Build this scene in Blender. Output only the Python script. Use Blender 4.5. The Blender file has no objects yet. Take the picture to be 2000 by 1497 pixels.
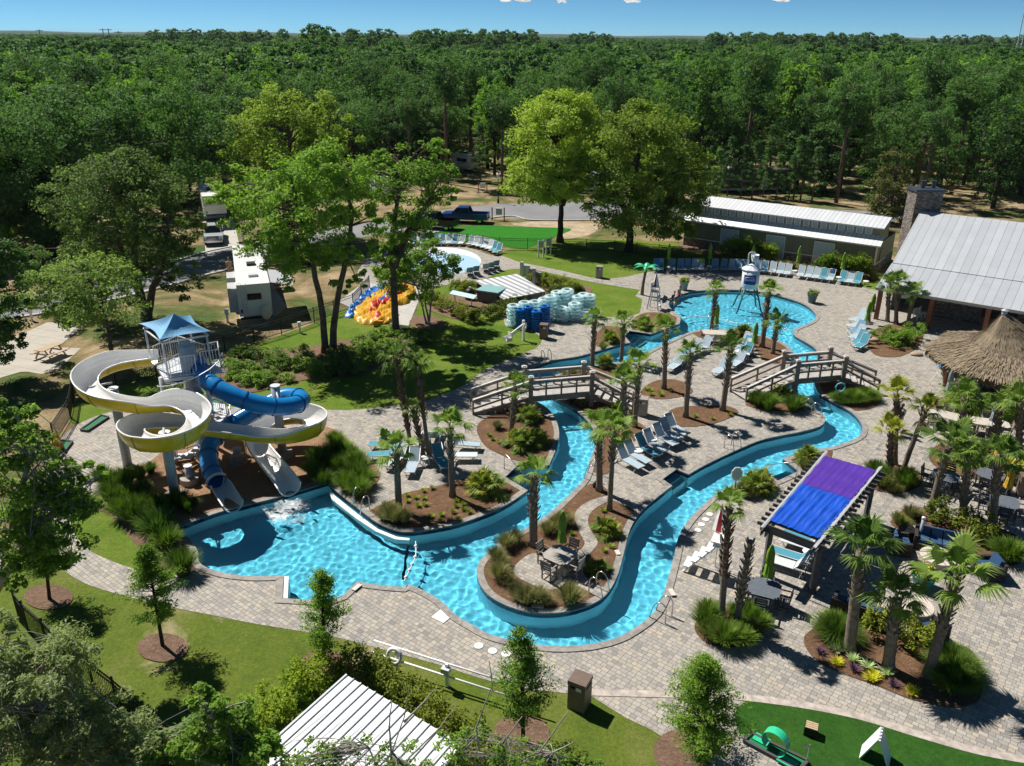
import bpy, math, random
import numpy as np
from mathutils import Vector, Matrix
from mathutils.geometry import delaunay_2d_cdt
R = math.radians
rnd = random.Random(7)
nrg = np.random.default_rng(11)
sc = bpy.context.scene
COL = sc.collection

# ------------------------------------------------------------------ camera
IW, IH, FOC, CAMH = 2000, 1497, 1617.0, 21.0
PITCH = math.atan((748.5 - 71) / FOC); ROLL = R(0.38)
CP, SP = math.cos(PITCH), math.sin(PITCH)
def ray(u, v):
    x, y = u - 1000, 748.5 - v
    c, s = math.cos(ROLL), math.sin(ROLL)
    x, y = x * c - y * s, x * s + y * c
    return Vector((x, FOC * CP + y * SP, -FOC * SP + y * CP))
def g(u, v, z=0.0):                       # point of the picture on the level z
    d = ray(u, v); t = (z - CAMH) / d.z
    return Vector((d.x * t, d.y * t, z))
def gy(u, v, y):                          # point of the picture in the vertical plane at depth y
    d = ray(u, v); t = y / d.y
    return Vector((d.x * t, y, CAMH + d.z * t))
cam = bpy.data.cameras.new('camera'); co = bpy.data.objects.new('camera', cam); COL.objects.link(co)
cam.sensor_width = 36; cam.lens = 36 * FOC / IW; cam.clip_start = 0.5; cam.clip_end = 60000
co.matrix_world = Matrix.Translation((0, 0, CAMH)) @ Matrix.Rotation(R(90) - PITCH, 4, 'X') @ Matrix.Rotation(ROLL, 4, 'Z')
sc.camera = co

# ------------------------------------------------------------------ light
SUN_EL, SUN_DIR = R(52), R(140)           # direction towards the sun, measured from +X
world = bpy.data.worlds.new('World'); sc.world = world; world.use_nodes = True
nt = world.node_tree; nt.nodes.clear()
sky = nt.nodes.new('ShaderNodeTexSky'); sky.sky_type = 'NISHITA'; sky.sun_disc = False
sky.sun_elevation = SUN_EL; sky.sun_rotation = R(90) - SUN_DIR
sky.air_density = 0.32; sky.dust_density = 0.0; sky.ozone_density = 5.0; sky.altitude = 0
bg = nt.nodes.new('ShaderNodeBackground'); bg.inputs['Strength'].default_value = 0.078
wo = nt.nodes.new('ShaderNodeOutputWorld')
tn = nt.nodes.new('ShaderNodeMix'); tn.data_type = 'RGBA'; tn.blend_type = 'MULTIPLY'; tn.inputs[0].default_value = 1; tn.inputs[7].default_value = (0.60, 0.88, 0.86, 1)
nt.links.new(sky.outputs[0], tn.inputs[6]); nt.links.new(tn.outputs[2], bg.inputs[0]); nt.links.new(bg.outputs[0], wo.inputs[0])
sun = bpy.data.lights.new('sun', 'SUN'); so = bpy.data.objects.new('sun', sun); COL.objects.link(so)
sun.energy = 4.8; sun.angle = R(0.53); sun.color = (1.0, 0.95, 0.87)
so.rotation_euler = Vector((-math.cos(SUN_DIR) * math.cos(SUN_EL), -math.sin(SUN_DIR) * math.cos(SUN_EL), -math.sin(SUN_EL))).to_track_quat('-Z', 'Y').to_euler()
so.location = (-60, 60, 90)
sc.view_settings.view_transform = 'Standard'; sc.view_settings.look = 'None'
sc.view_settings.exposure = 0.48; sc.view_settings.gamma = 1
cy = sc.cycles
cy.max_bounces = 7; cy.diffuse_bounces = 3; cy.glossy_bounces = 3; cy.transmission_bounces = 6; cy.transparent_max_bounces = 12
cy.sample_clamp_indirect = 3.0; cy.caustics_reflective = False; cy.caustics_refractive = True
cy.use_denoising = True

# ------------------------------------------------------------------ materials
MATS = {}
def _new(name):
    m = bpy.data.materials.new(name); m.use_nodes = True
    n = m.node_tree.nodes; b = n['Principled BSDF']
    return m, m.node_tree, n, b
def N(t, kind, **kw):
    n = t.nodes.new(kind)
    for k, v in kw.items():
        if k in n.inputs: n.inputs[k].default_value = v
        else: setattr(n, k, v)
    return n
def ramp(t, src, stops, interp='LINEAR'):
    r = t.nodes.new('ShaderNodeValToRGB'); e = r.color_ramp.elements; r.color_ramp.interpolation = interp
    while len(e) < len(stops): e.new(0.5)
    for x, (p, c) in zip(e, stops): x.position = p; x.color = (*c, 1) if len(c) == 3 else c
    t.links.new(src, r.inputs[0]); return r
def mixc(t, fac, a, b, mode='MIX'):
    m = t.nodes.new('ShaderNodeMix'); m.data_type = 'RGBA'; m.blend_type = mode
    for s, v in ((0, fac), (6, a), (7, b)):
        if isinstance(v, (int, float)): m.inputs[s].default_value = v
        elif isinstance(v, tuple): m.inputs[s].default_value = (*v, 1) if len(v) == 3 else v
        else: t.links.new(v, m.inputs[s])
    return m.outputs[2]
def coords(t, scale=(1, 1, 1), rotz=0, world=False):
    if world: c = t.nodes.new('ShaderNodeNewGeometry').outputs['Position']
    else: c = t.nodes.new('ShaderNodeTexCoord').outputs['Object']
    mp = t.nodes.new('ShaderNodeMapping'); mp.inputs['Scale'].default_value = scale; mp.inputs['Rotation'].default_value = (0, 0, rotz)
    t.links.new(c, mp.inputs[0]); return mp.outputs[0]
def noise(t, vec, scale, detail=4, rough=0.55, dist=0.0):
    n = N(t, 'ShaderNodeTexNoise', Scale=scale, Detail=detail, Roughness=rough, Distortion=dist)
    t.links.new(vec, n.inputs['Vector']); return n.outputs['Fac']
def bump(t, h, b, strength=0.3, dist=0.05):
    k = N(t, 'ShaderNodeBump', Strength=strength, Distance=dist); t.links.new(h, k.inputs['Height']); t.links.new(k.outputs[0], b.inputs['Normal'])
def plain(name, c, rough=0.6, metal=0.0, var=0.12, scale=6.0, spec=0.5):
    if name in MATS: return MATS[name]
    m, t, n, b = _new(name)
    v = coords(t); f = noise(t, v, scale, 5, 0.6)
    lo = tuple(x * (1 - var) for x in c); hi = tuple(min(1, x * (1 + var)) for x in c)
    r = ramp(t, f, [(0.3, lo), (0.7, hi)])
    t.links.new(r.outputs[0], b.inputs['Base Color'])
    b.inputs['Roughness'].default_value = rough; b.inputs['Metallic'].default_value = metal
    b.inputs['Specular IOR Level'].default_value = spec
    MATS[name] = m; return m
def leafmat(name, dark, light, trans=0.35, rough=0.6, patch=0.35, spec=0.12, obj=0.75):
    """leaves: hue differs leaf by leaf, tree by tree and slowly through the crown"""
    dark = tuple(x * 1.25 for x in dark); light = tuple(min(.8, x * k) for x, k in zip(light, (1.22, 1.30, 1.0)))
    m, t, n, b = _new(name)
    geo = t.nodes.new('ShaderNodeNewGeometry'); oi = t.nodes.new('ShaderNodeObjectInfo')
    v = coords(t); f = noise(t, v, patch, 3, 0.6)
    a = N(t, 'ShaderNodeMath', operation='MULTIPLY_ADD'); t.links.new(geo.outputs['Random Per Island'], a.inputs[0]); a.inputs[1].default_value = 0.55; t.links.new(f, a.inputs[2])
    s = N(t, 'ShaderNodeMath', operation='MULTIPLY_ADD'); t.links.new(oi.outputs['Random'], s.inputs[0]); s.inputs[1].default_value = obj; t.links.new(a.outputs[0], s.inputs[2])
    r = ramp(t, s.outputs[0], [(0.35, dark), (1.25 / 1.5, light)])
    q = N(t, 'ShaderNodeMath', operation='MULTIPLY'); t.links.new(s.outputs[0], q.inputs[0]); q.inputs[1].default_value = 0.66
    t.links.new(q.outputs[0], r.inputs[0])
    b.inputs['Roughness'].default_value = rough; b.inputs['Specular IOR Level'].default_value = spec
    t.links.new(r.outputs[0], b.inputs['Base Color'])
    tr = t.nodes.new('ShaderNodeBsdfTranslucent')
    c2 = mixc(t, 1.0, r.outputs[0], (1.2, 1.35, 0.75), 'MULTIPLY'); t.links.new(c2, tr.inputs[0])
    mx = t.nodes.new('ShaderNodeMixShader'); mx.inputs[0].default_value = trans
    t.links.new(b.outputs[0], mx.inputs[1]); t.links.new(tr.outputs[0], mx.inputs[2])
    t.links.new(mx.outputs[0], n['Material Output'].inputs[0])
    MATS[name] = m; return m

# ------------------------------------------------------------------ mesh builder
class MB:
    def __init__(s): s.v = []; s.f = []
    def add(s, vs, fs):
        o = len(s.v); s.v += [tuple(x) for x in vs]; s.f += [tuple(i + o for i in f) for f in fs]; return s
    def box(s, c, d, rz=0.0, rx=0.0):
        M = Matrix.Rotation(rz, 3, 'Z') @ Matrix.Rotation(rx, 3, 'X'); c = Vector(c)
        p = [c + M @ Vector((x * d[0] / 2, y * d[1] / 2, z * d[2] / 2)) for x in (-1, 1) for y in (-1, 1) for z in (-1, 1)]
        return s.add(p, [(0, 1, 3, 2), (4, 6, 7, 5), (0, 4, 5, 1), (2, 3, 7, 6), (0, 2, 6, 4), (1, 5, 7, 3)])
    def bar(s, p, q, w, h, up=(0, 0, 1)):
        p, q = Vector(p), Vector(q); d = (q - p).normalized(); up = Vector(up)
        if abs(d.dot(up)) > 0.98: up = Vector((0, 1, 0))
        x = d.cross(up).normalized() * w / 2; z = x.cross(d).normalized() * h / 2
        vs = [a + i * x + j * z for a in (p, q) for i, j in ((-1, -1), (1, -1), (1, 1), (-1, 1))]
        return s.add(vs, [(0, 1, 2, 3), (7, 6, 5, 4), (0, 4, 5, 1), (1, 5, 6, 2), (2, 6, 7, 3), (3, 7, 4, 0)])
    def tube(s, pts, r, n=8, cap=True):
        pts = [Vector(p) for p in pts]; rs = r if isinstance(r, (list, tuple)) else [r] * len(pts)
        vs = []; prev = None
        for i, p in enumerate(pts):
            d = (pts[min(i + 1, len(pts) - 1)] - pts[max(i - 1, 0)]).normalized()
            if prev is None: a = d.cross(Vector((0, 0, 1)) if abs(d.z) < 0.9 else Vector((1, 0, 0))).normalized()
            else: a = (prev - d * prev.dot(d)).normalized()
            prev = a; b = d.cross(a)
            vs += [p + (a * math.cos(k * 2 * math.pi / n) + b * math.sin(k * 2 * math.pi / n)) * rs[i] for k in range(n)]
        fs = [(i * n + k, i * n + (k + 1) % n, (i + 1) * n + (k + 1) % n, (i + 1) * n + k) for i in range(len(pts) - 1) for k in range(n)]
        if cap: fs += [tuple(range(n))[::-1], tuple((len(pts) - 1) * n + k for k in range(n))]
        return s.add(vs, fs)
    def lathe(s, prof, n=16, c=(0, 0, 0), a0=0.0, sx=1.0, sy=1.0, cap=True):
        c = Vector(c); vs = [c + Vector((r * math.cos(a0 + k * 2 * math.pi / n) * sx, r * math.sin(a0 + k * 2 * math.pi / n) * sy, z)) for r, z in prof for k in range(n)]
        fs = [(i * n + k, i * n + (k + 1) % n, (i + 1) * n + (k + 1) % n, (i + 1) * n + k) for i in range(len(prof) - 1) for k in range(n)]
        if cap:
            fs.append(tuple(range(n))[::-1]); fs.append(tuple((len(prof) - 1) * n + k for k in range(n)))
        return s.add(vs, fs)
    def prism(s, poly, z0, z1):
        n = len(poly); vs = [(p[0], p[1], z0) for p in poly] + [(p[0], p[1], z1) for p in poly]
        a = sum(poly[i][0] * poly[(i + 1) % n][1] - poly[(i + 1) % n][0] * poly[i][1] for i in range(n))
        if a < 0: vs = [(p[0], p[1], z0) for p in poly[::-1]] + [(p[0], p[1], z1) for p in poly[::-1]]
        return s.add(vs, [tuple(range(n))[::-1], tuple(range(n, 2 * n))] + [(i, (i + 1) % n, n + (i + 1) % n, n + i) for i in range(n)])
    def ball(s, c, r, n=10, m=7):
        r = (r, r, r) if isinstance(r, (int, float)) else r
        prof = [(math.sin(math.pi * i / m), -math.cos(math.pi * i / m)) for i in range(m + 1)]
        prof[0] = (0.02, -1); prof[-1] = (0.02, 1)
        o = len(s.v); s.lathe(prof, n)
        for i in range(o, len(s.v)):
            p = s.v[i]; s.v[i] = (c[0] + p[0] * r[0], c[1] + p[1] * r[1], c[2] + p[2] * r[2])
        return s
    def torus(s, c, Rr, r, n=16, m=8, sz=1.0):
        vs = [(c[0] + (Rr + r * math.cos(b)) * math.cos(a), c[1] + (Rr + r * math.cos(b)) * math.sin(a), c[2] + r * sz * math.sin(b))
              for a in [i * 2 * math.pi / n for i in range(n)] for b in [j * 2 * math.pi / m for j in range(m)]]
        return s.add(vs, [(i * m + j, ((i + 1) % n) * m + j, ((i + 1) % n) * m + (j + 1) % m, i * m + (j + 1) % m) for i in range(n) for j in range(m)])
    def quad(s, a, b, c, d): return s.add([a, b, c, d], [(0, 1, 2, 3)])
    def moved(s, M):
        s.v = [tuple(M @ Vector(p)) for p in s.v]; return s
    def data(s, name, mat, smooth=False):
        me = bpy.data.meshes.new(name); me.from_pydata(s.v, [], s.f); me.materials.append(mat)
        if smooth: me.polygons.foreach_set('use_smooth', [True] * len(me.polygons))
        me.validate(); me.update(); return me
    def build(s, name, mat, parent=None, smooth=False, world=False):
        if world and parent is not None:
            inv = wm(parent).inverted(); s.moved(inv)
        o = bpy.data.objects.new(name, s.data(name, mat, smooth)); COL.objects.link(o)
        if parent is not None: o.parent = parent
        return o
def wm(o):
    M = Matrix.LocRotScale(o.location, o.rotation_euler, o.scale)
    return wm(o.parent) @ M if o.parent else M
def qmesh(name, V, Q, mat, smooth=False):
    """a mesh from numpy arrays of vertices and quads (or triangles)"""
    me = bpy.data.meshes.new(name); k = Q.shape[1]
    me.vertices.add(len(V)); me.vertices.foreach_set('co', np.asarray(V, np.float32).ravel())
    me.loops.add(Q.size); me.loops.foreach_set('vertex_index', Q.astype(np.int32).ravel())
    me.polygons.add(len(Q)); me.polygons.foreach_set('loop_start', np.arange(0, Q.size, k, dtype=np.int32))
    if smooth: me.polygons.foreach_set('use_smooth', np.ones(len(Q), bool))
    me.materials.append(mat); me.update(calc_edges=True); return me
def mobj(name, me, parent=None):
    o = bpy.data.objects.new(name, me); COL.objects.link(o)
    if parent is not None: o.parent = parent
    return o
def tag(o, label=None, cat=None, group=None, kind=None):
    if label: o['label'] = label
    if cat: o['category'] = cat
    if group: o['group'] = group
    if kind: o['kind'] = kind
    return o
def thing(name, label, cat, loc=(0, 0, 0), rz=0.0, group=None):
    o = bpy.data.objects.new(name, None); COL.objects.link(o); o.location = loc; o.rotation_euler = (0, 0, rz)
    o.empty_display_size = 0.2
    return tag(o, label, cat, group)
KIDS = {}
def kids(o): return [c for c in bpy.data.objects if c.parent is o] if o.name not in KIDS else KIDS[o.name]
def dup(root, loc, rz=0.0, label=None, group=None, scale=None):
    """a copy of a thing with copies of its parts and sub-parts"""
    if root.name not in KIDS:
        KIDS[root.name] = [c for c in COL.objects if c.parent is root]
        for c in KIDS[root.name]: KIDS[c.name] = [d for d in COL.objects if d.parent is c]
    r = root.copy(); COL.objects.link(r); r.location = loc; r.rotation_euler = (0, 0, rz)
    if scale is not None: r.scale = (scale,) * 3 if isinstance(scale, (int, float)) else scale
    if label: r['label'] = label
    if group: r['group'] = group
    for ch in KIDS[root.name]:
        c = ch.copy(); COL.objects.link(c); c.parent = r
        for d in KIDS.get(ch.name, []):
            e = d.copy(); COL.objects.link(e); e.parent = c
    return r
USED = set()
def place(proto, loc, rz=0.0, label=None, group=None, scale=None):
    if proto.name not in USED:
        USED.add(proto.name); proto_copy = dup(proto, loc, rz, label, group, scale)
        PROTOS.append(proto); return proto_copy
    return dup(proto, loc, rz, label, group, scale)
PROTOS = []
def drop_protos():
    for p in PROTOS:
        for c in [x for x in COL.objects if x.parent is p]:
            for d in [x for x in COL.objects if x.parent is c]: bpy.data.objects.remove(d)
            bpy.data.objects.remove(c)
        bpy.data.objects.remove(p)
ORD = ['first', 'second', 'third', 'fourth', 'fifth', 'sixth', 'seventh', 'eighth', 'ninth', 'tenth', 'eleventh', 'twelfth', 'thirteenth', 'fourteenth', 'fifteenth', 'sixteenth', 'seventeenth', 'eighteenth', 'nineteenth', 'twentieth', 'twenty-first', 'twenty-second', 'twenty-third', 'twenty-fourth', 'twenty-fifth', 'twenty-sixth', 'twenty-seventh', 'twenty-eighth', 'twenty-ninth', 'thirtieth']

# ------------------------------------------------------------------ outlines
def smooth(px, sub=4, closed=True):
    """Catmull-Rom through ground points; a third value 1 keeps a corner sharp"""
    P = [g(p[0], p[1]).to_2d() for p in px]; C = [len(p) > 2 and p[2] for p in px]; n = len(P); out = []
    for i in range(n if closed else n - 1):
        a, b = P[i], P[(i + 1) % n]
        ta = Vector((0, 0)) if C[i] or (not closed and i == 0) else (b - P[i - 1]) / 2
        tb = Vector((0, 0)) if C[(i + 1) % n] or (not closed and i == n - 2) else (P[(i + 2) % n] - a) / 2
        k = sub
        L = (b - a).length
        if ta.length > L: ta = ta.normalized() * L
        if tb.length > L: tb = tb.normalized() * L
        for j in range(k):
            s = j / k; s2, s3 = s * s, s * s * s
            out.append((2 * s3 - 3 * s2 + 1) * a + (s3 - 2 * s2 + s) * ta + (-2 * s3 + 3 * s2) * b + (s3 - s2) * tb)
    if not closed: out.append(P[-1])
    return out
def inside(pt, poly):
    x, y = pt; r = False; j = len(poly) - 1
    for i in range(len(poly)):
        xi, yi = poly[i]; xj, yj = poly[j]
        if (yi > y) != (yj > y) and x < (xj - xi) * (y - yi) / (yj - yi) + xi: r = not r
        j = i
    return r
def region(rings, test, extra=()):
    """triangles of the plane cut by closed rings, kept where test(x, y)"""
    vs, es = [], []
    for r in rings:
        o = len(vs); n = len(r); vs += [Vector((p[0], p[1])) for p in r]; es += [(o + i, o + (i + 1) % n) for i in range(n)]
    vs += [Vector((p[0], p[1])) for p in extra]
    V, _, F, *_ = delaunay_2d_cdt(vs, es, [], 0, 1e-4)
    keep = []
    for f in F:
        c = ((V[f[0]][0] + V[f[1]][0] + V[f[2]][0]) / 3, (V[f[0]][1] + V[f[1]][1] + V[f[2]][1]) / 3)
        if test(c):
            a = (V[f[1]][0] - V[f[0]][0]) * (V[f[2]][1] - V[f[0]][1]) - (V[f[2]][0] - V[f[0]][0]) * (V[f[1]][1] - V[f[0]][1])
            keep.append(tuple(f) if a > 0 else tuple(f)[::-1])
    return V, keep
def offset(ring, d):
    """ring moved outwards by d (positive = away from the enclosed area)"""
    n = len(ring); A = sum(ring[i][0] * ring[(i + 1) % n][1] - ring[(i + 1) % n][0] * ring[i][1] for i in range(n))
    sg = 1 if A > 0 else -1; out = []
    for i in range(n):
        a, b, c = Vector(ring[i - 1]), Vector(ring[i]), Vector(ring[(i + 1) % n])
        e1 = (b - a); e2 = (c - b)
        if e1.length < 1e-6 or e2.length < 1e-6: out.append(b.copy()); continue
        n1 = Vector((e1.y, -e1.x)).normalized() * sg; n2 = Vector((e2.y, -e2.x)).normalized() * sg
        m = (n1 + n2)
        if m.length < 0.2: m = n1
        m = m.normalized(); k = min(1.5, 1 / max(0.3, m.dot(n1))); out.append(b + m * d * k)
    return out
def sheet(name, ring, z, mat, kind='structure', cut=True):
    near = [p for p in ring]
    if cut:
        V, F = region([near, OUT, INN], lambda c: inside(c, near) and not (inside(c, OUT) and not inside(c, INN)))
    else: V, F = region([near], lambda c: inside(c, near))
    m = MB(); m.add([(p[0], p[1], z) for p in V], F)
    o = m.build(name, mat); o['kind'] = kind; return o
# ------------------------------------------------------------------ ground materials
def paver_mat():
    m, t, n, b = _new('paver'); v = coords(t, (1, 1, 1), R(PAVE_ROT), True)
    wv = N(t, 'ShaderNodeTexNoise', Scale=2.2, Detail=2.0); t.links.new(v, wv.inputs['Vector'])
    jig = N(t, 'ShaderNodeVectorMath', operation='MULTIPLY_ADD'); t.links.new(wv.outputs['Color'], jig.inputs[0]); jig.inputs[1].default_value = (0.05, 0.05, 0); t.links.new(v, jig.inputs[2])
    br = N(t, 'ShaderNodeTexBrick', Scale=1.0); br.offset = 0.5; br.squash = 0.72; br.squash_frequency = 2; br.offset_frequency = 2
    br.inputs['Color1'].default_value = (0, 0, 0, 1); br.inputs['Color2'].default_value = (1, 1, 1, 1); br.inputs['Mortar'].default_value = (0.5, 0.5, 0.5, 1)
    br.inputs['Mortar Size'].default_value = 0.009; br.inputs['Brick Width'].default_value = 0.29; br.inputs['Row Height'].default_value = 0.185; br.inputs['Mortar Smooth'].default_value = 0.2
    t.links.new(jig.outputs[0], br.inputs['Vector'])
    c = ramp(t, br.outputs['Color'], [(0.0, (0.24, 0.228, 0.215)), (0.2, (0.36, 0.33, 0.285)), (0.42, (0.46, 0.42, 0.37)), (0.62, (0.30, 0.29, 0.28)), (0.82, (0.50, 0.43, 0.33)), (1.0, (0.19, 0.19, 0.195))])
    f = noise(t, v, 0.16, 4); c1 = mixc(t, ramp(t, f, [(0.35, (0, 0, 0)), (0.7, (1, 1, 1))]).outputs[0], c.outputs[0], (0.45, 0.415, 0.37))
    c1 = mixc(t, 0.65, c1, c.outputs[0])
    f3 = noise(t, v, 9, 4, 0.7); c1 = mixc(t, 0.28, c1, ramp(t, f3, [(0.3, (0.3, 0.3, 0.3)), (0.7, (0.95, 0.9, 0.85))]).outputs[0], 'MULTIPLY') if False else mixc(t, 0.5, c1, ramp(t, f3, [(0.25, (0.62, 0.62, 0.62)), (0.75, (1, 1, 1))]).outputs[0], 'MULTIPLY')
    mo = mixc(t, br.outputs['Fac'], c1, (0.16, 0.145, 0.13)); t.links.new(mo, b.inputs['Base Color'])
    b.inputs['Roughness'].default_value = 0.85
    inv = N(t, 'ShaderNodeMath', operation='SUBTRACT'); inv.inputs[0].default_value = 1; t.links.new(br.outputs['Fac'], inv.inputs[1]); bump(t, inv.outputs[0], b, 0.6, 0.02)
    return m
def grass_mat(name, a, c, d, sc1=0.35, worn=None):
    m, t, n, b = _new(name); v = coords(t, world=True)
    f1 = noise(t, v, sc1, 5, 0.6, 0.6); f2 = noise(t, v, 7, 5, 0.75)
    r = ramp(t, f1, [(0.3, a), (0.5, c), (0.72, d)])
    k = mixc(t, 0.75, r.outputs[0], ramp(t, f2, [(0.28, (0.45, 0.5, 0.4)), (0.75, (1.35, 1.3, 1.2))]).outputs[0], 'MULTIPLY')
    f6 = noise(t, v, 1.6, 4, 0.7); k = mixc(t, 0.6, k, ramp(t, f6, [(0.3, (0.72, 0.76, 0.7)), (0.7, (1.2, 1.15, 1.1))]).outputs[0], 'MULTIPLY')
    if worn:
        f4 = noise(t, v, 0.13, 6, 0.65, 0.8); k = mixc(t, ramp(t, f4, [(worn[1], (0, 0, 0)), (worn[1] + 0.1, (1, 1, 1))]).outputs[0], k, worn[0])
    t.links.new(k, b.inputs['Base Color']); b.inputs['Roughness'].default_value = 0.9; b.inputs['Specular IOR Level'].default_value = 0.15
    f5 = noise(t, v, 22, 3, 0.8); bump(t, f5, b, 0.9, 0.06); return m
def mulch_mat(name, a, c, d, sc=9.0, strength=1.0):
    m, t, n, b = _new(name); v = coords(t, world=True)
    w = N(t, 'ShaderNodeTexNoise', Scale=1.7, Detail=2.0); t.links.new(v, w.inputs['Vector'])
    vo = N(t, 'ShaderNodeVectorMath', operation='MULTIPLY_ADD'); t.links.new(w.outputs['Color'], vo.inputs[0]); vo.inputs[1].default_value = (2.5, 2.5, 0); t.links.new(v, vo.inputs[2])
    st = N(t, 'ShaderNodeMapping'); st.inputs['Scale'].default_value = (1, 3.6, 1); t.links.new(vo.outputs[0], st.inputs[0])
    f1 = noise(t, st.outputs[0], sc, 5, 0.7); f2 = noise(t, v, 0.9, 3)
    r = ramp(t, f1, [(0.3, a), (0.52, c), (0.75, d)]); k = mixc(t, 0.5, r.outputs[0], ramp(t, f2, [(0.3, (0.7, 0.7, 0.7)), (0.7, (1.2, 1.15, 1.1))]).outputs[0], 'MULTIPLY')
    t.links.new(k, b.inputs['Base Color']); b.inputs['Roughness'].default_value = 0.95; b.inputs['Specular IOR Level'].default_value = 0.1
    bump(t, f1, b, strength, 0.06); return m
def asphalt_mat():
    m, t, n, b = _new('asphalt'); v = coords(t, world=True); f = noise(t, v, 30, 3, 0.8); f2 = noise(t, v, 0.25, 5, 0.6)
    r = ramp(t, f2, [(0.3, (0.17, 0.175, 0.185)), (0.7, (0.235, 0.235, 0.245))]); k = mixc(t, 0.4, r.outputs[0], ramp(t, f, [(0.3, (0.7, 0.7, 0.7)), (0.7, (1.2, 1.2, 1.2))]).outputs[0], 'MULTIPLY')
    t.links.new(k, b.inputs['Base Color']); b.inputs['Roughness'].default_value = 0.9; return m
def concrete_mat(name='concrete', c=(0.45, 0.42, 0.38), joint=1.6, rot=0.0):
    m, t, n, b = _new(name); v = coords(t, (1, 1, 1), rot, True); f = noise(t, v, 0.8, 6, 0.65); f2 = noise(t, v, 14, 3, 0.7)
    r = ramp(t, f, [(0.3, tuple(x * 0.8 for x in c)), (0.7, c)])
    br = N(t, 'ShaderNodeTexBrick', Scale=1.0); br.offset = 0; br.inputs['Brick Width'].default_value = 9.0; br.inputs['Row Height'].default_value = joint; br.inputs['Mortar Size'].default_value = 0.02
    t.links.new(v, br.inputs['Vector']); k = mixc(t, 0.3, r.outputs[0], ramp(t, f2, [(0.3, (0.75, 0.75, 0.75)), (0.7, (1.1, 1.1, 1.1))]).outputs[0], 'MULTIPLY')
    k = mixc(t, br.outputs['Fac'], k, tuple(x * 0.45 for x in c)); t.links.new(k, b.inputs['Base Color']); b.inputs['Roughness'].default_value = 0.9; return m
def soil_mat():
    m, t, n, b = _new('sandy_soil'); v = coords(t, world=True)
    f = noise(t, v, 0.11, 7, 0.62, 0.9); f2 = noise(t, v, 5, 5, 0.7); f3 = noise(t, v, 0.45, 5, 0.65)
    r = ramp(t, f, [(0.36, (0.062, 0.125, 0.035)), (0.46, (0.15, 0.16, 0.06)), (0.53, (0.30, 0.235, 0.145)), (0.68, (0.48, 0.385, 0.255))])
    k = mixc(t, 0.8, r.outputs[0], ramp(t, f2, [(0.28, (0.5, 0.5, 0.45)), (0.75, (1.25, 1.2, 1.1))]).outputs[0], 'MULTIPLY')
    k = mixc(t, 0.6, k, ramp(t, f3, [(0.4, (0.55, 0.5, 0.42)), (0.6, (1.1, 1.1, 1.1))]).outputs[0], 'MULTIPLY')
    t.links.new(k, b.inputs['Base Color']); b.inputs['Roughness'].default_value = 0.95; b.inputs['Specular IOR Level'].default_value = 0.1; bump(t, f2, b, 0.7, 0.06); return m
PAVE_ROT = 38
M_PAVE = paver_mat()
M_COPE = None
def coping_mat():
    m, t, n, b = _new('coping_brick'); v = coords(t, world=True)
    vo = N(t, 'ShaderNodeTexVoronoi', Scale=5.5); t.links.new(v, vo.inputs['Vector'])
    f = noise(t, v, 3, 4); r = ramp(t, vo.outputs['Color'], [(0.2, (0.22, 0.205, 0.19)), (0.8, (0.33, 0.305, 0.275))]); k = mixc(t, 0.5, r.outputs[0], ramp(t, f, [(0.3, (0.8, 0.8, 0.8)), (0.7, (1.1, 1.1, 1.1))]).outputs[0], 'MULTIPLY')
    t.links.new(k, b.inputs['Base Color']); b.inputs['Roughness'].default_value = 0.8; return m
M_COPE = coping_mat()
M_LAWN = grass_mat('lawn_grass', (0.085, 0.165, 0.016), (0.135, 0.215, 0.024), (0.20, 0.235, 0.048), 0.32)
M_LAWN2 = grass_mat('worn_lawn_grass', (0.085, 0.150, 0.020), (0.145, 0.195, 0.030), (0.23, 0.23, 0.085), 0.22, ((0.42, 0.34, 0.21), 0.6))  # yellower grass of the bottom lawn, worn to sand in patches
M_TURF = grass_mat('artificial_turf', (0.030, 0.105, 0.014), (0.036, 0.118, 0.016), (0.044, 0.13, 0.02), 0.8)
M_TURF2 = grass_mat('bright_turf', (0.025, 0.19, 0.012), (0.028, 0.205, 0.013), (0.032, 0.22, 0.015), 0.5)
M_STRAW = mulch_mat('pine_straw', (0.062, 0.045, 0.026), (0.20, 0.115, 0.068), (0.36, 0.235, 0.15), 7.0)
M_CHIP = mulch_mat('wood_chip', (0.22, 0.125, 0.07), (0.40, 0.255, 0.155), (0.55, 0.39, 0.26), 14.0)
M_BED = mulch_mat('bark_mulch', (0.12, 0.075, 0.05), (0.24, 0.155, 0.11), (0.36, 0.26, 0.19), 8.0)
M_ASPH = asphalt_mat(); M_CONC = concrete_mat('concrete', (0.47, 0.43, 0.37), 1.3, R(20)); M_SLAB = concrete_mat('pale_concrete', (0.50, 0.48, 0.45), 2.4, R(35)); M_SOIL = soil_mat()

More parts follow.
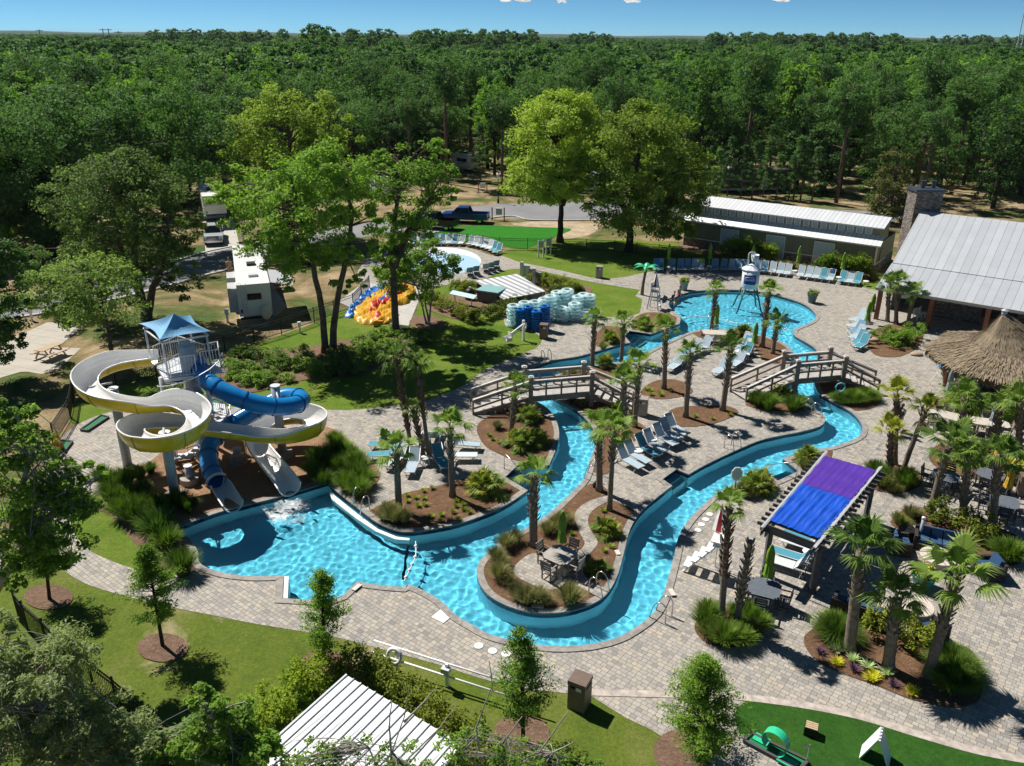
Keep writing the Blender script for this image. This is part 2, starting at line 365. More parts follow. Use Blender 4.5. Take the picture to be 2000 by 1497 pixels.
# ------------------------------------------------------------------ pool outlines
OUT_PX = [(1309,603),(1307,592),(1320,581.5),(1347,572),(1387,568),(1427,567.6),(1467,569.5),(1507,576),(1547,587),(1574,597.6),(1590,611),(1593,621.6),(1582,632),(1561,640),(1550,647),(1551,656),(1563,664),(1587,678),(1597,690),(1600,705),(1594,725),(1590,747),(1601,771),(1627,787),(1657,803),(1678,822),(1684,841),(1673,857),(1641,870),(1619,876),(1590,881),(1560,887),(1529,898,1),(1560,922,1),(1519,941,1),(1492,921,1),(1440,945),(1400,966),(1368,993),(1341,1022),(1325,1051),(1317,1084),(1309,1116),(1295,1164),(1279,1196),(1253,1220),(1207,1247),(1154,1261),(1100,1265),(1060,1263),(1007,1255),(953,1240),(924,1224),(892,1205),(857,1173),(817,1151),(796,1144,1),(788,1149,1),(750,1146),(697,1139,1),(668,1166,1),(640,1176,1),(552,1171,1),(554,1126,1),(501,1128),(447,1123),(407,1112),(389,1099),(386,1077),(365,1050),(343,1034,1),(431,1002),(541,974),(640,944,1),(655,960),(704,999),(738,1024),(775,1039),(804,1041),(840,1037),(897,1025),(951,1006),(995,985),(1031,960,1),(987,934,1),(1013,909,1),(1072,911,1),(1088,874),(1092,847),(1086,823),(1070,800),(1040,782),(1012,770),(1004,752),(1014,735),(1040,720),(1080,706),(1134,697),(1200,678),(1231,671,1),(1221,659,1),(1229,648,1),(1272,654,1),(1327,634,1),(1328,619)]
INN_PX = [(1240,704),(1215,709),(1174,713),(1130,720),(1100,727),(1080,737),(1072,755),(1080,778),(1115,796),(1147,823),(1160,847),(1161,874),(1152,900),(1142,935),(1120,960),(1067,1009),(1007,1046),(980,1060),(948,1086),(932,1110),(935,1137),(953,1164),(988,1185),(1034,1198.5),(1082,1200),(1127,1193),(1167,1177),(1189,1158),(1207,1124),(1218,1084),(1231,1035),(1253,1001),(1287,971),(1313,951,1),(1294,938,1),(1321,919,1),(1345,929,1),(1380,909),(1446,878),(1494,859.5),(1561,846),(1601,835),(1611,825),(1611,814),(1598,805),(1571,787),(1547,771),(1539,750),(1541,725),(1545,702),(1547,686),(1531,672),(1507,662),(1480,655),(1438,647),(1400,644),(1355,648),(1320,662),(1293,675),(1267,688)]
OUT = smooth(OUT_PX); INN = smooth(INN_PX)
def in_pool(c): return inside(c, OUT) and not inside(c, INN)

# ------------------------------------------------------------------ ground, one sheet to the horizon
BIG = [(-10500, -300), (10500, -300), (10500, 10000), (-10500, 10000)]
MID = [(-160, -30), (160, -30), (160, 320), (-160, 320)]
V_, F_ = region([BIG, MID, OUT, INN], lambda c: not in_pool(c), [(x, y) for x in range(-120, 121, 40) for y in range(0, 300, 40) if not in_pool((x, y))])
gm = MB(); gm.add([(p[0], p[1], 0) for p in V_], F_); gm.build('ground', M_SOIL)['kind'] = 'structure'

def S(px, sub=3): return smooth(px, sub)
DECK_PX = [(84,1010),(78,1045),(82,1072),(100,1092),(132,1120),(167,1141),(228,1161),(335,1187),(421,1204),(501,1220),(600,1236),(670,1249),(741,1268),(862,1301),(959,1332),(1080,1353),(1149,1357,1),(1224,1404),(1281,1432),(1340,1480),(1400,1600,1),(2300,1700,1),(2200,560,1),(2000,520),(1850,490),(1760,520),(1715,566),(1690,563),(1620,545),(1560,533),(1480,526),(1400,522),(1300,528),(1240,537),(1225,541),(1190,545),(1165,545),(1100,530),(1050,520),(1012,512),(985,502),(960,500),(912,484),(850,478),(790,480),(740,495),(705,520),(700,545),(740,556),(800,560),(845,560),(882,556),(912,552),(950,544),(980,530),(1012,526),(1050,529),(1100,540),(1175,555),(1250,567,1),(1241,579,1),(1254,585,1),(1250,610),(1240,616),(1196,620),(1150,616),(1095,598),(1040,596),(1000,605),(984,622),(988,638,1),(1014,643),(1032,647),(1050,654),(1058,664),(1056,672),(1044,682),(1020,692),(1004,700),(952,720),(907,753),(860,773),(828,784),(747,796),(681,802),(598,800),(480,797),(380,792),(323,788),(240,800),(187,814),(150,831),(123,852),(97,884),(82,920),(84,960)]
DECK = S(DECK_PX)
LAWN_A = S([(1250,612),(1245,620),(1150,640),(1058,664),(1056,674),(1004,702),(907,756),(828,787),(747,799),(598,803),(480,800),(323,792),(187,820),(140,828),(143,790),(230,760),(310,740),(405,700),(440,690),(550,655),(614,632),(680,603),(690,615),(745,634),(800,640),(826,575),(860,556),(900,550),(980,526),(1050,526),(1100,538),(1175,553),(1250,567),(1256,585)])
LAWN_B = S([(960,502),(985,505),(1012,514),(1050,522),(1100,532),(1165,547),(1190,547),(1240,540),(1300,531),(1400,526),(1480,530),(1560,537),(1620,549),(1690,567),(1712,567),(1712,545),(1600,516),(1480,500),(1400,492),(1330,477),(1200,468),(1110,468),(1050,480),(1000,487)])
LAWN_D = S([(-60,1050),(60,1060),(84,1068),(100,1088),(132,1116),(167,1138),(228,1158),(335,1184),(501,1216),(670,1245),(862,1297),(959,1328),(1149,1353),(1281,1430),(1330,1480),(1340,1640,1),(-200,1640,1),(-200,1050)])
LAWN_E = S([(140,1008),(139,1021),(148,1048),(177,1077),(212,1094),(250,1108),(300,1122),(345,1130),(300,1090),(255,1053),(231,1021),(193,998),(153,996)])
sheet('lawn', LAWN_A, 0.012, M_LAWN); sheet('lawn', LAWN_B, 0.012, M_LAWN); sheet('lawn', LAWN_D, 0.012, M_LAWN2)
sheet('pool_deck', DECK, 0.024, M_PAVE)
sheet('lawn', LAWN_E, 0.036, M_LAWN)
sheet('artificial_turf', S([(1472,1367),(1580,1382),(1682,1403),(1790,1436),(1910,1470),(2000,1485),(2120,1520),(2120,1640,1),(1660,1640,1),(1571,1490),(1457,1445),(1435,1395)]), 0.036, M_TURF)
sheet('artificial_turf', S([(822,463),(875,450),(937,441),(1025,444),(1112,447),(1100,457),(1050,477),(1025,486),(975,481),(912,473)]), 0.03, M_TURF2)
# road, pads
ROAD = S([(-150,660),(30,620),(150,600),(300,565),(411,534),(502,513),(552,498),(650,475),(760,455),(850,440),(950,426),(1037,429),(1175,429),(1300,430),(1500,440),(1680,428),(1850,432),(1850,418),(1677,412),(1550,404),(1475,395),(1300,391),(1170,394),(1000,398),(912,405),(840,415),(760,428),(650,448),(548,469),(411,493),(300,528),(150,560),(30,585),(-150,612)])
sheet('road', ROAD, 0.012, M_ASPH)
def strip(name, px, w, z0, z1, mat):
    P = smooth(px, 4, False); m = MB(); a, b = [], []
    for i, p in enumerate(P):
        d = (P[min(i + 1, len(P) - 1)] - P[max(i - 1, 0)]).normalized(); n_ = Vector((-d.y, d.x)) * w / 2
        a.append(p + n_); b.append(p - n_)
    n = len(P); vs = [(p[0], p[1], z) for z in (z0, z1) for s in (a, b) for p in s]
    fs = []
    for i in range(n - 1): fs += [(2 * n + i, 3 * n + i, 3 * n + i + 1, 2 * n + i + 1), (i, i + 1, 3 * n - n + i + 1, 2 * n + i), (n + i, 3 * n + i, 3 * n + i + 1, n + i + 1)]
    fs += [(0, 2 * n, 3 * n, n), (n - 1, 2 * n - 1, 4 * n - 1, 3 * n - 1)]
    m.add(vs, fs); o = m.build(name, mat); o['kind'] = 'structure'; return o
strip('kerb', [(30,622),(150,602),(300,567),(411,536),(502,515),(552,500),(650,477)], 0.35, 0.0, 0.12, M_SLAB)
strip('kerb', [(950,428),(1000,423),(1037,431),(1175,431),(1300,432)], 0.3, 0.0, 0.12, M_SLAB)
strip('kerb', [(300,525),(411,491),(548,467),(650,446)], 0.3, 0.0, 0.12, M_SLAB)
sheet('driveway', S([(396,432,1),(456,428,1),(468,481,1),(402,497,1)]), 0.024, M_SLAB)
sheet('driveway', S([(452,523,1),(505,513,1),(560,600,1),(520,636,1),(470,640,1)]), 0.01, M_CONC)
sheet('driveway', S([(93,630,1),(168,634,1),(112,679,1),(158,681,1),(112,722),(80,731),(40,727),(-60,760,1),(-60,700,1)]), 0.016, M_CONC)
sheet('concrete_slab', S([(660,590,1),(745,527,1),(800,545,1),(824,572,1),(798,637,1),(748,631,1)]), 0.02, M_SLAB)
sheet('driveway', S([(840,440,1),(870,432,1),(885,447,1),(828,462,1)]), 0.02, M_SLAB)
sheet('sand_patch', S([(1000,438),(1040,433),(1110,434),(1170,440),(1150,460),(1105,467),(1085,462),(1115,448),(1025,443)]), 0.016, plain('bare_sand', (0.40, 0.32, 0.22), 0.95, 0, 0.3, 0.8, 0.1))
# splash pad: two-tone painted ring
def ell(u, v, a, b, n=40): return [g(u + a * math.cos(k * 2 * math.pi / n), v + b * math.sin(k * 2 * math.pi / n)).to_2d() for k in range(n)]
sheet('splash_pad', ell(862, 511, 78, 27), 0.034, plain('white_pool_paint', (0.66, 0.72, 0.76), 0.5, 0, 0.06), cut=False)
sheet('splash_pad', ell(866, 516, 72, 20), 0.042, plain('blue_pool_paint', (0.36, 0.55, 0.72), 0.5, 0, 0.08), cut=False)
# planting beds
BEDS = [
 ('straw', [(721,1000),(772,976),(790,965),(844,953),(873,946),(905,937),(945,930),(983,938),(1026,957),(951,1004),(897,1021),(830,1034),(790,1034),(758,1029),(734,1016)]),
 ('straw', [(932,834),(933,850),(949,874),(979,890),(1008,901),(1072,903),(1086,868),(1087,847),(1078,826),(1051,804),(1030,791),(973,807),(941,823)]),
 ('straw', [(1090,770),(1147,785),(1209,789),(1232,815),(1267,842),(1254,852),(1219,876),(1192,900),(1187,927),(1158,922),(1163,870),(1155,830),(1120,797),(1085,778)]),
 ('straw', [(1132,958),(1073,1014),(1012,1048),(985,1063),(955,1088),(940,1112),(943,1138),(962,1163),(995,1182),(1038,1195),(1082,1196),(1125,1189),(1163,1174),(1184,1155),(1201,1122),(1212,1084),(1226,1035),(1242,1007),(1229,993),(1207,983),(1195,978),(1187,960),(1165,945)]),
 ('straw', [(1251,766),(1275,747),(1305,742),(1333,747),(1353,763),(1341,774),(1293,781),(1264,777)]),
 ('straw', [(1303,811),(1320,798),(1368,794),(1422,795),(1442,806),(1427,817),(1390,830),(1347,835),(1312,830)]),
 ('straw', [(1354,651),(1400,645),(1438,648),(1480,656),(1507,663),(1531,674),(1547,688),(1545,704),(1515,712),(1490,704),(1480,690),(1462,668),(1430,662),(1400,659),(1372,663),(1360,657)]),
 ('straw', [(1455,790),(1500,765),(1535,753),(1547,771),(1571,787),(1568,803),(1530,805),(1480,800)]),
 ('straw', [(1588,752),(1640,745),(1700,757),(1722,775),(1715,792),(1690,802),(1650,802),(1627,787),(1605,772)]),
 ('straw', [(1430,945),(1440,930),(1480,916),(1512,942),(1510,960),(1480,970),(1445,965)]),
 ('straw', [(1534,895),(1560,885),(1600,878),(1625,880),(1618,905),(1590,922),(1566,922)]),
 ('straw', [(1356,1230),(1370,1205),(1420,1190),(1470,1205),(1490,1228),(1478,1252),(1430,1267),(1380,1258)]),
 ('straw', [(1570,1246),(1589,1228),(1615,1193),(1675,1205),(1750,1230),(1810,1250),(1885,1265),(1912,1296),(1918,1353),(1900,1377),(1855,1384),(1780,1368),(1720,1344),(1660,1323),(1600,1296),(1575,1270)]),
 ('straw', [(1695,940),(1705,918),(1745,908),(1785,920),(1802,942),(1780,960),(1740,964),(1708,958)]),
 ('straw', [(1738,1022),(1759,1001),(1780,992),(1810,995),(1870,1016),(1946,1031),(1991,1052),(2000,1076),(1994,1100),(1973,1106),(1900,1085),(1840,1043),(1792,1025),(1756,1034)]),
 ('straw', [(1816,885),(1815,900),(1828,913),(1854,926),(1884,933),(1912,939),(1968,948),(2010,960),(2100,940),(2050,880),(1931,864),(1874,858),(1835,868)]),
 ('straw', [(1812,806),(1835,780),(1890,768),(2010,790),(2050,840),(1940,836),(1890,826),(1850,816)]),
 ('straw', [(1690,668),(1700,650),(1735,635),(1775,636),(1802,655),(1792,680),(1760,697),(1730,699),(1705,692)]),
 ('straw', [(1236,648),(1272,652),(1325,631),(1322,622),(1300,613),(1262,612),(1238,624)]),
 ('straw', [(1166,678),(1164,655),(1185,638),(1215,642),(1229,668),(1200,675)]),
 ('straw', [(1100,729),(1150,719),(1178,715),(1222,711),(1235,720),(1190,740),(1140,745),(1100,742)]),
 ('bed', [(425,725),(432,692),(470,690),(530,685),(600,680),(650,668),(720,660),(760,650),(795,645),(830,655),(835,675),(790,700),(745,718),(700,735),(660,738),(620,742),(580,746),(540,757),(490,768),(440,757)]),
 ('bed', [(800,628),(820,617),(850,620),(872,632),(862,643),(830,646),(806,640)]),
 ('chip', [(245,985),(230,965),(240,920),(290,905),(330,875),(400,850),(480,848),(560,858),(640,836),(680,862),(729,905),(742,930),(718,975),(700,990),(690,982),(656,950),(640,941),(541,972),(431,1000),(343,1031),(300,1010)]),
 ('bed', [(151,994),(185,965),(215,975),(260,1000),(343,1034),(365,1050),(386,1077),(389,1100),(372,1122),(330,1118),(290,1090),(255,1053),(231,1021),(193,998)]),
 ('bed', [(830,600),(870,580),(960,560),(1060,560),(1150,560),(1140,585),(1060,598),(960,608),(900,625),(850,612)]),
 ('bed', [(1330,487),(1400,500),(1480,512),(1600,528),(1706,548),(1706,530),(1600,510),(1480,495),(1400,483),(1335,474)]),
]
BM = {'straw': M_STRAW, 'bed': M_BED, 'chip': M_CHIP}
for k, px in BEDS: sheet('mulch_bed', S(px), 0.05, BM[k])
for u, v, a, b in ((318,1267,50,28),(636,1300,52,28),(1018,1437,56,40),(95,1168,48,25),(1335,1470,60,45)): sheet('mulch_bed', ell(u, v, a, b, 28), 0.05, M_BED)
# winding paver path across the table island
sheet('path', S([(1186,971),(1156,979),(1132,993),(1122,1009),(1127,1030),(1135,1049),(1142,1065),(1124,1081),(1066,1084),(1039,1084),(1020,1094),(1003,1113),(1007,1126),(1023,1137),(1060,1153),(1087,1153),(1127,1148),(1165,1166),(1189,1156),(1156,1140),(1135,1116),(1132,1105),(1140,1094),(1162,1073),(1167,1060),(1154,1038),(1148,1019),(1156,1001),(1180,985),(1197,978)]), 0.064, M_PAVE, cut=False)
# border of half pavers along the turf
strip('path_edging', [(1149,1354),(1300,1358),(1400,1360),(1472,1366),(1580,1381),(1682,1402),(1790,1435),(1910,1469),(2010,1487)], 0.32, 0.02, 0.045, plain('edging_paver', (0.42, 0.365, 0.325), 0.85, 0, 0.35, 3.5))

# ------------------------------------------------------------------ the pool
M_PLAST = plain('pool_plaster', (0.76, 0.88, 0.94), 0.6, 0, 0.05, 2.0)
M_TILE = plain('navy_tile', (0.012, 0.03, 0.075), 0.25, 0, 0.3, 9.0)
M_WHITE = plain('white_paint', (0.80, 0.80, 0.78), 0.45, 0, 0.04)
WL = -0.13
def depth(x, y):                          # zero entry at the top of the beach pool
    d = -1.15
    t = (y - 62.0) / 20.0
    if t > 0: d = -1.15 + min(1, t) * 0.90
    return d
xs = [p[0] for p in OUT]; ys = [p[1] for p in OUT]
ext = [(x, y) for x in np.arange(min(xs), max(xs), 1.3) for y in np.arange(min(ys), max(ys), 1.3) if in_pool((x, y))]
V_, F_ = region([OUT, INN], in_pool, ext)
fm = MB(); fm.add([(p[0], p[1], depth(p[0], p[1])) for p in V_], F_)
for ring in (OUT, INN):
    n = len(ring)
    for i in range(n):
        a, b = ring[i], ring[(i + 1) % n]
        if (a - b).length < 1e-5: continue
        fm.quad((a[0], a[1], depth(*a)), (b[0], b[1], depth(*b)), (b[0], b[1], -0.2), (a[0], a[1], -0.2))
POOL = fm.build('pool_basin', M_PLAST); POOL['kind'] = 'structure'
tm = MB()
for ring in (OUT, INN):
    n = len(ring)
    for i in range(n):
        a, b = ring[i], ring[(i + 1) % n]
        if (a - b).length < 1e-5: continue
        tm.quad((a[0], a[1], -0.2), (b[0], b[1], -0.2), (b[0], b[1], 0.0), (a[0], a[1], 0.0))
to = tm.build('tile_band', M_TILE, POOL)
cm = MB()
for ring, sg in ((OUT, 1), (INN, -1)):
    o = offset(ring, 0.30 * sg); q = ring; n = len(ring)
    for i in range(n):
        j = (i + 1) % n
        if (ring[i] - ring[j]).length < 1e-5: continue
        A, B, C, D = q[i], q[j], o[j], o[i]
        zt = 0.06 + 0.0007 * (i % 7); cm.quad((*A, zt), (*B, zt), (*C, zt), (*D, zt)); cm.quad((*A, 0.0), (*B, 0.0), (*B, 0.062), (*A, 0.062)); cm.quad((*D, 0.0), (*C, 0.0), (*C, 0.062), (*D, 0.062))
        pass
cp = cm.build('coping', M_COPE, POOL)
def water_glass():
    m, t, n, b = _new('pool_water'); n.remove(b)
    rf = N(t, 'ShaderNodeBsdfRefraction', IOR=1.33, Roughness=0.0); rf.inputs[0].default_value = (0.42, 0.88, 1.0, 1)
    gl = N(t, 'ShaderNodeBsdfGlossy', Roughness=0.0)
    fr = N(t, 'ShaderNodeFresnel', IOR=1.33)
    mx = t.nodes.new('ShaderNodeMixShader'); t.links.new(fr.outputs[0], mx.inputs[0]); t.links.new(rf.outputs[0], mx.inputs[1]); t.links.new(gl.outputs[0], mx.inputs[2])
    t.links.new(mx.outputs[0], n['Material Output'].inputs[0]); return m
WATERMAT = water_glass; MNEE = True
step = 0.045
gx = np.arange(min(xs), max(xs), step); gyy = np.arange(min(ys), max(ys), step)
X, Y = np.meshgrid(gx, gyy)
K = np.random.default_rng(5)
H = np.zeros_like(X)
for i in range(80):
    lam = K.uniform(0.17, 0.6) if i < 66 else K.uniform(1.0, 2.6); th = K.uniform(0, 2 * math.pi); ph = K.uniform(0, 6.28); k = 2 * math.pi / lam
    H += (0.0038 if i < 66 else 0.0016) * lam ** 2 * np.sin(k * (X * math.cos(th) + Y * math.sin(th)) + ph)
keep = np.zeros(X.shape, bool)
# fast inside test by scan lines
def scan(poly, yv):
    c = []; n = len(poly)
    for i in range(n):
        a, b = poly[i], poly[(i + 1) % n]
        if (a[1] > yv) != (b[1] > yv): c.append(a[0] + (yv - a[1]) * (b[0] - a[0]) / (b[1] - a[1]))
    return sorted(c)
for j, yv in enumerate(gyy):
    co_ = scan(OUT, yv); ci = scan(INN, yv)
    row = np.zeros(len(gx), int)
    for c in co_: row += gx > c
    r2 = np.zeros(len(gx), int)
    for c in ci: r2 += gx > c
    keep[j] = (row % 2 == 1) & (r2 % 2 == 0)
grow = keep.copy()
grow[1:] |= keep[:-1]; grow[:-1] |= keep[1:]; g2 = grow.copy(); g2[:, 1:] |= grow[:, :-1]; g2[:, :-1] |= grow[:, 1:]
# quads over every cell that touches the pool; the rim runs on under the coping
idx = -np.ones(X.shape, int); idx[g2] = np.arange(g2.sum())
Vw = np.stack([X[g2], Y[g2], WL + H[g2]], 1)
a = idx[:-1, :-1]; b_ = idx[:-1, 1:]; c_ = idx[1:, 1:]; d_ = idx[1:, :-1]
ok = (a >= 0) & (b_ >= 0) & (c_ >= 0) & (d_ >= 0)
Qw = np.stack([a[ok], b_[ok], c_[ok], d_[ok]], 1)
WATER = mobj('water', qmesh('water', Vw, Qw, WATERMAT(), True)); WATER['kind'] = 'structure'
if MNEE:
    WATER.cycles.is_caustics_caster = True; POOL.cycles.is_caustics_receiver = True; sun.cycles.is_caustics_light = True
# ------------------------------------------------------------------ foliage
def norm(a): return a / np.maximum(1e-6, np.linalg.norm(a, axis=1, keepdims=True))
def leaves(C, D, size, rg, aspect=0.55, jit=0.9, droop=0.0):
    """one pointed quad per centre C; D is the way the leaf mostly faces"""
    n = len(C); nr = norm(D + rg.normal(0, jit, (n, 3))); t = norm(np.cross(nr, rg.normal(0, 1, (n, 3)))); b = np.cross(nr, t)
    t[:, 2] -= droop; s = size * rg.uniform(0.6, 1.35, (n, 1)); w = s * aspect * 0.5
    V = np.stack([C - t * s * 0.5, C + b * w + t * s * 0.05 + nr * s * 0.08, C + t * s * 0.5, C - b * w + t * s * 0.05 + nr * s * 0.08], 1).reshape(-1, 3)
    return V, np.arange(4 * n).reshape(n, 4)
def clumps(ells, k, rg, rel=0.26, shell=0.55, up=0.25):
    """clump centres spread through a union of ellipsoids (cx,cy,cz,rx,ry,rz)"""
    vol = np.array([e[3] * e[4] * e[5] for e in ells]) ** 0.75; pr = vol / vol.sum(); out = []
    for i in rg.choice(len(ells), k, p=pr):
        e = ells[i]; d = rg.normal(0, 1, 3); d[2] += up; d /= np.linalg.norm(d); r = shell + (1 - shell) * rg.random() ** 0.6
        r *= rg.uniform(0.82, 1.1)
        out.append((e[0] + d[0] * e[3] * r, e[1] + d[1] * e[4] * r, e[2] + d[2] * e[5] * r, rel * min(e[3], e[4]) * rg.uniform(0.6, 1.35), e[0], e[1], e[2]))
    return out
def crown(cl, per, size, rg, flat=0.62, aspect=0.55, jit=0.9, droop=0.0):
    Cs, Ds = [], []
    for c in cl:
        n = max(6, int(per * rg.uniform(0.6, 1.4))); d = rg.normal(0, 1, (n, 3)); d = norm(d) * rg.random((n, 1)) ** 0.45
        p = d * np.array([c[3], c[3], c[3] * flat]) + np.array(c[:3]); Cs.append(p)
        o = norm(p - np.array([c[4], c[5], c[6] - 1.0])); Ds.append(o * 0.7 + np.array([0, 0, 0.75]) + d * 0.35)
    return leaves(np.concatenate(Cs), np.concatenate(Ds), size, rg, aspect, jit, droop)
def limb(m, a, b, r0, r1, rg, sag=0.12, n=5, sides=5):
    a, b = Vector(a), Vector(b); L = (b - a).length; off = Vector(rg.normal(0, sag * L * 0.5, 3)); pts, rs = [], []
    for i in range(n + 1):
        t = i / n; p = a.lerp(b, t) + off * math.sin(math.pi * t) * 0.7; p.z += math.sin(math.pi * t) * L * 0.06; pts.append(p); rs.append(r0 + (r1 - r0) * t)
    m.tube(pts, rs, sides, False); return pts
BARK = plain('grey_bark', (0.12, 0.095, 0.075), 0.9, 0, 0.45, 3.0, 0.1)
BARKD = plain('dark_bark', (0.055, 0.045, 0.038), 0.95, 0, 0.45, 3.0, 0.1)
BARKP = plain('pine_bark', (0.17, 0.12, 0.09), 0.95, 0, 0.4, 2.0, 0.1)
BARKW = plain('pale_bark', (0.34, 0.31, 0.28), 0.9, 0, 0.35, 3.0, 0.1)
L_MID = leafmat('leaf_mid', (0.038, 0.090, 0.022), (0.195, 0.29, 0.06), 0.46)
L_YEL = leafmat('leaf_yellow_green', (0.075, 0.125, 0.020), (0.31, 0.37, 0.075), 0.42)
L_OLIVE = leafmat('leaf_olive', (0.044, 0.080, 0.030), (0.20, 0.265, 0.095), 0.44)
L_DARK = leafmat('leaf_dark', (0.013, 0.040, 0.018), (0.085, 0.155, 0.055), 0.4)
L_FOR = leafmat('leaf_forest', (0.011, 0.038, 0.017), (0.092, 0.165, 0.052), 0.42)
L_FORY = leafmat('leaf_forest_light', (0.030, 0.085, 0.016), (0.17, 0.285, 0.05), 0.42)
L_PINE = leafmat('pine_needle', (0.016, 0.050, 0.022), (0.10, 0.18, 0.066), 0.36)
L_CYP = leafmat('cypress_leaf', (0.026, 0.072, 0.014), (0.17, 0.265, 0.045), 0.4)
L_BUSH = leafmat('bush_leaf', (0.07, 0.14, 0.028), (0.33, 0.44, 0.09), 0.5)
L_WIL = leafmat('willow_leaf', (0.05, 0.075, 0.032), (0.24, 0.27, 0.15), 0.4)
L_CEDAR = leafmat('cedar_leaf', (0.030, 0.035, 0.014), (0.125, 0.125, 0.045), 0.2)
L_HEDGE = leafmat('hedge_leaf', (0.030, 0.060, 0.010), (0.20, 0.215, 0.035), 0.3)
L_SHR = leafmat('shrub_leaf', (0.030, 0.080, 0.008), (0.20, 0.26, 0.02), 0.3)
L_PALM = leafmat('palm_leaf', (0.022, 0.062, 0.014), (0.175, 0.24, 0.06), 0.3, 0.45)
L_PALMY = leafmat('palm_leaf_yellow', (0.055, 0.085, 0.012), (0.27, 0.27, 0.045), 0.25, 0.4)
L_GRS = leafmat('grass_blade', (0.022, 0.055, 0.010), (0.135, 0.205, 0.035), 0.25)
L_MUH = leafmat('muhly_blade', (0.055, 0.060, 0.028), (0.22, 0.205, 0.105), 0.25)
L_DRY = plain('dry_frond', (0.22, 0.15, 0.09), 0.9, 0, 0.4, 3.0, 0.1)

def tree(name, label, base, ells, trunks, leaf, bark, per=70, k=90, size=0.2, seed=1, group=None, rel=0.26, limbs=26, flat=0.62, r0=0.3, shell=0.5, aspect=0.55, cat='tree', droop=0.0):
    """base: world point; ells relative to it; trunks: list of polylines relative to the base"""
    rg = np.random.default_rng(seed); t = thing(name, label, cat, base, 0, group)
    cl = clumps(ells, k, rg, rel, shell); V, Q = crown(cl, per, size, rg, flat, aspect, 0.9, droop)
    mobj('crown', qmesh('crown', V, Q, leaf), t)
    m = MB(); tips = []
    for q in trunks:
        n = len(q); P = []; rs = []
        for i in range(n - 1):
            for j in range(4):
                s = j / 4; P.append(Vector(q[i]).lerp(Vector(q[i + 1]), s))
        P.append(Vector(q[-1])); N_ = len(P)
        for i in range(N_): rs.append(r0 * (1 - 0.72 * i / N_) * (1.35 if i == 0 else 1))
        for i in range(1, N_ - 1): P[i] += Vector(rg.normal(0, r0 * 0.16, 3))
        m.tube(P, rs, 9, True); tips += P[N_ // 2:]
    for i in rg.choice(len(cl), min(limbs, len(cl)), replace=False):
        c = Vector(cl[i][:3]); s = min(tips, key=lambda p: (p - c).length + 0.9 * max(0, p.z - c.z + 0.4))
        pts = limb(m, s, c, r0 * 0.28, 0.02, rg, 0.16)
        for _ in range(2):
            e = Vector(cl[rg.integers(len(cl))][:3])
            if (e - pts[3]).length < 3.2: limb(m, pts[3], e, r0 * 0.1, 0.012, rg, 0.2, 3, 4)
    m.build('trunk', bark, t, True); return t

# ------------------------------------------------------------------ forest prototypes
def proto_tree(name, kind, leaf, bark, seed, H=15.0, W=4.0, k=60, per=40, size=0.5):
    rg = np.random.default_rng(seed); m = MB()
    if kind == 'broad':
        ells = [(0, 0, H * 0.66, W, W, H * 0.34), (W * 0.35, -W * 0.2, H * 0.5, W * 0.7, W * 0.7, H * 0.3), (-W * 0.4, W * 0.2, H * 0.45, W * 0.65, W * 0.65, H * 0.3), (W * 0.3, W * 0.3, H * 0.2, W * 0.62, W * 0.62, H * 0.17), (-W * 0.3, -W * 0.45, H * 0.17, W * 0.6, W * 0.6, H * 0.15)]
        cl = clumps(ells, k, rg, 0.27, 0.6); V, Q = crown(cl, per, size, rg)
        m.tube([(0, 0, 0), (0.1, 0, H * 0.3), (0, 0.1, H * 0.7)], [0.34, 0.26, 0.1], 7)
        for c in cl[::6]: limb(m, (0.05, 0.05, H * rg.uniform(0.28, 0.55)), c[:3], 0.12, 0.03, rg)
    elif kind == 'pine':
        ells = [(0, 0, H * 0.82, W * 0.75, W * 0.75, H * 0.16), (0.6, 0.3, H * 0.70, W * 0.6, W * 0.55, H * 0.12), (-0.7, -0.3, H * 0.62, W * 0.5, W * 0.5, H * 0.10)]
        cl = clumps(ells, k, rg, 0.30, 0.35); V, Q = crown(cl, per, size, rg, 0.75, 0.35, 1.2)
        m.tube([(0, 0, 0), (0.1, 0.05, H * 0.45), (0, 0, H * 0.93)], [0.27, 0.2, 0.05], 7)
        for c in cl[::3]: limb(m, (0, 0, max(H * 0.4, c[2] - 0.6)), c[:3], 0.07, 0.02, rg, 0.1, 4, 4)
        for q in range(5):
            z = H * rg.uniform(0.3, 0.55); a = rg.uniform(0, 6.28); limb(m, (0, 0, z), (math.cos(a) * 1.6, math.sin(a) * 1.6, z + 0.5), 0.05, 0.015, rg, 0.1, 3, 4)
    else:                                  # narrow young pine
        cl = []
        for i in range(k):
            t = rg.random() ** 0.8; z = H * (0.12 + 0.86 * t); r = W * (1 - t) ** 0.8 * rg.uniform(0.3, 1.0) + 0.1; a = rg.uniform(0, 6.28)
            cl.append((r * math.cos(a), r * math.sin(a), z, 0.45, 0, 0, z - 1))
        V, Q = crown(cl, per, size, rg, 0.6, 0.35, 1.1); m.tube([(0, 0, 0), (0, 0, H * 0.95)], [0.13, 0.03], 6)
    t = thing(name, 'x', 'tree'); mobj('crown', qmesh('crown', V, Q, leaf), t); m.build('trunk', bark, t, True); return t
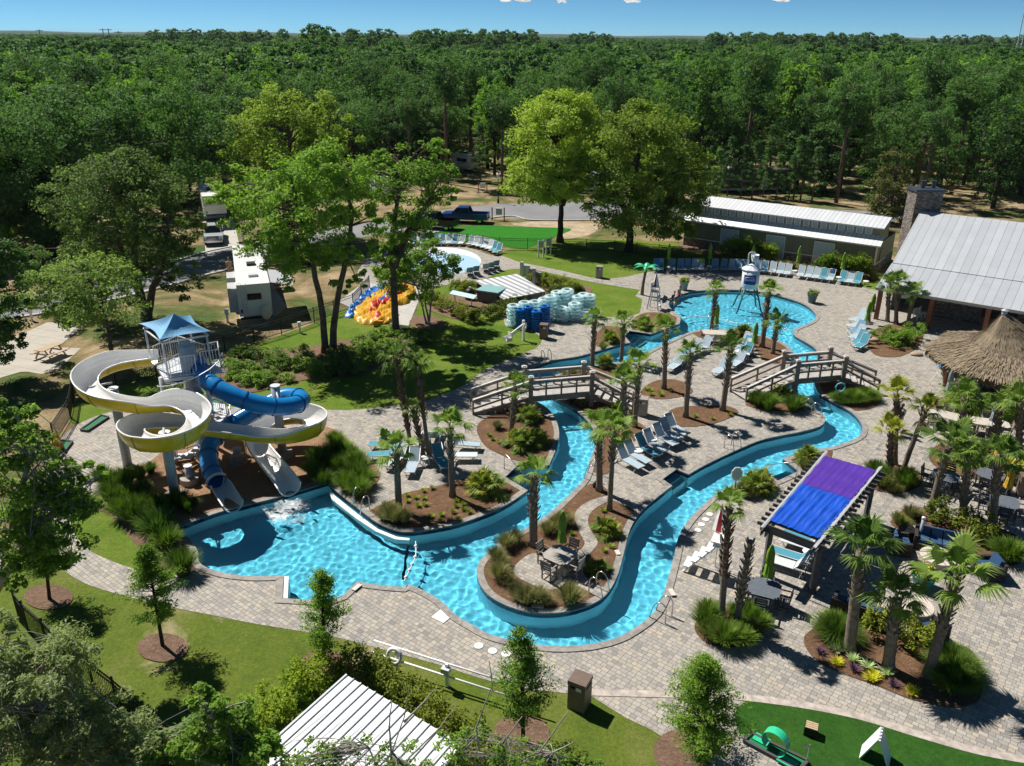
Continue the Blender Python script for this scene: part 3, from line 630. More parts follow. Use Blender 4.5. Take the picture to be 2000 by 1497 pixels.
PR = [
 (proto_tree('oak_tree', 'broad', L_FOR, BARKD, 21, 14.5, 4.6, 125, 52, 0.40), 'broad dark green oak crown in the forest beyond the campground'),
 (proto_tree('oak_tree', 'broad', L_DARK, BARKD, 22, 13.5, 4.2, 118, 52, 0.40), 'blackish green oak crown in the forest beyond the campground'),
 (proto_tree('hickory_tree', 'broad', L_FORY, BARKD, 23, 17.5, 3.1, 112, 50, 0.42), 'light green leafy tree lit among the darker forest trees'),
 (proto_tree('pine_tree', 'pine', L_PINE, BARKP, 24, 18.0, 4.4, 84, 60, 0.42), 'tall bare-trunked pine rising out of the forest'),
 (proto_tree('pine_tree', 'pine', L_PINE, BARKP, 25, 16.5, 3.8, 78, 60, 0.42), 'medium bare-trunked pine with a rounded top in the forest'),
 (proto_tree('sapling_pine', 'young', L_PINE, BARKP, 26, 9.0, 2.0, 70, 30, 0.34), 'narrow young pine at the edge of the forest'),
]
EDGE = [(-900,560),(0,530),(70,520),(200,472),(380,402),(500,378),(700,364),(900,362),(960,368),(1040,376),(1200,378),(1385,374),(1560,388),(1700,399),(1900,402),(2200,414),(3000,450)]
def edge_v(u):
    for (a, b), (c, d) in zip(EDGE, EDGE[1:]):
        if a <= u <= c: return b + (d - b) * (u - a) / (c - a)
    return 560
FOREST = []
rg = np.random.default_rng(77); cells = {}
def far_enough(x, y, d):
    i, j = int(x // d), int(y // d)
    for a in range(i - 1, i + 2):
        for b in range(j - 1, j + 2):
            for q in cells.get((d, a, b), ()):
                if (q[0] - x) ** 2 + (q[1] - y) ** 2 < d * d: return False
    cells.setdefault((d, i, j), []).append((x, y)); return True
cand = []
for _ in range(60000):
    y = rg.uniform(60, 330); x = rg.uniform(-0.74, 0.72) * y + rg.uniform(-12, 12)
    v_ = project = None
    D = y * CP + CAMH * SP; u = 1000 + x / D * FOC; v = 748.5 - FOC * (y * SP - CAMH * CP) / D
    if v > edge_v(u): continue
    if 1385 < u < 1535 and v > 358 or 880 < u < 945 and 326 < v < 345: continue
    cand.append((x, y, u, v))
cand.sort(key=lambda c: c[1] + rg.uniform(-8, 8))
NEAR = [c for c in cand if far_enough(c[0], c[1], 5.2)]
NEAR.sort(key=lambda c: c[1])
wts_left = [0.34, 0.32, 0.18, 0.06, 0.06, 0.04]; wts_mid = [0.24, 0.17, 0.15, 0.24, 0.17, 0.03]
cnt = 0; REST = []; TALL = []
for x, y, u, v in NEAR:
    if cnt >= 290 or v < 190: REST.append((x, y)); continue
    edge = v > edge_v(u) - 14
    w = wts_left if u < 700 else wts_mid
    k = int(rg.choice(6, p=w))
    if edge and 850 < u < 1560 and rg.random() < 0.55: k = 5
    s = rg.uniform(0.72, 1.1) if k != 3 else rg.uniform(0.9, 1.12)
    if u < 250: s *= 0.95
    place(PR[k][0], (x, y, 0), rg.uniform(0, 6.28), PR[k][1], 'trees of the forest beyond the campground', (s * rg.uniform(0.85, 1.15), s * rg.uniform(0.85, 1.15), s * rg.uniform(0.9, 1.1))); cnt += 1
# the far wood: too many to count, one object of scattered crowns
for _ in range(26000):
    y = math.sqrt(rg.uniform(200 ** 2, 900 ** 2)); x = rg.uniform(-0.76, 0.72) * y
    if far_enough(x, y, 7.5): REST.append((x, y))
for u0, u1, y0, n_, in ((1330, 1660, 620, 90), (830, 1030, 520, 50), (640, 690, 330, 4), (720, 800, 560, 12), (1090, 1160, 640, 10), (1700, 1990, 760, 40), (380, 620, 700, 40)):
    for _ in range(n_): yy = y0 + rg.uniform(0, 90); TALL.append(((rg.uniform(u0, u1) - 1000) / FOC * yy * 1.07, yy))
for _ in range(16000):
    y = math.sqrt(rg.uniform(880 ** 2, 3600 ** 2)); x = rg.uniform(-0.74, 0.72) * y; REST.append((x, y))
def far_crown(seed, leaf, n=150, pine=False):
    r = np.random.default_rng(seed)
    if pine: ells = [(0, 0, 13.0, 3.1, 3.1, 2.9), (0.5, 0.2, 10.5, 2.2, 2.2, 2.0)]
    else: ells = [(0, 0, 9.5, 4.6, 4.6, 4.6), (1.8, -1, 7.0, 3.2, 3.2, 3.6), (-1.8, 1, 6.5, 3.0, 3.0, 3.4)]
    V, Q = crown(clumps(ells, 46, r, 0.27, 0.65), n / 18, 0.72, r); return qmesh('far_crown', V, Q, leaf)
def stuff_instances(name, pts, mesh, seed, smin, smax, nt_=0):
    me = bpy.data.meshes.new(name); me.vertices.add(len(pts)); me.vertices.foreach_set('co', np.array([(p[0], p[1], 0) for p in pts], np.float32).ravel())
    r = np.random.default_rng(seed); at = me.attributes.new('sz', 'FLOAT', 'POINT'); sz = r.uniform(smin, smax, len(pts)).astype(np.float32)
    if nt_: sz[-nt_:] = r.uniform(1.38, 1.62, nt_)
    at.data.foreach_set('value', sz)
    ar = me.attributes.new('rot', 'FLOAT', 'POINT'); ar.data.foreach_set('value', r.uniform(0, 6.28, len(pts)).astype(np.float32))
    o = mobj(name, me); o['kind'] = 'stuff'
    ng = bpy.data.node_groups.new(name, 'GeometryNodeTree'); ng.interface.new_socket('Geometry', in_out='INPUT', socket_type='NodeSocketGeometry'); ng.interface.new_socket('Geometry', in_out='OUTPUT', socket_type='NodeSocketGeometry')
    gi = ng.nodes.new('NodeGroupInput'); go = ng.nodes.new('NodeGroupOutput'); ip = ng.nodes.new('GeometryNodeInstanceOnPoints')
    a1 = ng.nodes.new('GeometryNodeInputNamedAttribute'); a1.data_type = 'FLOAT'; a1.inputs[0].default_value = 'sz'
    a2 = ng.nodes.new('GeometryNodeInputNamedAttribute'); a2.data_type = 'FLOAT'; a2.inputs[0].default_value = 'rot'
    cx = ng.nodes.new('ShaderNodeCombineXYZ'); ng.links.new(a2.outputs[0], cx.inputs[2])
    oi = ng.nodes.new('GeometryNodeObjectInfo'); oi.inputs['As Instance'].default_value = True
    oi.inputs[0].default_value = mesh
    ng.links.new(gi.outputs[0], ip.inputs['Points']); ng.links.new(oi.outputs['Geometry'], ip.inputs['Instance']); ng.links.new(a1.outputs[0], ip.inputs['Scale']); ng.links.new(cx.outputs[0], ip.inputs['Rotation'])
    ng.links.new(ip.outputs[0], go.inputs[0])
    md = o.modifiers.new('scatter', 'NODES'); md.node_group = ng; return o
kinds = [('far_wood', L_FOR, False, 0.34), ('far_wood', L_DARK, False, 0.2), ('far_wood', L_PINE, True, 0.3), ('far_wood', L_FORY, False, 0.16)]
lot = rg.choice(4, len(REST), p=[k[3] for k in kinds])
for i, (nm, lf, pine, _) in enumerate(kinds):
    src = mobj('far_tree', far_crown(40 + i, lf, 520, pine)); P_ = [p for p, q in zip(REST, lot) if q == i]; tall = TALL if pine else []
    src.location = (P_[0][0], P_[0][1], 0); tag(src, ['broad dark crown just where the far wood begins', 'blackish oak crown just where the far wood begins', 'round pine top just where the far wood begins', 'pale green crown just where the far wood begins'][i], 'tree')
    stuff_instances(nm, P_[1:] + tall, src, 60 + i, 0.72, 1.28, len(tall))

# ------------------------------------------------------------------ big trees of the park
def E_(base, u, v, y, ru, rv, rd=None):
    """an ellipsoid of crown centred on a picture point at depth y, radii given in picture units"""
    c = gy(u, v, y); D = c.y * CP - (c.z - CAMH) * SP; k = D / FOC
    return (c.x - base.x, c.y - base.y, c.z - base.z, ru * k, (rd or ru) * k, rv * k)
def T_(base, pts):
    return [tuple(gy(u, v, base.y + dy) - base) for u, v, dy in pts]
def big(name, label, bu, bv, el, tr, leaf, bark, **kw):
    b = g(bu, bv); ells = [E_(b, e[0], e[1], b.y + e[4], e[2], e[3]) for e in el]
    return tree(name, label, b, ells, [T_(b, t) for t in tr], leaf, bark, **kw)
big('elm_tree', 'tall twin-trunked light green tree on the mulched slope beside the slide tower', 645, 690,
    [(560,420,125,110,0),(650,370,95,95,-1),(480,400,70,75,2),(690,450,60,90,0),(600,520,70,55,-1),(540,480,80,70,-2),(700,560,40,50,-1)],
    [[(636,690,0),(630,620,0),(612,520,-.5),(585,420,-.5),(565,340,0)],[(650,692,0),(655,600,0),(675,500,0),(690,420,0),(670,350,0)]], L_MID, BARK, per=105, k=330, size=0.23, seed=3, limbs=80, r0=0.27, rel=0.21, shell=0.35)
big('elm_tree', 'straight dark-trunked tree behind the tall double palms on the slope', 775, 655,
    [(800,370,75,80,0),(740,350,45,60,1),(860,360,45,55,0),(790,450,60,60,0),(840,300,40,35,0),(770,520,45,40,0)],
    [[(773,655,0),(769,560,0),(765,470,0),(775,400,0),(790,330,0)],[(768,520,0),(800,450,0),(840,390,0)]], L_MID, BARK, per=80, k=190, size=0.22, seed=4, limbs=60, r0=0.30, rel=0.24, shell=0.35)
big('crape_myrtle_tree', 'low dark green multi-stemmed tree beside the pump shed hedge', 836, 634,
    [(815,540,60,50,0),(860,520,40,30,0),(770,545,40,32,0),(840,490,35,25,0),(880,530,25,22,0)],
    [[(833,634,0),(825,600,0),(815,560,0)],[(837,634,0),(842,590,0),(850,540,0)],[(839,635,0),(830,590,.3),(840,520,.3)]], L_MID, BARKW, per=120, k=150, size=0.18, seed=5, r0=0.09, rel=0.28)
big('oak_tree', 'wide grey-green oak with forked trunk behind the slide tower canopy', 288, 625,
    [(230,380,110,85,0),(300,430,95,90,-1),(150,420,80,75,1),(240,500,120,70,-1),(340,520,65,75,-1),(260,330,70,50,0),(110,500,65,40,1),(350,460,50,60,0)],
    [[(287,628,0),(270,570,0),(240,500,0),(225,420,0)],[(287,628,0),(300,560,0),(320,520,0),(330,460,0)],[(275,590,0),(262,500,0),(265,400,0)]], L_OLIVE, BARK, per=105, k=330, size=0.23, seed=6, limbs=80, r0=0.34, rel=0.22, shell=0.4)
big('oak_tree', 'thin leaning tree beside the picnic pad left of the slide tower', 222, 712,
    [(175,545,100,40,0),(120,560,70,45,1),(200,595,85,35,-1),(240,560,45,45,0),(80,600,45,35,1),(150,610,60,28,-1)],
    [[(222,713,0),(213,650,0),(200,590,0),(170,540,0)]], L_OLIVE, BARK, per=110, k=150, size=0.2, seed=7, limbs=40, r0=0.17, rel=0.27)
big('sycamore_tree', 'tall yellow-green tree standing behind the fifth-wheel camper', 560, 470,
    [(560,270,105,75,0),(640,250,70,60,0),(490,280,70,70,1),(540,205,65,35,0),(450,370,50,40,1),(600,340,90,60,0),(530,380,60,50,-1)],
    [[(560,470,0),(556,400,0),(565,300,0),(560,220,0)],[(558,420,0),(600,330,0),(640,260,0)]], L_YEL, BARK, per=120, k=300, size=0.30, seed=8, limbs=80, r0=0.38, rel=0.22, shell=0.4)
big('elm_tree', 'round yellow-green tree left of the two standing on the sandy lawn', 1095, 474,
    [(1090,280,100,95,0),(1060,350,75,60,-1),(1130,340,70,70,0),(1095,225,75,45,0),(1030,340,45,50,0),(1045,390,50,28,-1)],
    [[(1094,474,0),(1096,420,0),(1095,370,0),(1085,280,0)],[(1096,400,0),(1130,320,0)]], L_YEL, BARKD, per=130, k=320, size=0.29, seed=9, limbs=60, r0=0.36, rel=0.22, shell=0.4)
big('elm_tree', 'broad yellow-green tree right of the two, shading the beach pool lounger row', 1228, 492,
    [(1255,310,115,100,0),(1190,370,65,60,-1),(1320,360,80,70,0),(1250,240,80,45,0),(1260,420,100,55,-1),(1150,350,45,45,0),(1330,420,65,45,0),(1370,350,35,45,0)],
    [[(1228,492,0),(1231,430,0),(1238,370,0),(1250,280,0)],[(1232,420,0),(1290,340,0)],[(1230,430,0),(1190,350,0)]], L_YEL, BARKD, per=130, k=380, size=0.29, seed=10, limbs=70, r0=0.42, rel=0.21, shell=0.4)
big('cedar_tree', 'brownish green cedar beside the stone chimney behind the bathhouse', 1742, 436,
    [(1740,380,42,60,0),(1750,320,28,35,0),(1722,415,32,30,0),(1770,410,35,30,0)], [[(1742,438,0),(1745,380,0),(1752,310,0)]], L_CEDAR, BARK, per=90, k=130, size=0.24, seed=12, r0=0.26, rel=0.3)
big('oak_tree', 'large blackish oak filling the left edge behind the road', 110, 500,
    [(60,260,130,85,0),(150,230,90,80,0),(0,330,120,110,0),(90,390,110,90,0),(230,300,100,90,1),(30,450,90,60,0),(380,300,95,75,3),(300,220,110,60,4)], [[(110,500,0),(105,420,0),(90,330,0)]], L_DARK, BARKD, per=140, k=340, size=0.34, seed=13, r0=0.5, rel=0.24, limbs=50)
big('oak_tree', 'dense dark tree leaning in at the left edge above the picnic pad', -60, 740,
    [(-20,600,70,110,0),(10,520,55,55,1),(15,660,40,50,0)], [[(-60,740,0),(-40,650,0),(-15,560,0)]], L_DARK, BARKD, per=120, k=150, size=0.2, seed=14, r0=0.3)
# foreground: trees outside the fence, close to the camera
big('bay_tree', 'bushy green tree covering the paving at the left edge below the slides', -40, 1290,
    [(40,930,105,115,0),(110,1020,85,80,-.3),(20,1060,85,75,-.3),(-30,860,70,80,0),(55,830,65,45,.3),(85,1090,60,40,-.3),(170,930,50,35,0),(130,960,60,50,.2)],
    [[(-40,1290,0),(-10,1150,0),(40,980,0),(60,860,0)],[(-10,1150,0),(60,1050,0),(150,950,0)]], L_BUSH, BARKW, per=110, k=230, size=0.15, seed=15, limbs=70, r0=0.17, rel=0.22, shell=0.3)
big('willow_tree', 'grey-green feathery tree in the bottom left corner outside the fence', 60, 1640,
    [(70,1330,125,85,0),(10,1440,130,100,-.4),(150,1440,120,85,-.4),(-20,1280,80,60,0),(260,1460,90,65,-.3),(110,1290,60,40,.2)],
    [[(60,1640,0),(70,1500,0),(75,1330,0)],[(65,1560,0),(160,1440,0)]], L_WIL, BARKW, per=130, k=300, size=0.13, seed=16, limbs=90, r0=0.12, rel=0.2, shell=0.3, aspect=0.35)
big('wax_myrtle_tree', 'dark green bush growing against the white roof in the bottom foreground', 430, 1640,
    [(420,1440,80,70,0),(340,1470,80,55,0),(490,1470,65,50,-.2),(415,1375,45,45,0),(300,1490,70,50,0),(450,1400,50,40,.2)], [[(430,1640,0),(420,1520,0),(415,1400,0)]], L_MID, BARKW, per=150, k=200, size=0.12, seed=17, limbs=60, r0=0.08, rel=0.24, shell=0.3)
big('wax_myrtle_tree', 'half-bare bush with grey twigs in front of the white roof', 760, 1660,
    [(620,1475,60,28,0),(700,1480,70,30,0),(790,1490,55,25,0),(560,1500,50,25,0)],
    [[(760,1660,0),(750,1560,0),(765,1470,0),(790,1400,0),(800,1340,0)],[(752,1540,0),(720,1460,0),(690,1440,0)],[(755,1560,0),(800,1480,0),(860,1420,0),(890,1380,0)],[(765,1480,0),(760,1420,0),(765,1370,0)],[(790,1410,0),(830,1370,0),(850,1345,0)]], L_MID, BARKW, per=60, k=50, size=0.10, seed=18, limbs=30, r0=0.03, rel=0.3, shell=0.3)
big('wax_myrtle_tree', 'half-bare bush with pale forked branches below the trash bin', 950, 1600,
    [(930,1470,60,40,0),(1010,1480,60,35,0),(1080,1490,60,28,0),(880,1450,40,28,0),(1150,1490,50,22,0)],
    [[(950,1600,0),(940,1500,0),(930,1420,0),(962,1340,0),(955,1290,0)],[(945,1520,0),(990,1440,0),(1020,1400,0)],[(950,1560,0),(1040,1490,0),(1095,1410,0),(1110,1390,0)],[(940,1500,0),(900,1470,0),(870,1420,0)],[(1040,1490,0),(1120,1450,0)]], L_MID, BARKW, per=55, k=60, size=0.10, seed=19, limbs=34, r0=0.03, rel=0.3, shell=0.3)

# young bald cypresses on the lawn
def cypress(label, bu, bv, tu, tv, wid, seed, low=0.30, dense=1.0):
    b = g(bu, bv); top = gy(tu, tv, b.y) - b; rg = np.random.default_rng(seed); D = b.y * CP + CAMH * SP; Wd = wid * D / FOC; H = top.z; cl = []; m = MB()
    m.tube([(0, 0, 0), top * 0.3, top * 0.65, top], [0.075, 0.06, 0.04, 0.01], 7)
    for i in range(int(86 * dense)):
        t = low + (1 - low) * rg.random(); a = rg.uniform(0, 6.28)
        prof = min(1, (t - low + 0.09) / 0.24) * (1 - max(0, t - 0.5) * 1.75) ** 0.9 if t < 0.98 else 0.1
        r = Wd * max(0.08, prof) * rg.uniform(0.45, 1.12); c = top * t + Vector((r * math.cos(a), r * math.sin(a), r * rg.uniform(0.0, 0.35)))
        pts = limb(m, top * max(0.2, t - 0.05), c, 0.02, 0.006, rg, 0.1, 4, 4)
        for s in (0.45, 0.72, 1.0):
            p = (top * max(0.2, t - 0.05)).lerp(c, s); cl.append((p.x, p.y, p.z, 0.13 + 0.13 * s * min(1.0, Wd), 0, 0, p.z - .5))
    V, Q = crown(cl, 40, 0.105, rg, 0.5, 0.34, 1.0)
    t_ = thing('bald_cypress', label, 'tree', b, 0, 'young bald cypresses on the lawn'); mobj('crown', qmesh('crown', V, Q, L_CYP), t_); m.build('trunk', BARKD, t_, True)
cypress('young cypress left of the two in front of the pool, over its own mulch ring', 318, 1263, 285, 1068, 58, 31)
cypress('young cypress whose crown covers the pool step below the slide pool', 633, 1298, 628, 1118, 50, 32, 0.22)
cypress('young cypress in front of the river bottom, left of the brown trash bin', 1022, 1448, 1018, 1228, 62, 33, 0.25)
cypress('largest young cypress, beside the green mini golf loop', 1378, 1492, 1378, 1285, 85, 34, 0.12, 1.7)
cypress('young cypress beside the path at the left edge, half hidden by a bush', 97, 1172, 78, 1000, 55, 35)

# ------------------------------------------------------------------ palms
def fan(m, base, d, L, rg, n=15, spread=2.5, droop=0.5):
    """one costapalmate frond: a stalk and a pleated fan of blades"""
    d = Vector(d).normalized(); side = d.cross(Vector((0, 0, 1)))
    side = side.normalized() if side.length > 0.05 else Vector((1, 0, 0)); upv = side.cross(d).normalized()
    st = L * rg.uniform(0.38, 0.55); p0 = Vector(base); p1 = p0 + d * st + Vector((0, 0, -0.04 * st)); w = 0.022
    m.add([p0 - side * w, p0 + side * w, p1 + side * w * 0.6, p1 - side * w * 0.6], [(0, 1, 2, 3)])
    bl = L - st * 0.55
    for i in range(n):
        a = (i / (n - 1) - 0.5) * spread; dr = d * math.cos(a) + side * math.sin(a); ln = bl * (1 - 0.28 * abs(a)) * rg.uniform(0.85, 1.1)
        mid = p1 + dr * ln * 0.55 + upv * (0.10 * ln * math.cos(a)) ; tip = p1 + dr * ln + Vector((0, 0, -droop * ln * rg.uniform(0.25, 0.75)))
        ww = ln * 0.040; s2 = (dr.cross(upv)).normalized() * ww
        m.add([p1, mid - s2, tip, mid + s2], [(0, 1, 2, 3)])
def palm_head(name, mat, seed, n=17, L=1.25, low=-0.45, high=1.35, droop=0.6, blades=21):
    rg = np.random.default_rng(seed); m = MB()
    for i in range(n):
        a = i * 2.399 + rg.uniform(-0.3, 0.3); e = low + (high - low) * ((i + 0.5) / n) ** 0.85
        fan(m, (0, 0, 0.1 * i / n), (math.cos(a) * math.cos(e), math.sin(a) * math.cos(e), math.sin(e)), L * rg.uniform(0.8, 1.12), rg, blades, 2.6, droop)
    me = bpy.data.meshes.new(name); me.from_pydata(m.v, [], m.f); me.materials.append(mat); me.update(); return me
HEADS = [palm_head('palm_crown', L_PALM, 100 + i, 15 + 2 * (i % 3), 1.3, (-0.5, -0.3, -0.6)[i % 3], 1.4, 0.5) for i in range(4)]
HEADW = [palm_head('palm_crown', L_PALM, 120 + i, 14, 1.15, -0.5, 1.2, 0.9, 21) for i in range(2)]
HEADY = [palm_head('palm_crown', L_PALMY, 110 + i, 17, 1.15, -0.2, 1.4, 0.45) for i in range(2)]
M_PTR = plain('palm_trunk', (0.20, 0.165, 0.13), 0.95, 0, 0.4, 7.0, 0.1)
M_BOOT = plain('palm_boot', (0.26, 0.205, 0.155), 0.95, 0, 0.5, 5.0, 0.1)
M_BOOTD = plain('brown_palm_boot', (0.14, 0.075, 0.045), 0.95, 0, 0.5, 5.0, 0.1)
def palm(label, bu, bv, hu, hv, r=0.15, boots=0.55, head=None, size=1.0, bend=0.0, dark=False, dead=0, seed=None, name='palm_tree', smooth_to=0.0):
    b = g(bu, bv); t = gy(hu, hv, b.y) - b; rg = np.random.default_rng(seed or int(bu * 7 + bv)); H = t.z
    th = thing(name, label, 'palm', b, 0, 'palms around the pool'); m = MB(); P = []
    for i in range(11):
        s = i / 10; x = t.x * (s ** (1 + bend) if bend >= 0 else s); P.append(Vector((x, t.y * s, t.z * s)))
    m.tube(P, [r * (1.25 if i == 0 else 1.0 - 0.02 * i + (0.06 if i % 2 else 0)) for i in range(11)], 10); m.build('trunk', M_PTR, th, True)
    if boots > 0:
        k = MB(); nb = int(H * boots * 22); z0 = 1 - boots
        for i in range(nb):
            s = z0 + boots * (i / nb) * 0.98; a = i * 2.4 + rg.uniform(-0.2, 0.2); f = s * 10; j = min(9, int(f)); c = P[j].lerp(P[j + 1], f - j)
            o = Vector((math.cos(a), math.sin(a), 0)); q = o.cross(Vector((0, 0, 1))) * 0.055; rr = r * 0.85; ln = rg.uniform(0.14, 0.26); out = rg.uniform(0.35, 0.75)
            p0 = c + o * rr; p1 = c + o * (rr + ln * out) + Vector((0, 0, ln)); th_ = o * 0.03
            k.add([p0 - q, p0 + q, p1 + q * 0.6, p1 - q * 0.6, p0 - q + th_, p0 + q + th_, p1 + q * 0.6 + th_, p1 - q * 0.6 + th_], [(0, 1, 2, 3), (4, 7, 6, 5), (0, 4, 5, 1), (1, 5, 6, 2), (2, 6, 7, 3), (3, 7, 4, 0)])
        k.build('boot_husk', M_BOOTD if dark else M_BOOT, th)
    if head is not None:
        h = mobj('crown', head, th); h.location = t; h.rotation_euler = (rg.uniform(-0.12, 0.12), rg.uniform(-0.12, 0.12), rg.uniform(0, 6.28)); s = size * rg.uniform(0.92, 1.08); h.scale = (s * .82,) * 3
    if dead:
        k = MB()
        for i in range(dead):
            a = rg.uniform(0, 6.28); fan(k, t + Vector((0, 0, -0.25)), (math.cos(a) * 0.5, math.sin(a) * 0.5, -1.0), 0.9, rg, 9, 1.3, 0.2)
        k.build('dead_frond', L_DRY, th)
    return th
H0, H1, H2, H3 = HEADS
palm('shaggy-booted palm with a bare lower trunk in the slide pool bed', 779, 996, 774, 880, 0.17, 0.36, H0, 1.05, dark=True, dead=3)
palm('palm with smooth lower trunk in the middle of the slide pool bed', 884, 971, 878, 835, 0.16, 0.5, H1, 1.0)
palm('slender leaning palm, leftmost of the trio among the loungers', 805, 886, 773, 700, 0.12, 0.75, HEADW[0], 1.2, dark=True, dead=2)
palm('slender palm, tallest-crowned at the right of the trio among the loungers', 838, 890, 814, 712, 0.11, 0.6, HEADW[1], 1.15, dark=True, dead=2)
palm('short-crowned palm in the middle of the trio among the loungers', 827, 891, 807, 800, 0.12, 0.7, H2, 0.6, dark=True)
palm('palm standing right against the near rail of the left footbridge', 998, 846, 1007, 756, 0.16, 0.8, H3, 0.95)
palm('palm with thick boots on the left rim of the table island', 1041, 1067, 1043, 930, 0.20, 0.62, H0, 0.92)
palm('thick palm by the river handrail, left of the pair below the navy loungers', 1171, 960, 1170, 838, 0.17, 0.55, H1, 1.0)
palm('smooth-trunked palm, right of the pair below the navy loungers', 1190, 998, 1199, 842, 0.13, 0.4, H2, 0.95)
palm('palm behind the right stairs of the left footbridge, taller of two', 1239, 835, 1248, 715, 0.16, 0.65, H3, 1.0)
palm('palm beside the right stairs of the left footbridge, shorter of two', 1221, 868, 1218, 745, 0.15, 0.75, H1, 0.95)
palm('palm beside the river steps, left of the two beyond the left footbridge', 1156, 716, 1162, 625, 0.15, 0.7, H0, 0.95)
palm('palm beside the river steps, right of the two beyond the left footbridge', 1213, 706, 1219, 630, 0.14, 0.55, H2, 0.9)
palm('palm alone in the small round bed on the island', 1297, 761, 1301, 645, 0.16, 0.6, H1, 1.0)
palm('palm at the left of the kidney-shaped bed on the island', 1339, 816, 1348, 690, 0.16, 0.5, H3, 0.98)
palm('palm at the right of the kidney-shaped bed on the island', 1411, 803, 1428, 680, 0.17, 0.62, H0, 0.95)
palm('palm beside the folded umbrella at the tip of the island', 1388, 651, 1399, 568, 0.16, 0.6, H2, 0.95)
palm('tall palm with dark boots at the water edge of the island', 1488, 679, 1502, 570, 0.18, 0.65, H1, 1.05, dark=True, dead=1)
palm('shorter palm right of the tall dark-booted one on the island', 1509, 692, 1518, 628, 0.15, 0.6, HEADW[1], 1.05)
palm('palm at the left of the pair in front of the pavilion', 1733, 629, 1737, 560, 0.16, 0.6, H3, 1.1)
palm('palm just right of the left pair in front of the pavilion', 1750, 632, 1752, 552, 0.16, 0.6, H0, 1.0)
palm('palm standing clear in front of the pavilion posts', 1772, 638, 1784, 572, 0.15, 0.6, H2, 1.0)
palm('yellowish palm at the corner of the thatched bar', 1847, 748, 1842, 690, 0.16, 0.8, HEADY[0], 1.0)
palm('palm in front of the thatched bar counter', 1948, 770, 1952, 722, 0.17, 0.8, H1, 0.95)
palm('brown-topped palm left of the leaning one, farther from the camera', 1748, 908, 1752, 770, 0.13, 0.5, HEADY[1], 1.1, dark=True, dead=3)
palm('dull palm left of the leaning one, nearer to the camera', 1737, 934, 1741, 842, 0.15, 0.75, HEADY[0], 0.95, dark=True, dead=2)
palm('palm leaning far to the right with a skirt of dead fronds', 1760, 931, 1809, 800, 0.14, 0.12, HEADY[1], 0.9, bend=0.25, dark=True, dead=4)
palm('leaning palm beside the dark dining set behind the sofa', 1818, 1001, 1852, 868, 0.18, 0.5, H0, 1.2)
palm('short booted palm between the dark dining sets', 1879, 1016, 1892, 892, 0.18, 0.75, H3, 0.95)
palm('palm with a smooth lower trunk covering the rightmost dining set', 1936, 1030, 1953, 890, 0.19, 0.55, H1, 1.15)
palm('palm behind the pale dining table near the thatched bar', 1880, 858, 1882, 778, 0.19, 0.8, H2, 1.2)
palm('palm beside the grey folded umbrellas near the thatched bar', 1945, 872, 1953, 800, 0.19, 0.85, H0, 1.1)
palm('palm at the right edge of the picture below the thatched bar', 1990, 884, 1992, 785, 0.18, 0.8, H3, 1.1)
palm('palm nearest the sofas, left of the trio at the bottom right', 1658, 1276, 1682, 1076, 0.21, 0.45, H1, 1.22, dead=1)
palm('palm in the middle of the trio at the bottom right', 1734, 1307, 1752, 1170, 0.21, 0.5, H2, 1.1)
palm('palm at the right of the trio at the bottom right', 1812, 1322, 1868, 1130, 0.19, 0.5, H0, 1.32)
palm('slim palm rising beside the white deck steps from a ring of grass', 1408, 1217, 1424, 990, 0.13, 0.6, H3, 0.72, dark=True, dead=1)
palm('headless palm stump standing in a ring of grass', 1437, 1227, 1466, 1056, 0.12, 0.75, None, dark=False)
# fan palm shrubs
def shrub_palm(label, u, v, s, mat=0, name='palmetto'):
    b = g(u, v, 0.04); t = thing(name, label, 'palmetto', b, 0, 'palmetto shrubs in the beds'); rg = np.random.default_rng(int(u + 3 * v)); k = MB()
    for q in range(5): fan_n = 0
    for i in range(3):
        o = Vector((rg.uniform(-0.35, 0.35), rg.uniform(-0.3, 0.3), 0.12)) * s
        h = mobj('fronds' if False else 'frond_cluster', (HEADY[i % 2] if (mat + i) % 3 else HEADS[i]), t); h.location = o; h.rotation_euler = (0, 0, rg.uniform(0, 6.28)); h.scale = (s * 0.82,) * 3
for q in [('palmetto shrub with yellow tips in the corner of the slide pool bed', 945, 960, 1.05), ('palmetto shrub under the left footbridge beside the river', 1035, 820, 0.8), ('large palmetto shrub in front of the footbridge palm', 1020, 872, 0.95), ('palmetto shrub in the straw under the leaning bridge palm', 1045, 868, 0.8),
  ('palmetto shrub on the right side of the table island', 1190, 1045, 0.72), ('big palmetto shrub beside the pergola, nearer to the river curve', 1474, 955, 0.95), ('palmetto shrub at the corner of the river steps by the pergola', 1580, 898, 0.85), ('palmetto shrub by the river behind the left footbridge rail', 1180, 716, 0.75),
  ('palmetto shrub left of the river steps beyond the footbridge', 1190, 668, 0.8), ('palmetto shrub on the planted peninsula of the beach pool', 1258, 640, 0.9), ('second palmetto on the planted peninsula, nearer the water', 1295, 632, 0.75), ('palmetto shrub at the island tip beside the folded umbrella', 1450, 655, 0.8), ('palmetto under the left stairs of the right footbridge', 1522, 775, 0.75),
  ('palmetto under the right stairs of the left footbridge', 1215, 808, 0.75), ('small dark palmetto beside the island dining chairs', 1165, 1118, 0.5), ('low palmetto clump in front of the pavilion', 1752, 668, 1.0), ('palmetto shrub in the bed behind the dark dining sets', 1880, 900, 0.9), ('palmetto shrub beside the thatched bar stools', 1865, 800, 0.95), ('palmetto at the right edge behind the yellow umbrella', 1975, 930, 0.95)]: shrub_palm(*q)

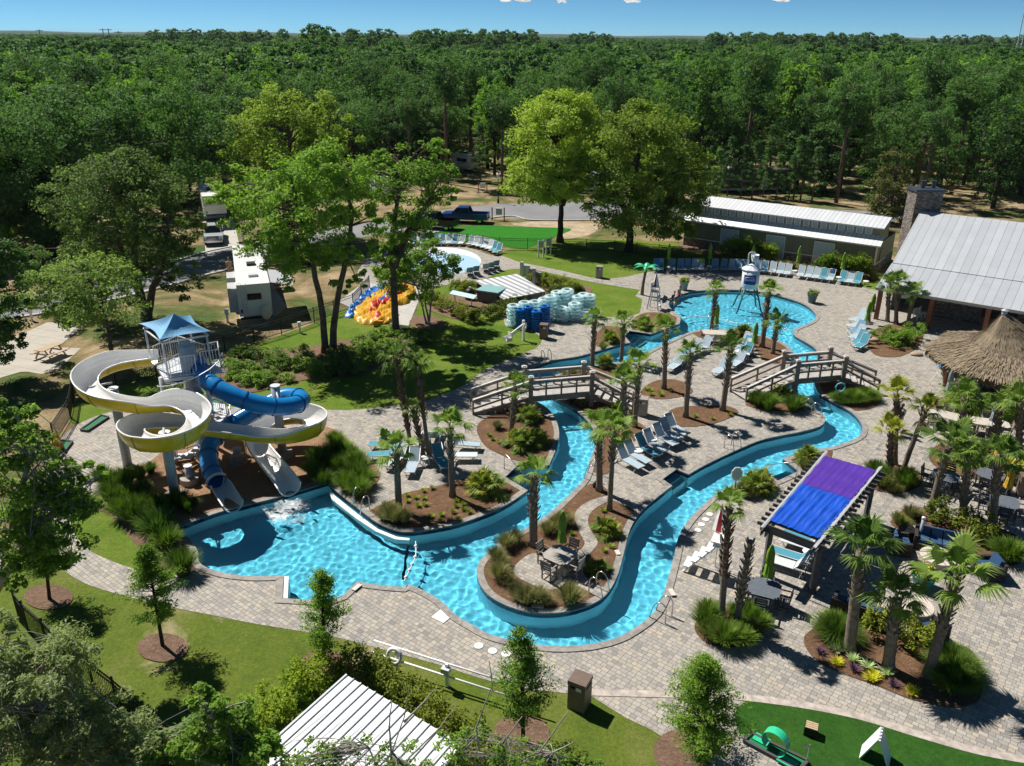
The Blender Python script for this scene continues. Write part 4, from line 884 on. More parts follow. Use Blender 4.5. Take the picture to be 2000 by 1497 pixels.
# ------------------------------------------------------------------ ornamental grasses
def grass_mesh(name, mat, seed, n=420, R_=0.55, H=0.75, w=0.018, arch=0.9):
    rg = np.random.default_rng(seed); a = rg.uniform(0, 6.28, n); o = rg.random(n) ** 0.7 * 0.28 * R_; lean = rg.random(n) ** 0.75; ln = H * rg.uniform(0.75, 1.2, n)
    d = np.stack([np.cos(a), np.sin(a), 0 * a], 1); b0 = d * o[:, None]; s = np.stack([-np.sin(a), np.cos(a), 0 * a], 1) * w
    P = []
    for t in (0, 0.4, 0.75, 1.0):
        out = lean * R_ * (t ** 1.4) * 1.05; z = ln * (t - arch * 0.42 * lean * t * t); p = b0 + d * out[:, None]; p[:, 2] = z; P.append(p)
    W = (1, 0.9, 0.6, 0.08); V = np.stack([P[i] + sg * s * W[i] for i in range(4) for sg in (-1, 1)], 1).reshape(-1, 3)
    q = np.array([(0, 1, 3, 2), (2, 3, 5, 4), (4, 5, 7, 6)]); Q = (q[None] + (np.arange(n) * 8)[:, None, None]).reshape(-1, 4); return qmesh(name, V, Q, mat)
GR = [grass_mesh('grass_clump', L_GRS, 200 + i, 620, 0.72, 0.98, 0.015) for i in range(3)]
MU = [grass_mesh('grass_clump', L_MUH, 210 + i, 520, 0.62, 0.78, 0.011) for i in range(3)]
BF = [grass_mesh('grass_clump', L_GRS, 220 + i, 2200, 0.95, 0.80, 0.009, 1.25) for i in range(2)]
LILY = grass_mesh('lily_clump', leafmat('lily_blade', (0.02, 0.055, 0.012), (0.09, 0.16, 0.035), 0.2), 230, 300, 0.85, 1.1, 0.035, 0.8)
DRYG = grass_mesh('grass_clump', leafmat('dull_grass_blade', (0.05, 0.06, 0.02), (0.17, 0.18, 0.06), 0.25), 231, 520, 0.62, 0.78, 0.011)
gcount = {}
def grass(lbl, me, u, v, s, z=0.05, name='ornamental_grass', grp='ornamental grasses in the beds'):
    o = mobj(name, me); o.location = g(u, v, z); o.rotation_euler = (0, 0, rnd.uniform(0, 6.28)); o.scale = (s * rnd.uniform(0.92, 1.1), s * rnd.uniform(0.92, 1.1), s * rnd.uniform(0.9, 1.12)); return tag(o, lbl, 'grass clump', grp)
def grasses(lbl, kind, pts, grp, nm='ornamental_grass'):
    for i, p in enumerate(pts): grass(lbl, kind[i % len(kind)], p[0], p[1], p[2], name=nm, grp=grp)
grasses('dark green fountain grass in the thick band between the slides and the lounger trio', GR, [(655,872,1.0),(668,890,1.05),(645,895,1.0),(690,905,1.05),(672,915,1.0),(702,925,1.1),(655,925,1.0),(690,940,1.05),(712,948,1.0),(675,955,.95),(700,968,.95),(622,908,1.0),(632,945,.9),(610,930,.85)], 'grass band right of the slides')
grasses('dark green fountain grass in the thick band left of the slide pool', GR, [(205,945,1.0),(225,960,1.05),(250,950,1.0),(222,985,1.05),(250,985,1.1),(280,975,1.0),(275,1005,1.1),(305,1000,1.0),(262,1020,1.05),(330,1005,1.0),(295,1030,1.1),(350,990,.95),(370,1000,.9),(240,1010,1.0),(310,1050,1.1),(330,1070,1.0),(175,988,.6),(275,935,.8),(295,925,.7)], 'grass band left of the slides')
grass('strappy dark green lily clump above the round grass at the left pool corner', LILY, 312, 1048, 1.1, name='lily_clump')
grass('round dark green grass clump overhanging the left rim of the slide pool', GR[1], 357, 1122, 1.22)
grasses('tawny muhly grass along the rim of the table island', MU, [(1088,1032,.85),(1070,1042,.85),(1105,1025,.9),(1005,1060,.85),(988,1072,.85),(968,1092,.8),(976,1105,.75),(975,1130,.85),(992,1142,.6),(1012,1168,.9),(1030,1178,.95),(1052,1176,.8),(1065,1180,.65)], 'muhly grass on the table island')
grass('large tawny green grass clump beside the island handrail', MU[0], 1112, 1180, 1.1)
grasses('pale tufted grass at the foot of the shaggy palm in the slide pool bed', MU, [(757,1005,.85),(770,1018,1.0),(790,1020,.85),(750,1015,.7)], 'pale grass at the slide pool bed')
grasses('green grass tuft in the ring around the slim palm and the stump', [GR[0], DRYG, GR[2]], [(1378,1228,.85),(1390,1250,.9),(1415,1258,.9),(1445,1256,.9),(1465,1245,.85),(1478,1228,.8),(1462,1212,.8),(1400,1208,.85),(1380,1212,.85),(1432,1205,.6)], 'grass ring around the stump')
grass('huge fresh green grass mound at the left end of the bottom right bed', BF[0], 1632, 1243, 1.12)
grass('huge dark green grass mound at the right end of the bottom right bed', BF[1], 1862, 1335, 1.05)
grass('second mound of the right end, tucked behind the last palm', BF[0], 1858, 1310, 1.1)
grasses('green grass mound beside the right footbridge stairs', BF, [(1665,785,1.0),(1690,780,1.0),(1642,785,.8)], 'grass mounds right of the right footbridge')
grasses('dark green grass mound under the left stairs of the right footbridge', [GR[0], GR[1]], [(1480,793,1.0),(1500,800,1.05),(1548,803,1.0),(1560,795,.9),(1470,785,.8)], 'grass mounds left of the right footbridge')
grasses('green grass tuft at the foot of the leaning palms', [GR[2], DRYG], [(1715,935,.9),(1722,950,1.0),(1765,952,1.05),(1775,940,.9),(1705,925,.8),(1745,962,.8)], 'grass at the leaning palms')
grasses('tawny grass tuft at the left end of the bed behind the sofa', [DRYG, MU[1]], [(1760,1030,.8),(1775,1012,.8),(1752,1020,.7),(1790,1008,.6)], 'grass behind the sofa')
grasses('green grass tuft at the right end of the bed behind the sofa', [GR[1]], [(1968,1095,1.1),(1950,1085,.8)], 'grass right of the sofa')
grasses('grey-green grass tuft near the river steps', MU, [(1178,683,.8),(1140,735,.75),(1120,735,.7),(1105,738,.6)], 'grass by the river steps')
grasses('pale grass tuft in the bed under the left footbridge', MU, [(972,838,.7),(1118,790,.7),(1135,795,.7)], 'grass under the left footbridge')
grasses('pale green grass tuft in front of the bathhouse wall', [DRYG, MU[0]], [(1520,520,.9),(1535,522,.9),(1548,523,.9),(1566,527,.8),(1580,530,.9),(1592,532,.9),(1706,548,1.2),(1395,505,.8)], 'grass tufts at the bathhouse wall')
grasses('grass tuft in the mulch beneath the palmetto by the pergola', [DRYG], [(1448,965,.7),(1465,972,.7),(1570,915,.7),(1588,918,.8)], 'grass under the pergola palmettos')
# small bedding plants
SM = grass_mesh('bedding_plant', leafmat('lime_leaf', (0.12, 0.17, 0.02), (0.30, 0.36, 0.06), 0.3), 240, 60, 0.3, 0.3, 0.03, 0.5)
SV = grass_mesh('bedding_plant', leafmat('striped_leaf', (0.28, 0.34, 0.2), (0.5, 0.55, 0.38), 0.2), 241, 50, 0.35, 0.3, 0.03, 0.6)
SPUR = grass_mesh('bedding_plant', leafmat('purple_leaf', (0.05, 0.02, 0.07), (0.12, 0.06, 0.14), 0.2), 242, 60, 0.3, 0.22, 0.03, 0.5)
SYE = grass_mesh('bedding_plant', leafmat('yellow_leaf', (0.35, 0.33, 0.02), (0.62, 0.55, 0.05), 0.3), 243, 90, 0.35, 0.25, 0.03, 0.5)
def z4(x, y): return (550 + x / 3.742, 850 + y / 3.742)
for x, y in ((920,450),(980,465),(1040,470),(920,490),(1000,525),(1050,515),(1275,490),(1330,515),(1275,525),(1095,605),(1170,592),(1160,635),(1295,628),(1375,572),(1330,550),(1040,415),(1100,395),(1255,570)):
    u, v = z4(x, y); grass('small lime green plant dotted over the straw of the slide pool bed', SM, u, v, 0.62, name='bedding_plant', grp='small plants in the slide pool bed')
for u, v in ((1270,765),(1288,768),(1272,772),(1290,773),(1310,765),(1262,762)): grass('small green plant under the palm of the small round bed', SM, u, v, 0.75, name='bedding_plant', grp='small plants in the round bed')
for u, v in ((962,860),(975,866),(985,872),(955,852),(1178,1000),(1194,1070),(1117,1045),(1180,1078),(1175,1100),(1094,1005),(1358,815),(1392,820),(1425,812)): grass('tiny green seedling in the straw of an island bed', SM, u, v, 0.6, name='bedding_plant', grp='seedlings in the island beds')
for u, v in ((1631,1272),(1665,1291),(1697,1305),(1732,1318)): grass('silvery striped plant along the front of the bottom right bed', SV, u, v, 0.95, name='bedding_plant', grp='striped plants in the bottom right bed')
for u, v in ((1634,1296),(1707,1322),(1782,1354),(1700,1328)): grass('yellow leafed plant along the front of the bottom right bed', SYE, u, v, 0.8, name='bedding_plant', grp='yellow plants in the bottom right bed')
for u, v in ((1602,1276),(1668,1309),(1745,1338)): grass('purple flowering plant along the front of the bottom right bed', SPUR, u, v, 0.8, name='bedding_plant', grp='purple plants in the bottom right bed')
for u, v in ((1835,905),(1850,918),(1890,928),(1915,832)): grass('yellow-green plant in the straw near the dark dining sets', SYE, u, v, 0.7, name='bedding_plant', grp='yellow plants near the dining sets')
# shrubs and hedges
def bush_mesh(name, leaf, seed, rx, ry, rz, k, per, size, boxy=False):
    rg = np.random.default_rng(seed); ells = [(0, 0, rz * 0.75, rx, ry, rz * 0.8), (rx * 0.3, 0, rz * 0.6, rx * .7, ry * .8, rz * .6), (-rx * 0.3, 0, rz * 0.55, rx * .7, ry * .8, rz * .6)]
    V, Q = crown(clumps(ells, k, rg, 0.34, 0.6), per, size, rg, 0.8); V[:, 2] = np.maximum(V[:, 2], 0.02); return qmesh(name, V, Q, leaf)
def bush(label, u, v, me, s, z=0.03, name='shrub', grp=None, sx=1.0):
    o = mobj(name, me); o.location = g(u, v, z); o.rotation_euler = (0, 0, rnd.uniform(-0.4, 0.4)); o.scale = (s * sx, s, s); return tag(o, label, 'shrub', grp)
BR = bush_mesh('round_shrub', L_SHR, 300, 1.0, 1.0, 1.2, 60, 60, 0.17); BY = bush_mesh('holly_shrub', L_HEDGE, 301, 0.8, 0.7, 0.8, 40, 50, 0.15); BD = bush_mesh('spreading_shrub', L_MID, 302, 0.7, 0.7, 0.5, 26, 40, 0.14)
BOL = bush_mesh('spreading_shrub', L_OLIVE, 303, 0.7, 0.7, 0.5, 26, 40, 0.13)
for lb, u, v, s in (('tall round shrub left of the middle bathhouse door', 1427, 504, 1.25), ('tall shrub against the left bathhouse door', 1450, 508, 1.3), ('tall shrub joined to the dark hedge before the bathhouse', 1470, 512, 1.2), ('sunlit round shrub right of the middle bathhouse door', 1498, 510, 1.0),
                 ('round shrub at the left of the three near the bathhouse corner', 1614, 535, 1.2), ('middle one of the three round shrubs near the bathhouse corner', 1642, 539, 1.1), ('round shrub nearest the bathhouse corner', 1670, 542, 1.25)): bush(lb, u, v, BR, s, name='round_shrub', grp='round shrubs in front of the bathhouse')
sl = [(445,715),(460,725),(470,735),(485,722),(500,735),(515,728),(455,742),(480,748),(500,752),(530,735),(545,720),(540,705),(520,700),(498,700),(470,700),(560,712),(575,722),(590,700),(600,715),(612,725),(625,732),(640,735),(655,722),(668,730),(680,722),(695,728),(705,715),(720,712),(735,705),(665,700),(680,692),(700,690),(720,688),(740,690),(755,680),(770,690),(700,672),(722,668),(745,662),(765,655),(790,660),(805,672),(560,745),(520,748),(820,668),(640,705)]
for i, (u, v) in enumerate(sl): bush('low sprawling shrub on the mulched slope below the twin-trunked tree', u, v, (BD, BOL)[i % 2], 0.8 + 0.4 * (i % 3) / 2, name='low_shrub', grp='low shrubs on the mulched slope')
def hedge(label, px, w, h, leaf, seed, dens=1.0, size=0.13):
    P = smooth(px, 6, False); b = Vector((*P[0], 0.03)); rg = np.random.default_rng(seed); cl = []
    L = sum((P[i + 1] - P[i]).length for i in range(len(P) - 1))
    for i in range(int(L * 24 * dens)):
        f = rg.random() * (len(P) - 1.001); j = int(f); p = P[j].lerp(P[j + 1], f - j); d = (P[j + 1] - P[j]).normalized(); n_ = Vector((-d.y, d.x)) * rg.uniform(-w / 2, w / 2)
        z = h * rg.uniform(0.25, 1.0) * rg.uniform(0.85, 1.1); cl.append((p.x + n_.x - b.x, p.y + n_.y - b.y, z, 0.24, p.x - b.x, p.y - b.y, h * .4))
    V, Q = crown(cl, 44, size, rg, 0.9); V[:, 2] = np.maximum(V[:, 2], 0.0); o = mobj('hedge', qmesh('hedge', V, Q, leaf)); o.location = b; return tag(o, label, 'hedge')
hedge('loose hedge along the left front of the upper pump shed', [(845,592),(870,608),(900,622),(925,632)], 1.1, 1.0, L_HEDGE, 401)
hedge('long loose hedge between the pump shed and the tube stacks', [(925,632),(960,622),(1000,605),(1050,590),(1100,582),(1135,578)], 1.1, 1.0, L_HEDGE, 402)
hedge('short hedge behind the kiddie splash pad loungers', [(885,565),(905,572),(925,566)], 1.2, 0.9, L_HEDGE, 403)
hedge('hedge along the back right of the upper pump shed', [(1045,552),(1060,560),(1095,560),(1120,572)], 1.2, 1.0, L_HEDGE, 404)
hedge('hedge running down left of the big white roof', [(655,1330),(620,1345),(585,1368),(545,1400),(505,1440),(470,1490)], 1.3, 1.2, L_SHR, 405, 1.2, 0.11)
hedge('yellowish hedge running right of the big white roof', [(672,1318),(720,1325),(760,1345),(810,1385),(860,1425),(910,1462),(960,1510)], 1.2, 1.1, L_HEDGE, 406, 1.2, 0.11)
hedge('loose shrubbery behind the four-seat sofa', [(1812,1010),(1840,1022),(1875,1035),(1910,1050),(1935,1062)], 1.5, 1.1, L_HEDGE, 407, 1.0)
hedge('shrubbery between the bottom right palms and the lower sofa', [(1690,1228),(1725,1240),(1760,1255),(1795,1268),(1820,1280)], 1.2, 1.15, L_HEDGE, 408, 1.1)
hedge('dense planting in the bed before the thatched bar', [(1835,800),(1870,800),(1910,812),(1950,820),(1990,825)], 1.8, 1.3, L_MID, 409, 0.9)
hedge('low planting along the bed behind the dark dining sets', [(1850,890),(1890,902),(1940,915),(1990,925)], 1.6, 1.0, L_MID, 410, 0.8)
hedge('mixed planting in front of the pavilion', [(1712,668),(1740,678),(1770,672),(1790,660)], 1.6, 1.2, L_MID, 411, 0.8)
# ------------------------------------------------------------------ built things
M_GREY = plain('grey_paint', (0.40, 0.43, 0.46), 0.45, 0.1, 0.1); M_LGREY = plain('pale_grey_paint', (0.58, 0.60, 0.63), 0.45, 0.1, 0.07)
M_YELF = plain('yellow_gelcoat', (0.66, 0.47, 0.02), 0.25, 0, 0.12, 1.5); M_FLUME = plain('white_gelcoat', (0.82, 0.81, 0.78), 0.22, 0, 0.05, 1.5)
M_BLUF = plain('blue_gelcoat', (0.012, 0.20, 0.50), 0.22, 0, 0.12, 1.5); M_BLUD = plain('dark_blue_gelcoat', (0.010, 0.10, 0.26), 0.25, 0, 0.1)
M_CANO = plain('sky_blue_canvas', (0.15, 0.38, 0.60), 0.7, 0, 0.06, 1.0); M_STEEL = plain('stainless', (0.62, 0.62, 0.62), 0.22, 0.9, 0.05)
M_CONCO = plain('cast_concrete', (0.36, 0.32, 0.27), 0.9, 0, 0.2); M_BLACK = plain('black_metal', (0.012, 0.012, 0.013), 0.5, 0.3, 0.2)
M_WOOD = plain('weathered_wood', (0.25, 0.205, 0.165), 0.85, 0, 0.25, 3.0); M_WOODL = plain('bleached_wood', (0.42, 0.40, 0.38), 0.85, 0, 0.2, 3.0); M_WOODT = plain('silver_wood_cap', (0.52, 0.50, 0.48), 0.7, 0, 0.15, 3.0)
M_BRWOOD = plain('brown_stained_wood', (0.24, 0.085, 0.035), 0.6, 0, 0.2, 3.0)
# --- slide tower
def circ(c, r, n=14): return [(c[0] + r * math.cos(i * 2 * math.pi / n), c[1] + r * math.sin(i * 2 * math.pi / n)) for i in range(n)]
TZ = 5.1
tb = g(372, 880); TW = thing('slide_tower', 'grey steel water slide tower with a blue hipped shade canopy and spiral stairs', 'slide tower', tb)
cpx = [(322, 742), (305, 716), (352, 694), (405, 712), (385, 733)]
PL = [g(u, v, TZ).to_2d() for u, v in cpx]
EX = [g(u, v, TZ).to_2d() for u, v in ((396, 727), (432, 722), (430, 706), (404, 711))]
m = MB(); m.prism(PL, TZ - 0.16, TZ); m.prism(EX, TZ - 0.16, TZ - 0.004); m.build('platform', M_LGREY, TW, world=True)
cen = Vector((sum(p.x for p in PL) / 5, sum(p.y for p in PL) / 5))
c1 = g(375, 690, TZ).to_2d(); colc = cen + Vector((0.55, -0.25))
m = MB(); m.lathe([(0.42, 0.0), (0.42, TZ + 1.35)], 18, (colc.x, colc.y, 0)); m.build('column', M_LGREY, TW, True, True)
for p in (cen + Vector((-0.7, -0.9)), cen + Vector((0.9, 0.8))):
    m = MB(); m.lathe([(0.14, 0), (0.14, TZ - 0.16)], 12, (p.x, p.y, 0)); m.build('column', M_LGREY, TW, True, True)
# canopy on four posts
cc = [g(270, 631, 6.55), g(310, 665, 6.4), g(414, 648, 6.55), g(374, 614, 6.7)]
RZ = 6.35
CQ = [Vector((*gy(u, v, y).to_2d(), 0)) for u, v, y in ((272, 632, cen.y + 0.2), (312, 664, cen.y - 1.6), (412, 647, cen.y + 0.3), (372, 616, cen.y + 1.9))]
zc = [gy(272, 632, cen.y + 0.2).z, gy(312, 664, cen.y - 1.6).z, gy(412, 647, cen.y + 0.3).z, gy(372, 616, cen.y + 1.9).z]
Q4 = [Vector((q.x, q.y, z)) for q, z in zip(CQ, zc)]; mid = sum(Q4, Vector()) / 4; apex = gy(339, 613, mid.y)
m = MB()
for i in range(4):
    a, b_ = Q4[i], Q4[(i + 1) % 4]; k = 8; rows = []
    for r in range(k + 1):
        t = r / k; row = []
        for s in range(k + 1):
            w = s / k; e = a.lerp(b_, w); e = e.lerp(Vector((mid.x, mid.y, e.z)), 0.16 * math.sin(math.pi * w)) ; p = e.lerp(apex, t); p.z -= 0.20 * math.sin(math.pi * t) * (0.4 + 0.6 * math.sin(math.pi * w)); row.append(p)
        rows.append(row)
    for r in range(k):
        for s in range(k): m.quad(rows[r][s], rows[r][s + 1], rows[r + 1][s + 1], rows[r + 1][s])
m.build('canopy', M_CANO, TW, True, True)
m = MB()
for i in range(4): m.tube([Q4[i] * 0.9 + mid * 0.1 + Vector((0, 0, -0.25)), Q4[(i + 1) % 4] * 0.9 + mid * 0.1 + Vector((0, 0, -0.25))], 0.05, 6)
m.build('roof_frame', M_LGREY, TW, True, True)
for q in Q4:
    p = q * 0.86 + mid * 0.14; m = MB(); m.tube([(p.x, p.y, TZ - 0.1), (p.x, p.y, q.z - 0.1)], 0.055, 8); m.build('canopy_post', M_LGREY, TW, True, True)
def railing(m, a, b, z0, z1, h=1.1, step=0.14):
    a, b = Vector(a), Vector(b); L = (b - a).length; n = max(2, int(L / step))
    A, B = Vector((a.x, a.y, z0)), Vector((b.x, b.y, z1)); up = Vector((0, 0, h))
    m.tube([A + up, B + up], 0.028, 6); m.tube([A + up * 0.1, B + up * 0.1], 0.02, 6)
    for i in range(n + 1):
        p = A.lerp(B, i / n); m.tube([p + up * 0.05, p + up], 0.028 if i % 8 == 0 else 0.011, 5)
for a, b in ((PL[1], PL[2]), (PL[2], PL[3]), (PL[4], PL[0]), (EX[0], EX[1]), (EX[1], EX[2]), (EX[2], EX[3])):
    m = MB(); railing(m, a, b, TZ, TZ); m.build('railing', M_LGREY, TW, world=True)
# stairs winding down round the column
m = MB(); rr = MB(); st = []
for i in range(26):
    a = R(10) - i * R(22); z = TZ - 0.2 - i * 0.19; c = Vector((colc.x + math.cos(a) * 1.1, colc.y + math.sin(a) * 1.1)); m.box((c.x, c.y, z), (1.15, 0.34, 0.05), a)
    st.append((colc.x + math.cos(a) * 1.68, colc.y + math.sin(a) * 1.68, z))
m.build('stair_flight', M_LGREY, TW, world=True)
rr.tube([(p[0], p[1], p[2] + 1.0) for p in st], 0.03, 6); rr.tube([(p[0], p[1], p[2] + 0.55) for p in st], 0.02, 6)
for p in st: rr.tube([p, (p[0], p[1], p[2] + 1.0)], 0.014, 5)
rr.build('handrail', M_LGREY, TW, world=True)
lp = [g(u, v, 1.9).to_2d() for u, v in ((400, 800), (443, 812), (440, 790), (405, 785))]
m = MB(); m.prism(lp, 1.8, 1.9); m.build('landing', M_LGREY, TW, world=True)
m = MB(); railing(m, lp[0], lp[1], 1.9, 1.9, 1.0); railing(m, lp[1], lp[2], 1.9, 1.9, 1.0); m.build('railing', M_LGREY, TW, world=True)
# --- flumes
def spline(pts, sub=8):
    P = [Vector(p) for p in pts]; out = []
    for i in range(len(P) - 1):
        a, b = P[i], P[i + 1]; ta = (b - P[i - 1]) / 2 if i else (b - a); tb_ = (P[i + 2] - a) / 2 if i + 2 < len(P) else (b - a)
        for j in range(sub):
            s = j / sub; s2, s3 = s * s, s ** 3; out.append((2*s3-3*s2+1)*a + (s3-2*s2+s)*ta + (-2*s3+3*s2)*b + (s3-s2)*tb_)
    out.append(P[-1]); return out
def frames(P):
    F = []
    for i in range(len(P)):
        d = (P[min(i + 1, len(P) - 1)] - P[max(0, i - 1)]).normalized(); s = d.cross(Vector((0, 0, 1))).normalized(); F.append((d, s, s.cross(d)))
    K = []
    for i in range(len(P)):
        a, b = F[max(0, i - 3)][0], F[min(len(P) - 1, i + 3)][0]; L = (P[min(len(P) - 1, i + 3)] - P[max(0, i - 3)]).length; K.append(-(a.x * b.y - a.y * b.x) / max(0.3, L) * 1.0)
    K = [sum(K[max(0, i - 4):i + 5]) / len(K[max(0, i - 4):i + 5]) for i in range(len(K))]
    return F, K
def flume(P, w, wall, high, th=0.04):
    """open channel: outer shell, inner shell, rim; the outside of a bend stands higher"""
    F, K = frames(P); n = 12; A, B = [], []
    for p, (d, s, u), k in zip(P, F, K):
        k = max(-1, min(1, k * 2.0)); ra, rb = [], []
        for i in range(n + 1):
            a = -1 + 2 * i / n                                   # -1 = left wall, 1 = right wall
            th_ = a * R(82); prof = 1 - math.cos(th_); z = (wall + high * max(0.0, -k * a)) * prof; x = w * math.sin(th_)
            q = p + s * x + Vector((0, 0, z)); ra.append(q); o = Vector((s.x, s.y, 0)) * math.sin(th_); rb.append(q + (o + Vector((0, 0, -math.cos(th_)))) * th)
        A.append(ra); B.append(rb)
    inn, out, rim = MB(), MB(), MB()
    for i in range(len(P) - 1):
        for j in range(n):
            inn.quad(A[i][j], A[i + 1][j], A[i + 1][j + 1], A[i][j + 1]); out.quad(B[i][j + 1], B[i + 1][j + 1], B[i + 1][j], B[i][j])
    for e, sg in ((0, -1), (n, 1)):
        rim.tube([A[i][e].lerp(B[i][e], 0.5) for i in range(len(P))], 0.045, 6)
    for i in (0, len(P) - 1): 
        for j in range(n): inn.quad(A[i][j], A[i][j + 1], B[i][j + 1], B[i][j])
    seams = []
    for i in range(5, len(P) - 3, 9):
        seams.append(MB().tube([B[i][j] + (B[i][j] - A[i][j]) * 0.3 for j in range(n + 1)], 0.022, 5, False))
    return inn, out, rim, seams
ypx = [(305,711,5.2),(262,716,5.08),(222,725,4.93),(184,742,4.72),(168,765,4.5),(184,786,4.34),(225,800,4.2),(282,806,4.02),(336,800,3.9),(378,812,3.78),(396,836,3.65),(372,866,3.52),(322,882,3.42),(276,878,3.33),(256,860,3.22),(290,846,3.05),(360,843,2.83),(430,853,2.45),(493,860,2.0),(548,866,1.68),(602,858,1.58),(624,840,1.48),(598,826,1.38),(552,828,1.22),(512,846,1.02),(500,880,.78),(525,912,.48),(553,946,.2),(568,968,-.02)]
YP = spline([g(u, v, z) for u, v, z in ypx], 6)
def fair(P, k=2):
    for _ in range(k): P = [P[0]] + [(P[i - 1] + P[i] * 2 + P[i + 1]) / 4 for i in range(1, len(P) - 1)] + [P[-1]]
    return P
YP = fair(YP, 10)
ys0 = thing('open_water_slide', 'winding open water slide, yellow outside and white inside, dropping in two loops to the pool', 'water slide', (YP[0].x, YP[0].y, YP[0].z))
inn, out, rim, seams = flume(YP, 0.56, 0.58, 0.50)
inn.build('flume_inside', M_FLUME, ys0, True, True); out.build('flume_shell', M_YELF, ys0, True, True); rim.build('rim', M_FLUME, ys0, True, True); [q.build('flange', plain('dark_yellow_gelcoat', (0.34, 0.24, 0.02), 0.3), ys0, True, True) for q in seams]
bpx = [(384,712,5.15),(397,738,4.9),(424,762,4.55),(465,781,4.1),(507,794,3.7),(548,799,3.4),(583,793,3.25),(590,782,3.15),(566,776,3.05),(536,786,2.8),(500,806,2.4),(464,826,2.05),(434,846,1.75),(413,868,1.45),(407,892,1.15),(412,918,.85),(424,944,.55)]
BP = fair(spline([g(u, v, z) + Vector((0, 0, 0.1)) for u, v, z in bpx], 6), 6)
bs = thing('tube_water_slide', 'bright blue enclosed tube water slide curling once and ending in a white chute', 'water slide', (BP[0].x, BP[0].y, BP[0].z))
m = MB(); m.tube(BP, 0.46, 18, False); m.build('tube_shell', M_BLUF, bs, True, True)
for i in range(4, len(BP) - 1, 8):
    d = (BP[i + 1] - BP[i]).normalized(); m = MB(); m.tube([BP[i] - d * 0.035, BP[i] + d * 0.035], 0.505, 18, True); m.build('flange', M_BLUD, bs, False, True)
EP = fair(spline([BP[-1] + Vector((0, 0, -0.44)), g(434, 962, .12), g(446, 982, .0), g(458, 1000, -.1)], 6), 2)
inn, out, rim, seams = flume(EP, 0.46, 0.5, 0.0); inn.build('chute_inside', M_FLUME, bs, True, True); out.build('chute_shell', M_FLUME, bs, True, True); rim.build('chute_rim', M_FLUME, bs, True, True)
m = MB(); d = (BP[-1] - BP[-2]).normalized(); m.tube([BP[-1] - d * 0.05, BP[-1] + d * 0.06], 0.54, 20, False); m.tube([BP[-1] + d * 0.06, BP[-1] - d * 0.05], 0.46, 20, False); m.build('mouth_ring', M_FLUME, bs, True, True)
def pillar(label, bu, bv, tv, r, arms=()):
    b = g(bu, bv); h = 0
    for i in range(400):
        D = b.y * CP - (h - CAMH) * SP; v = 748.5 - FOC * (b.y * SP + (h - CAMH) * CP) / D
        if v <= tv: break
        h += 0.02
    t = thing('slide_pillar', label, 'pillar', b, 0, 'pillars carrying the slides'); m = MB(); m.lathe([(r, 0), (r, h)], 18); m.build('shaft', M_GREY, t, True)
    m = MB(); m.lathe([(r + 0.03, h - .03), (r + 0.03, h + 0.02)], 18); m.build('cap', M_LGREY, t); m = MB(); m.lathe([(r + 0.28, -0.05), (r + 0.28, 0.38)], 18); m.build('footing', M_CONCO, t)
    if arms:
        m = MB()
        for q, dz in arms:
            q = Vector(q) - b; m.tube([(0, 0, q.z + dz), (q.x, q.y, q.z)], 0.055, 6); m.tube([(0, 0, q.z + dz - 0.7), (q.x * 0.6, q.y * 0.6, q.z + dz * .3)], 0.04, 6)
        m.build('strut', M_GREY, t, True)
pillar('tall grey pillar outside the upper left bend of the open slide', 252, 920, 764, 0.23, ((YP[22], .4), (YP[36], .3)))
pillar('bluish grey pillar in the middle of the lower left loop of the open slide', 344, 978, 850, 0.24, ((YP[72], .5), (YP[90], .4)))
pillar('grey pillar standing in the right loop, carrying both slides', 553, 893, 757, 0.23, ((BP[30], .6), (BP[50], .5), (YP[120], .3)))
pillar('short pier under the blue tube behind the open slide', 430, 836, 826, 0.2); pillar('short pier in the wood chips below the blue tube', 466, 905, 880, 0.2); pillar('short pier under the crossing of both slides', 372, 945, 915, 0.18)

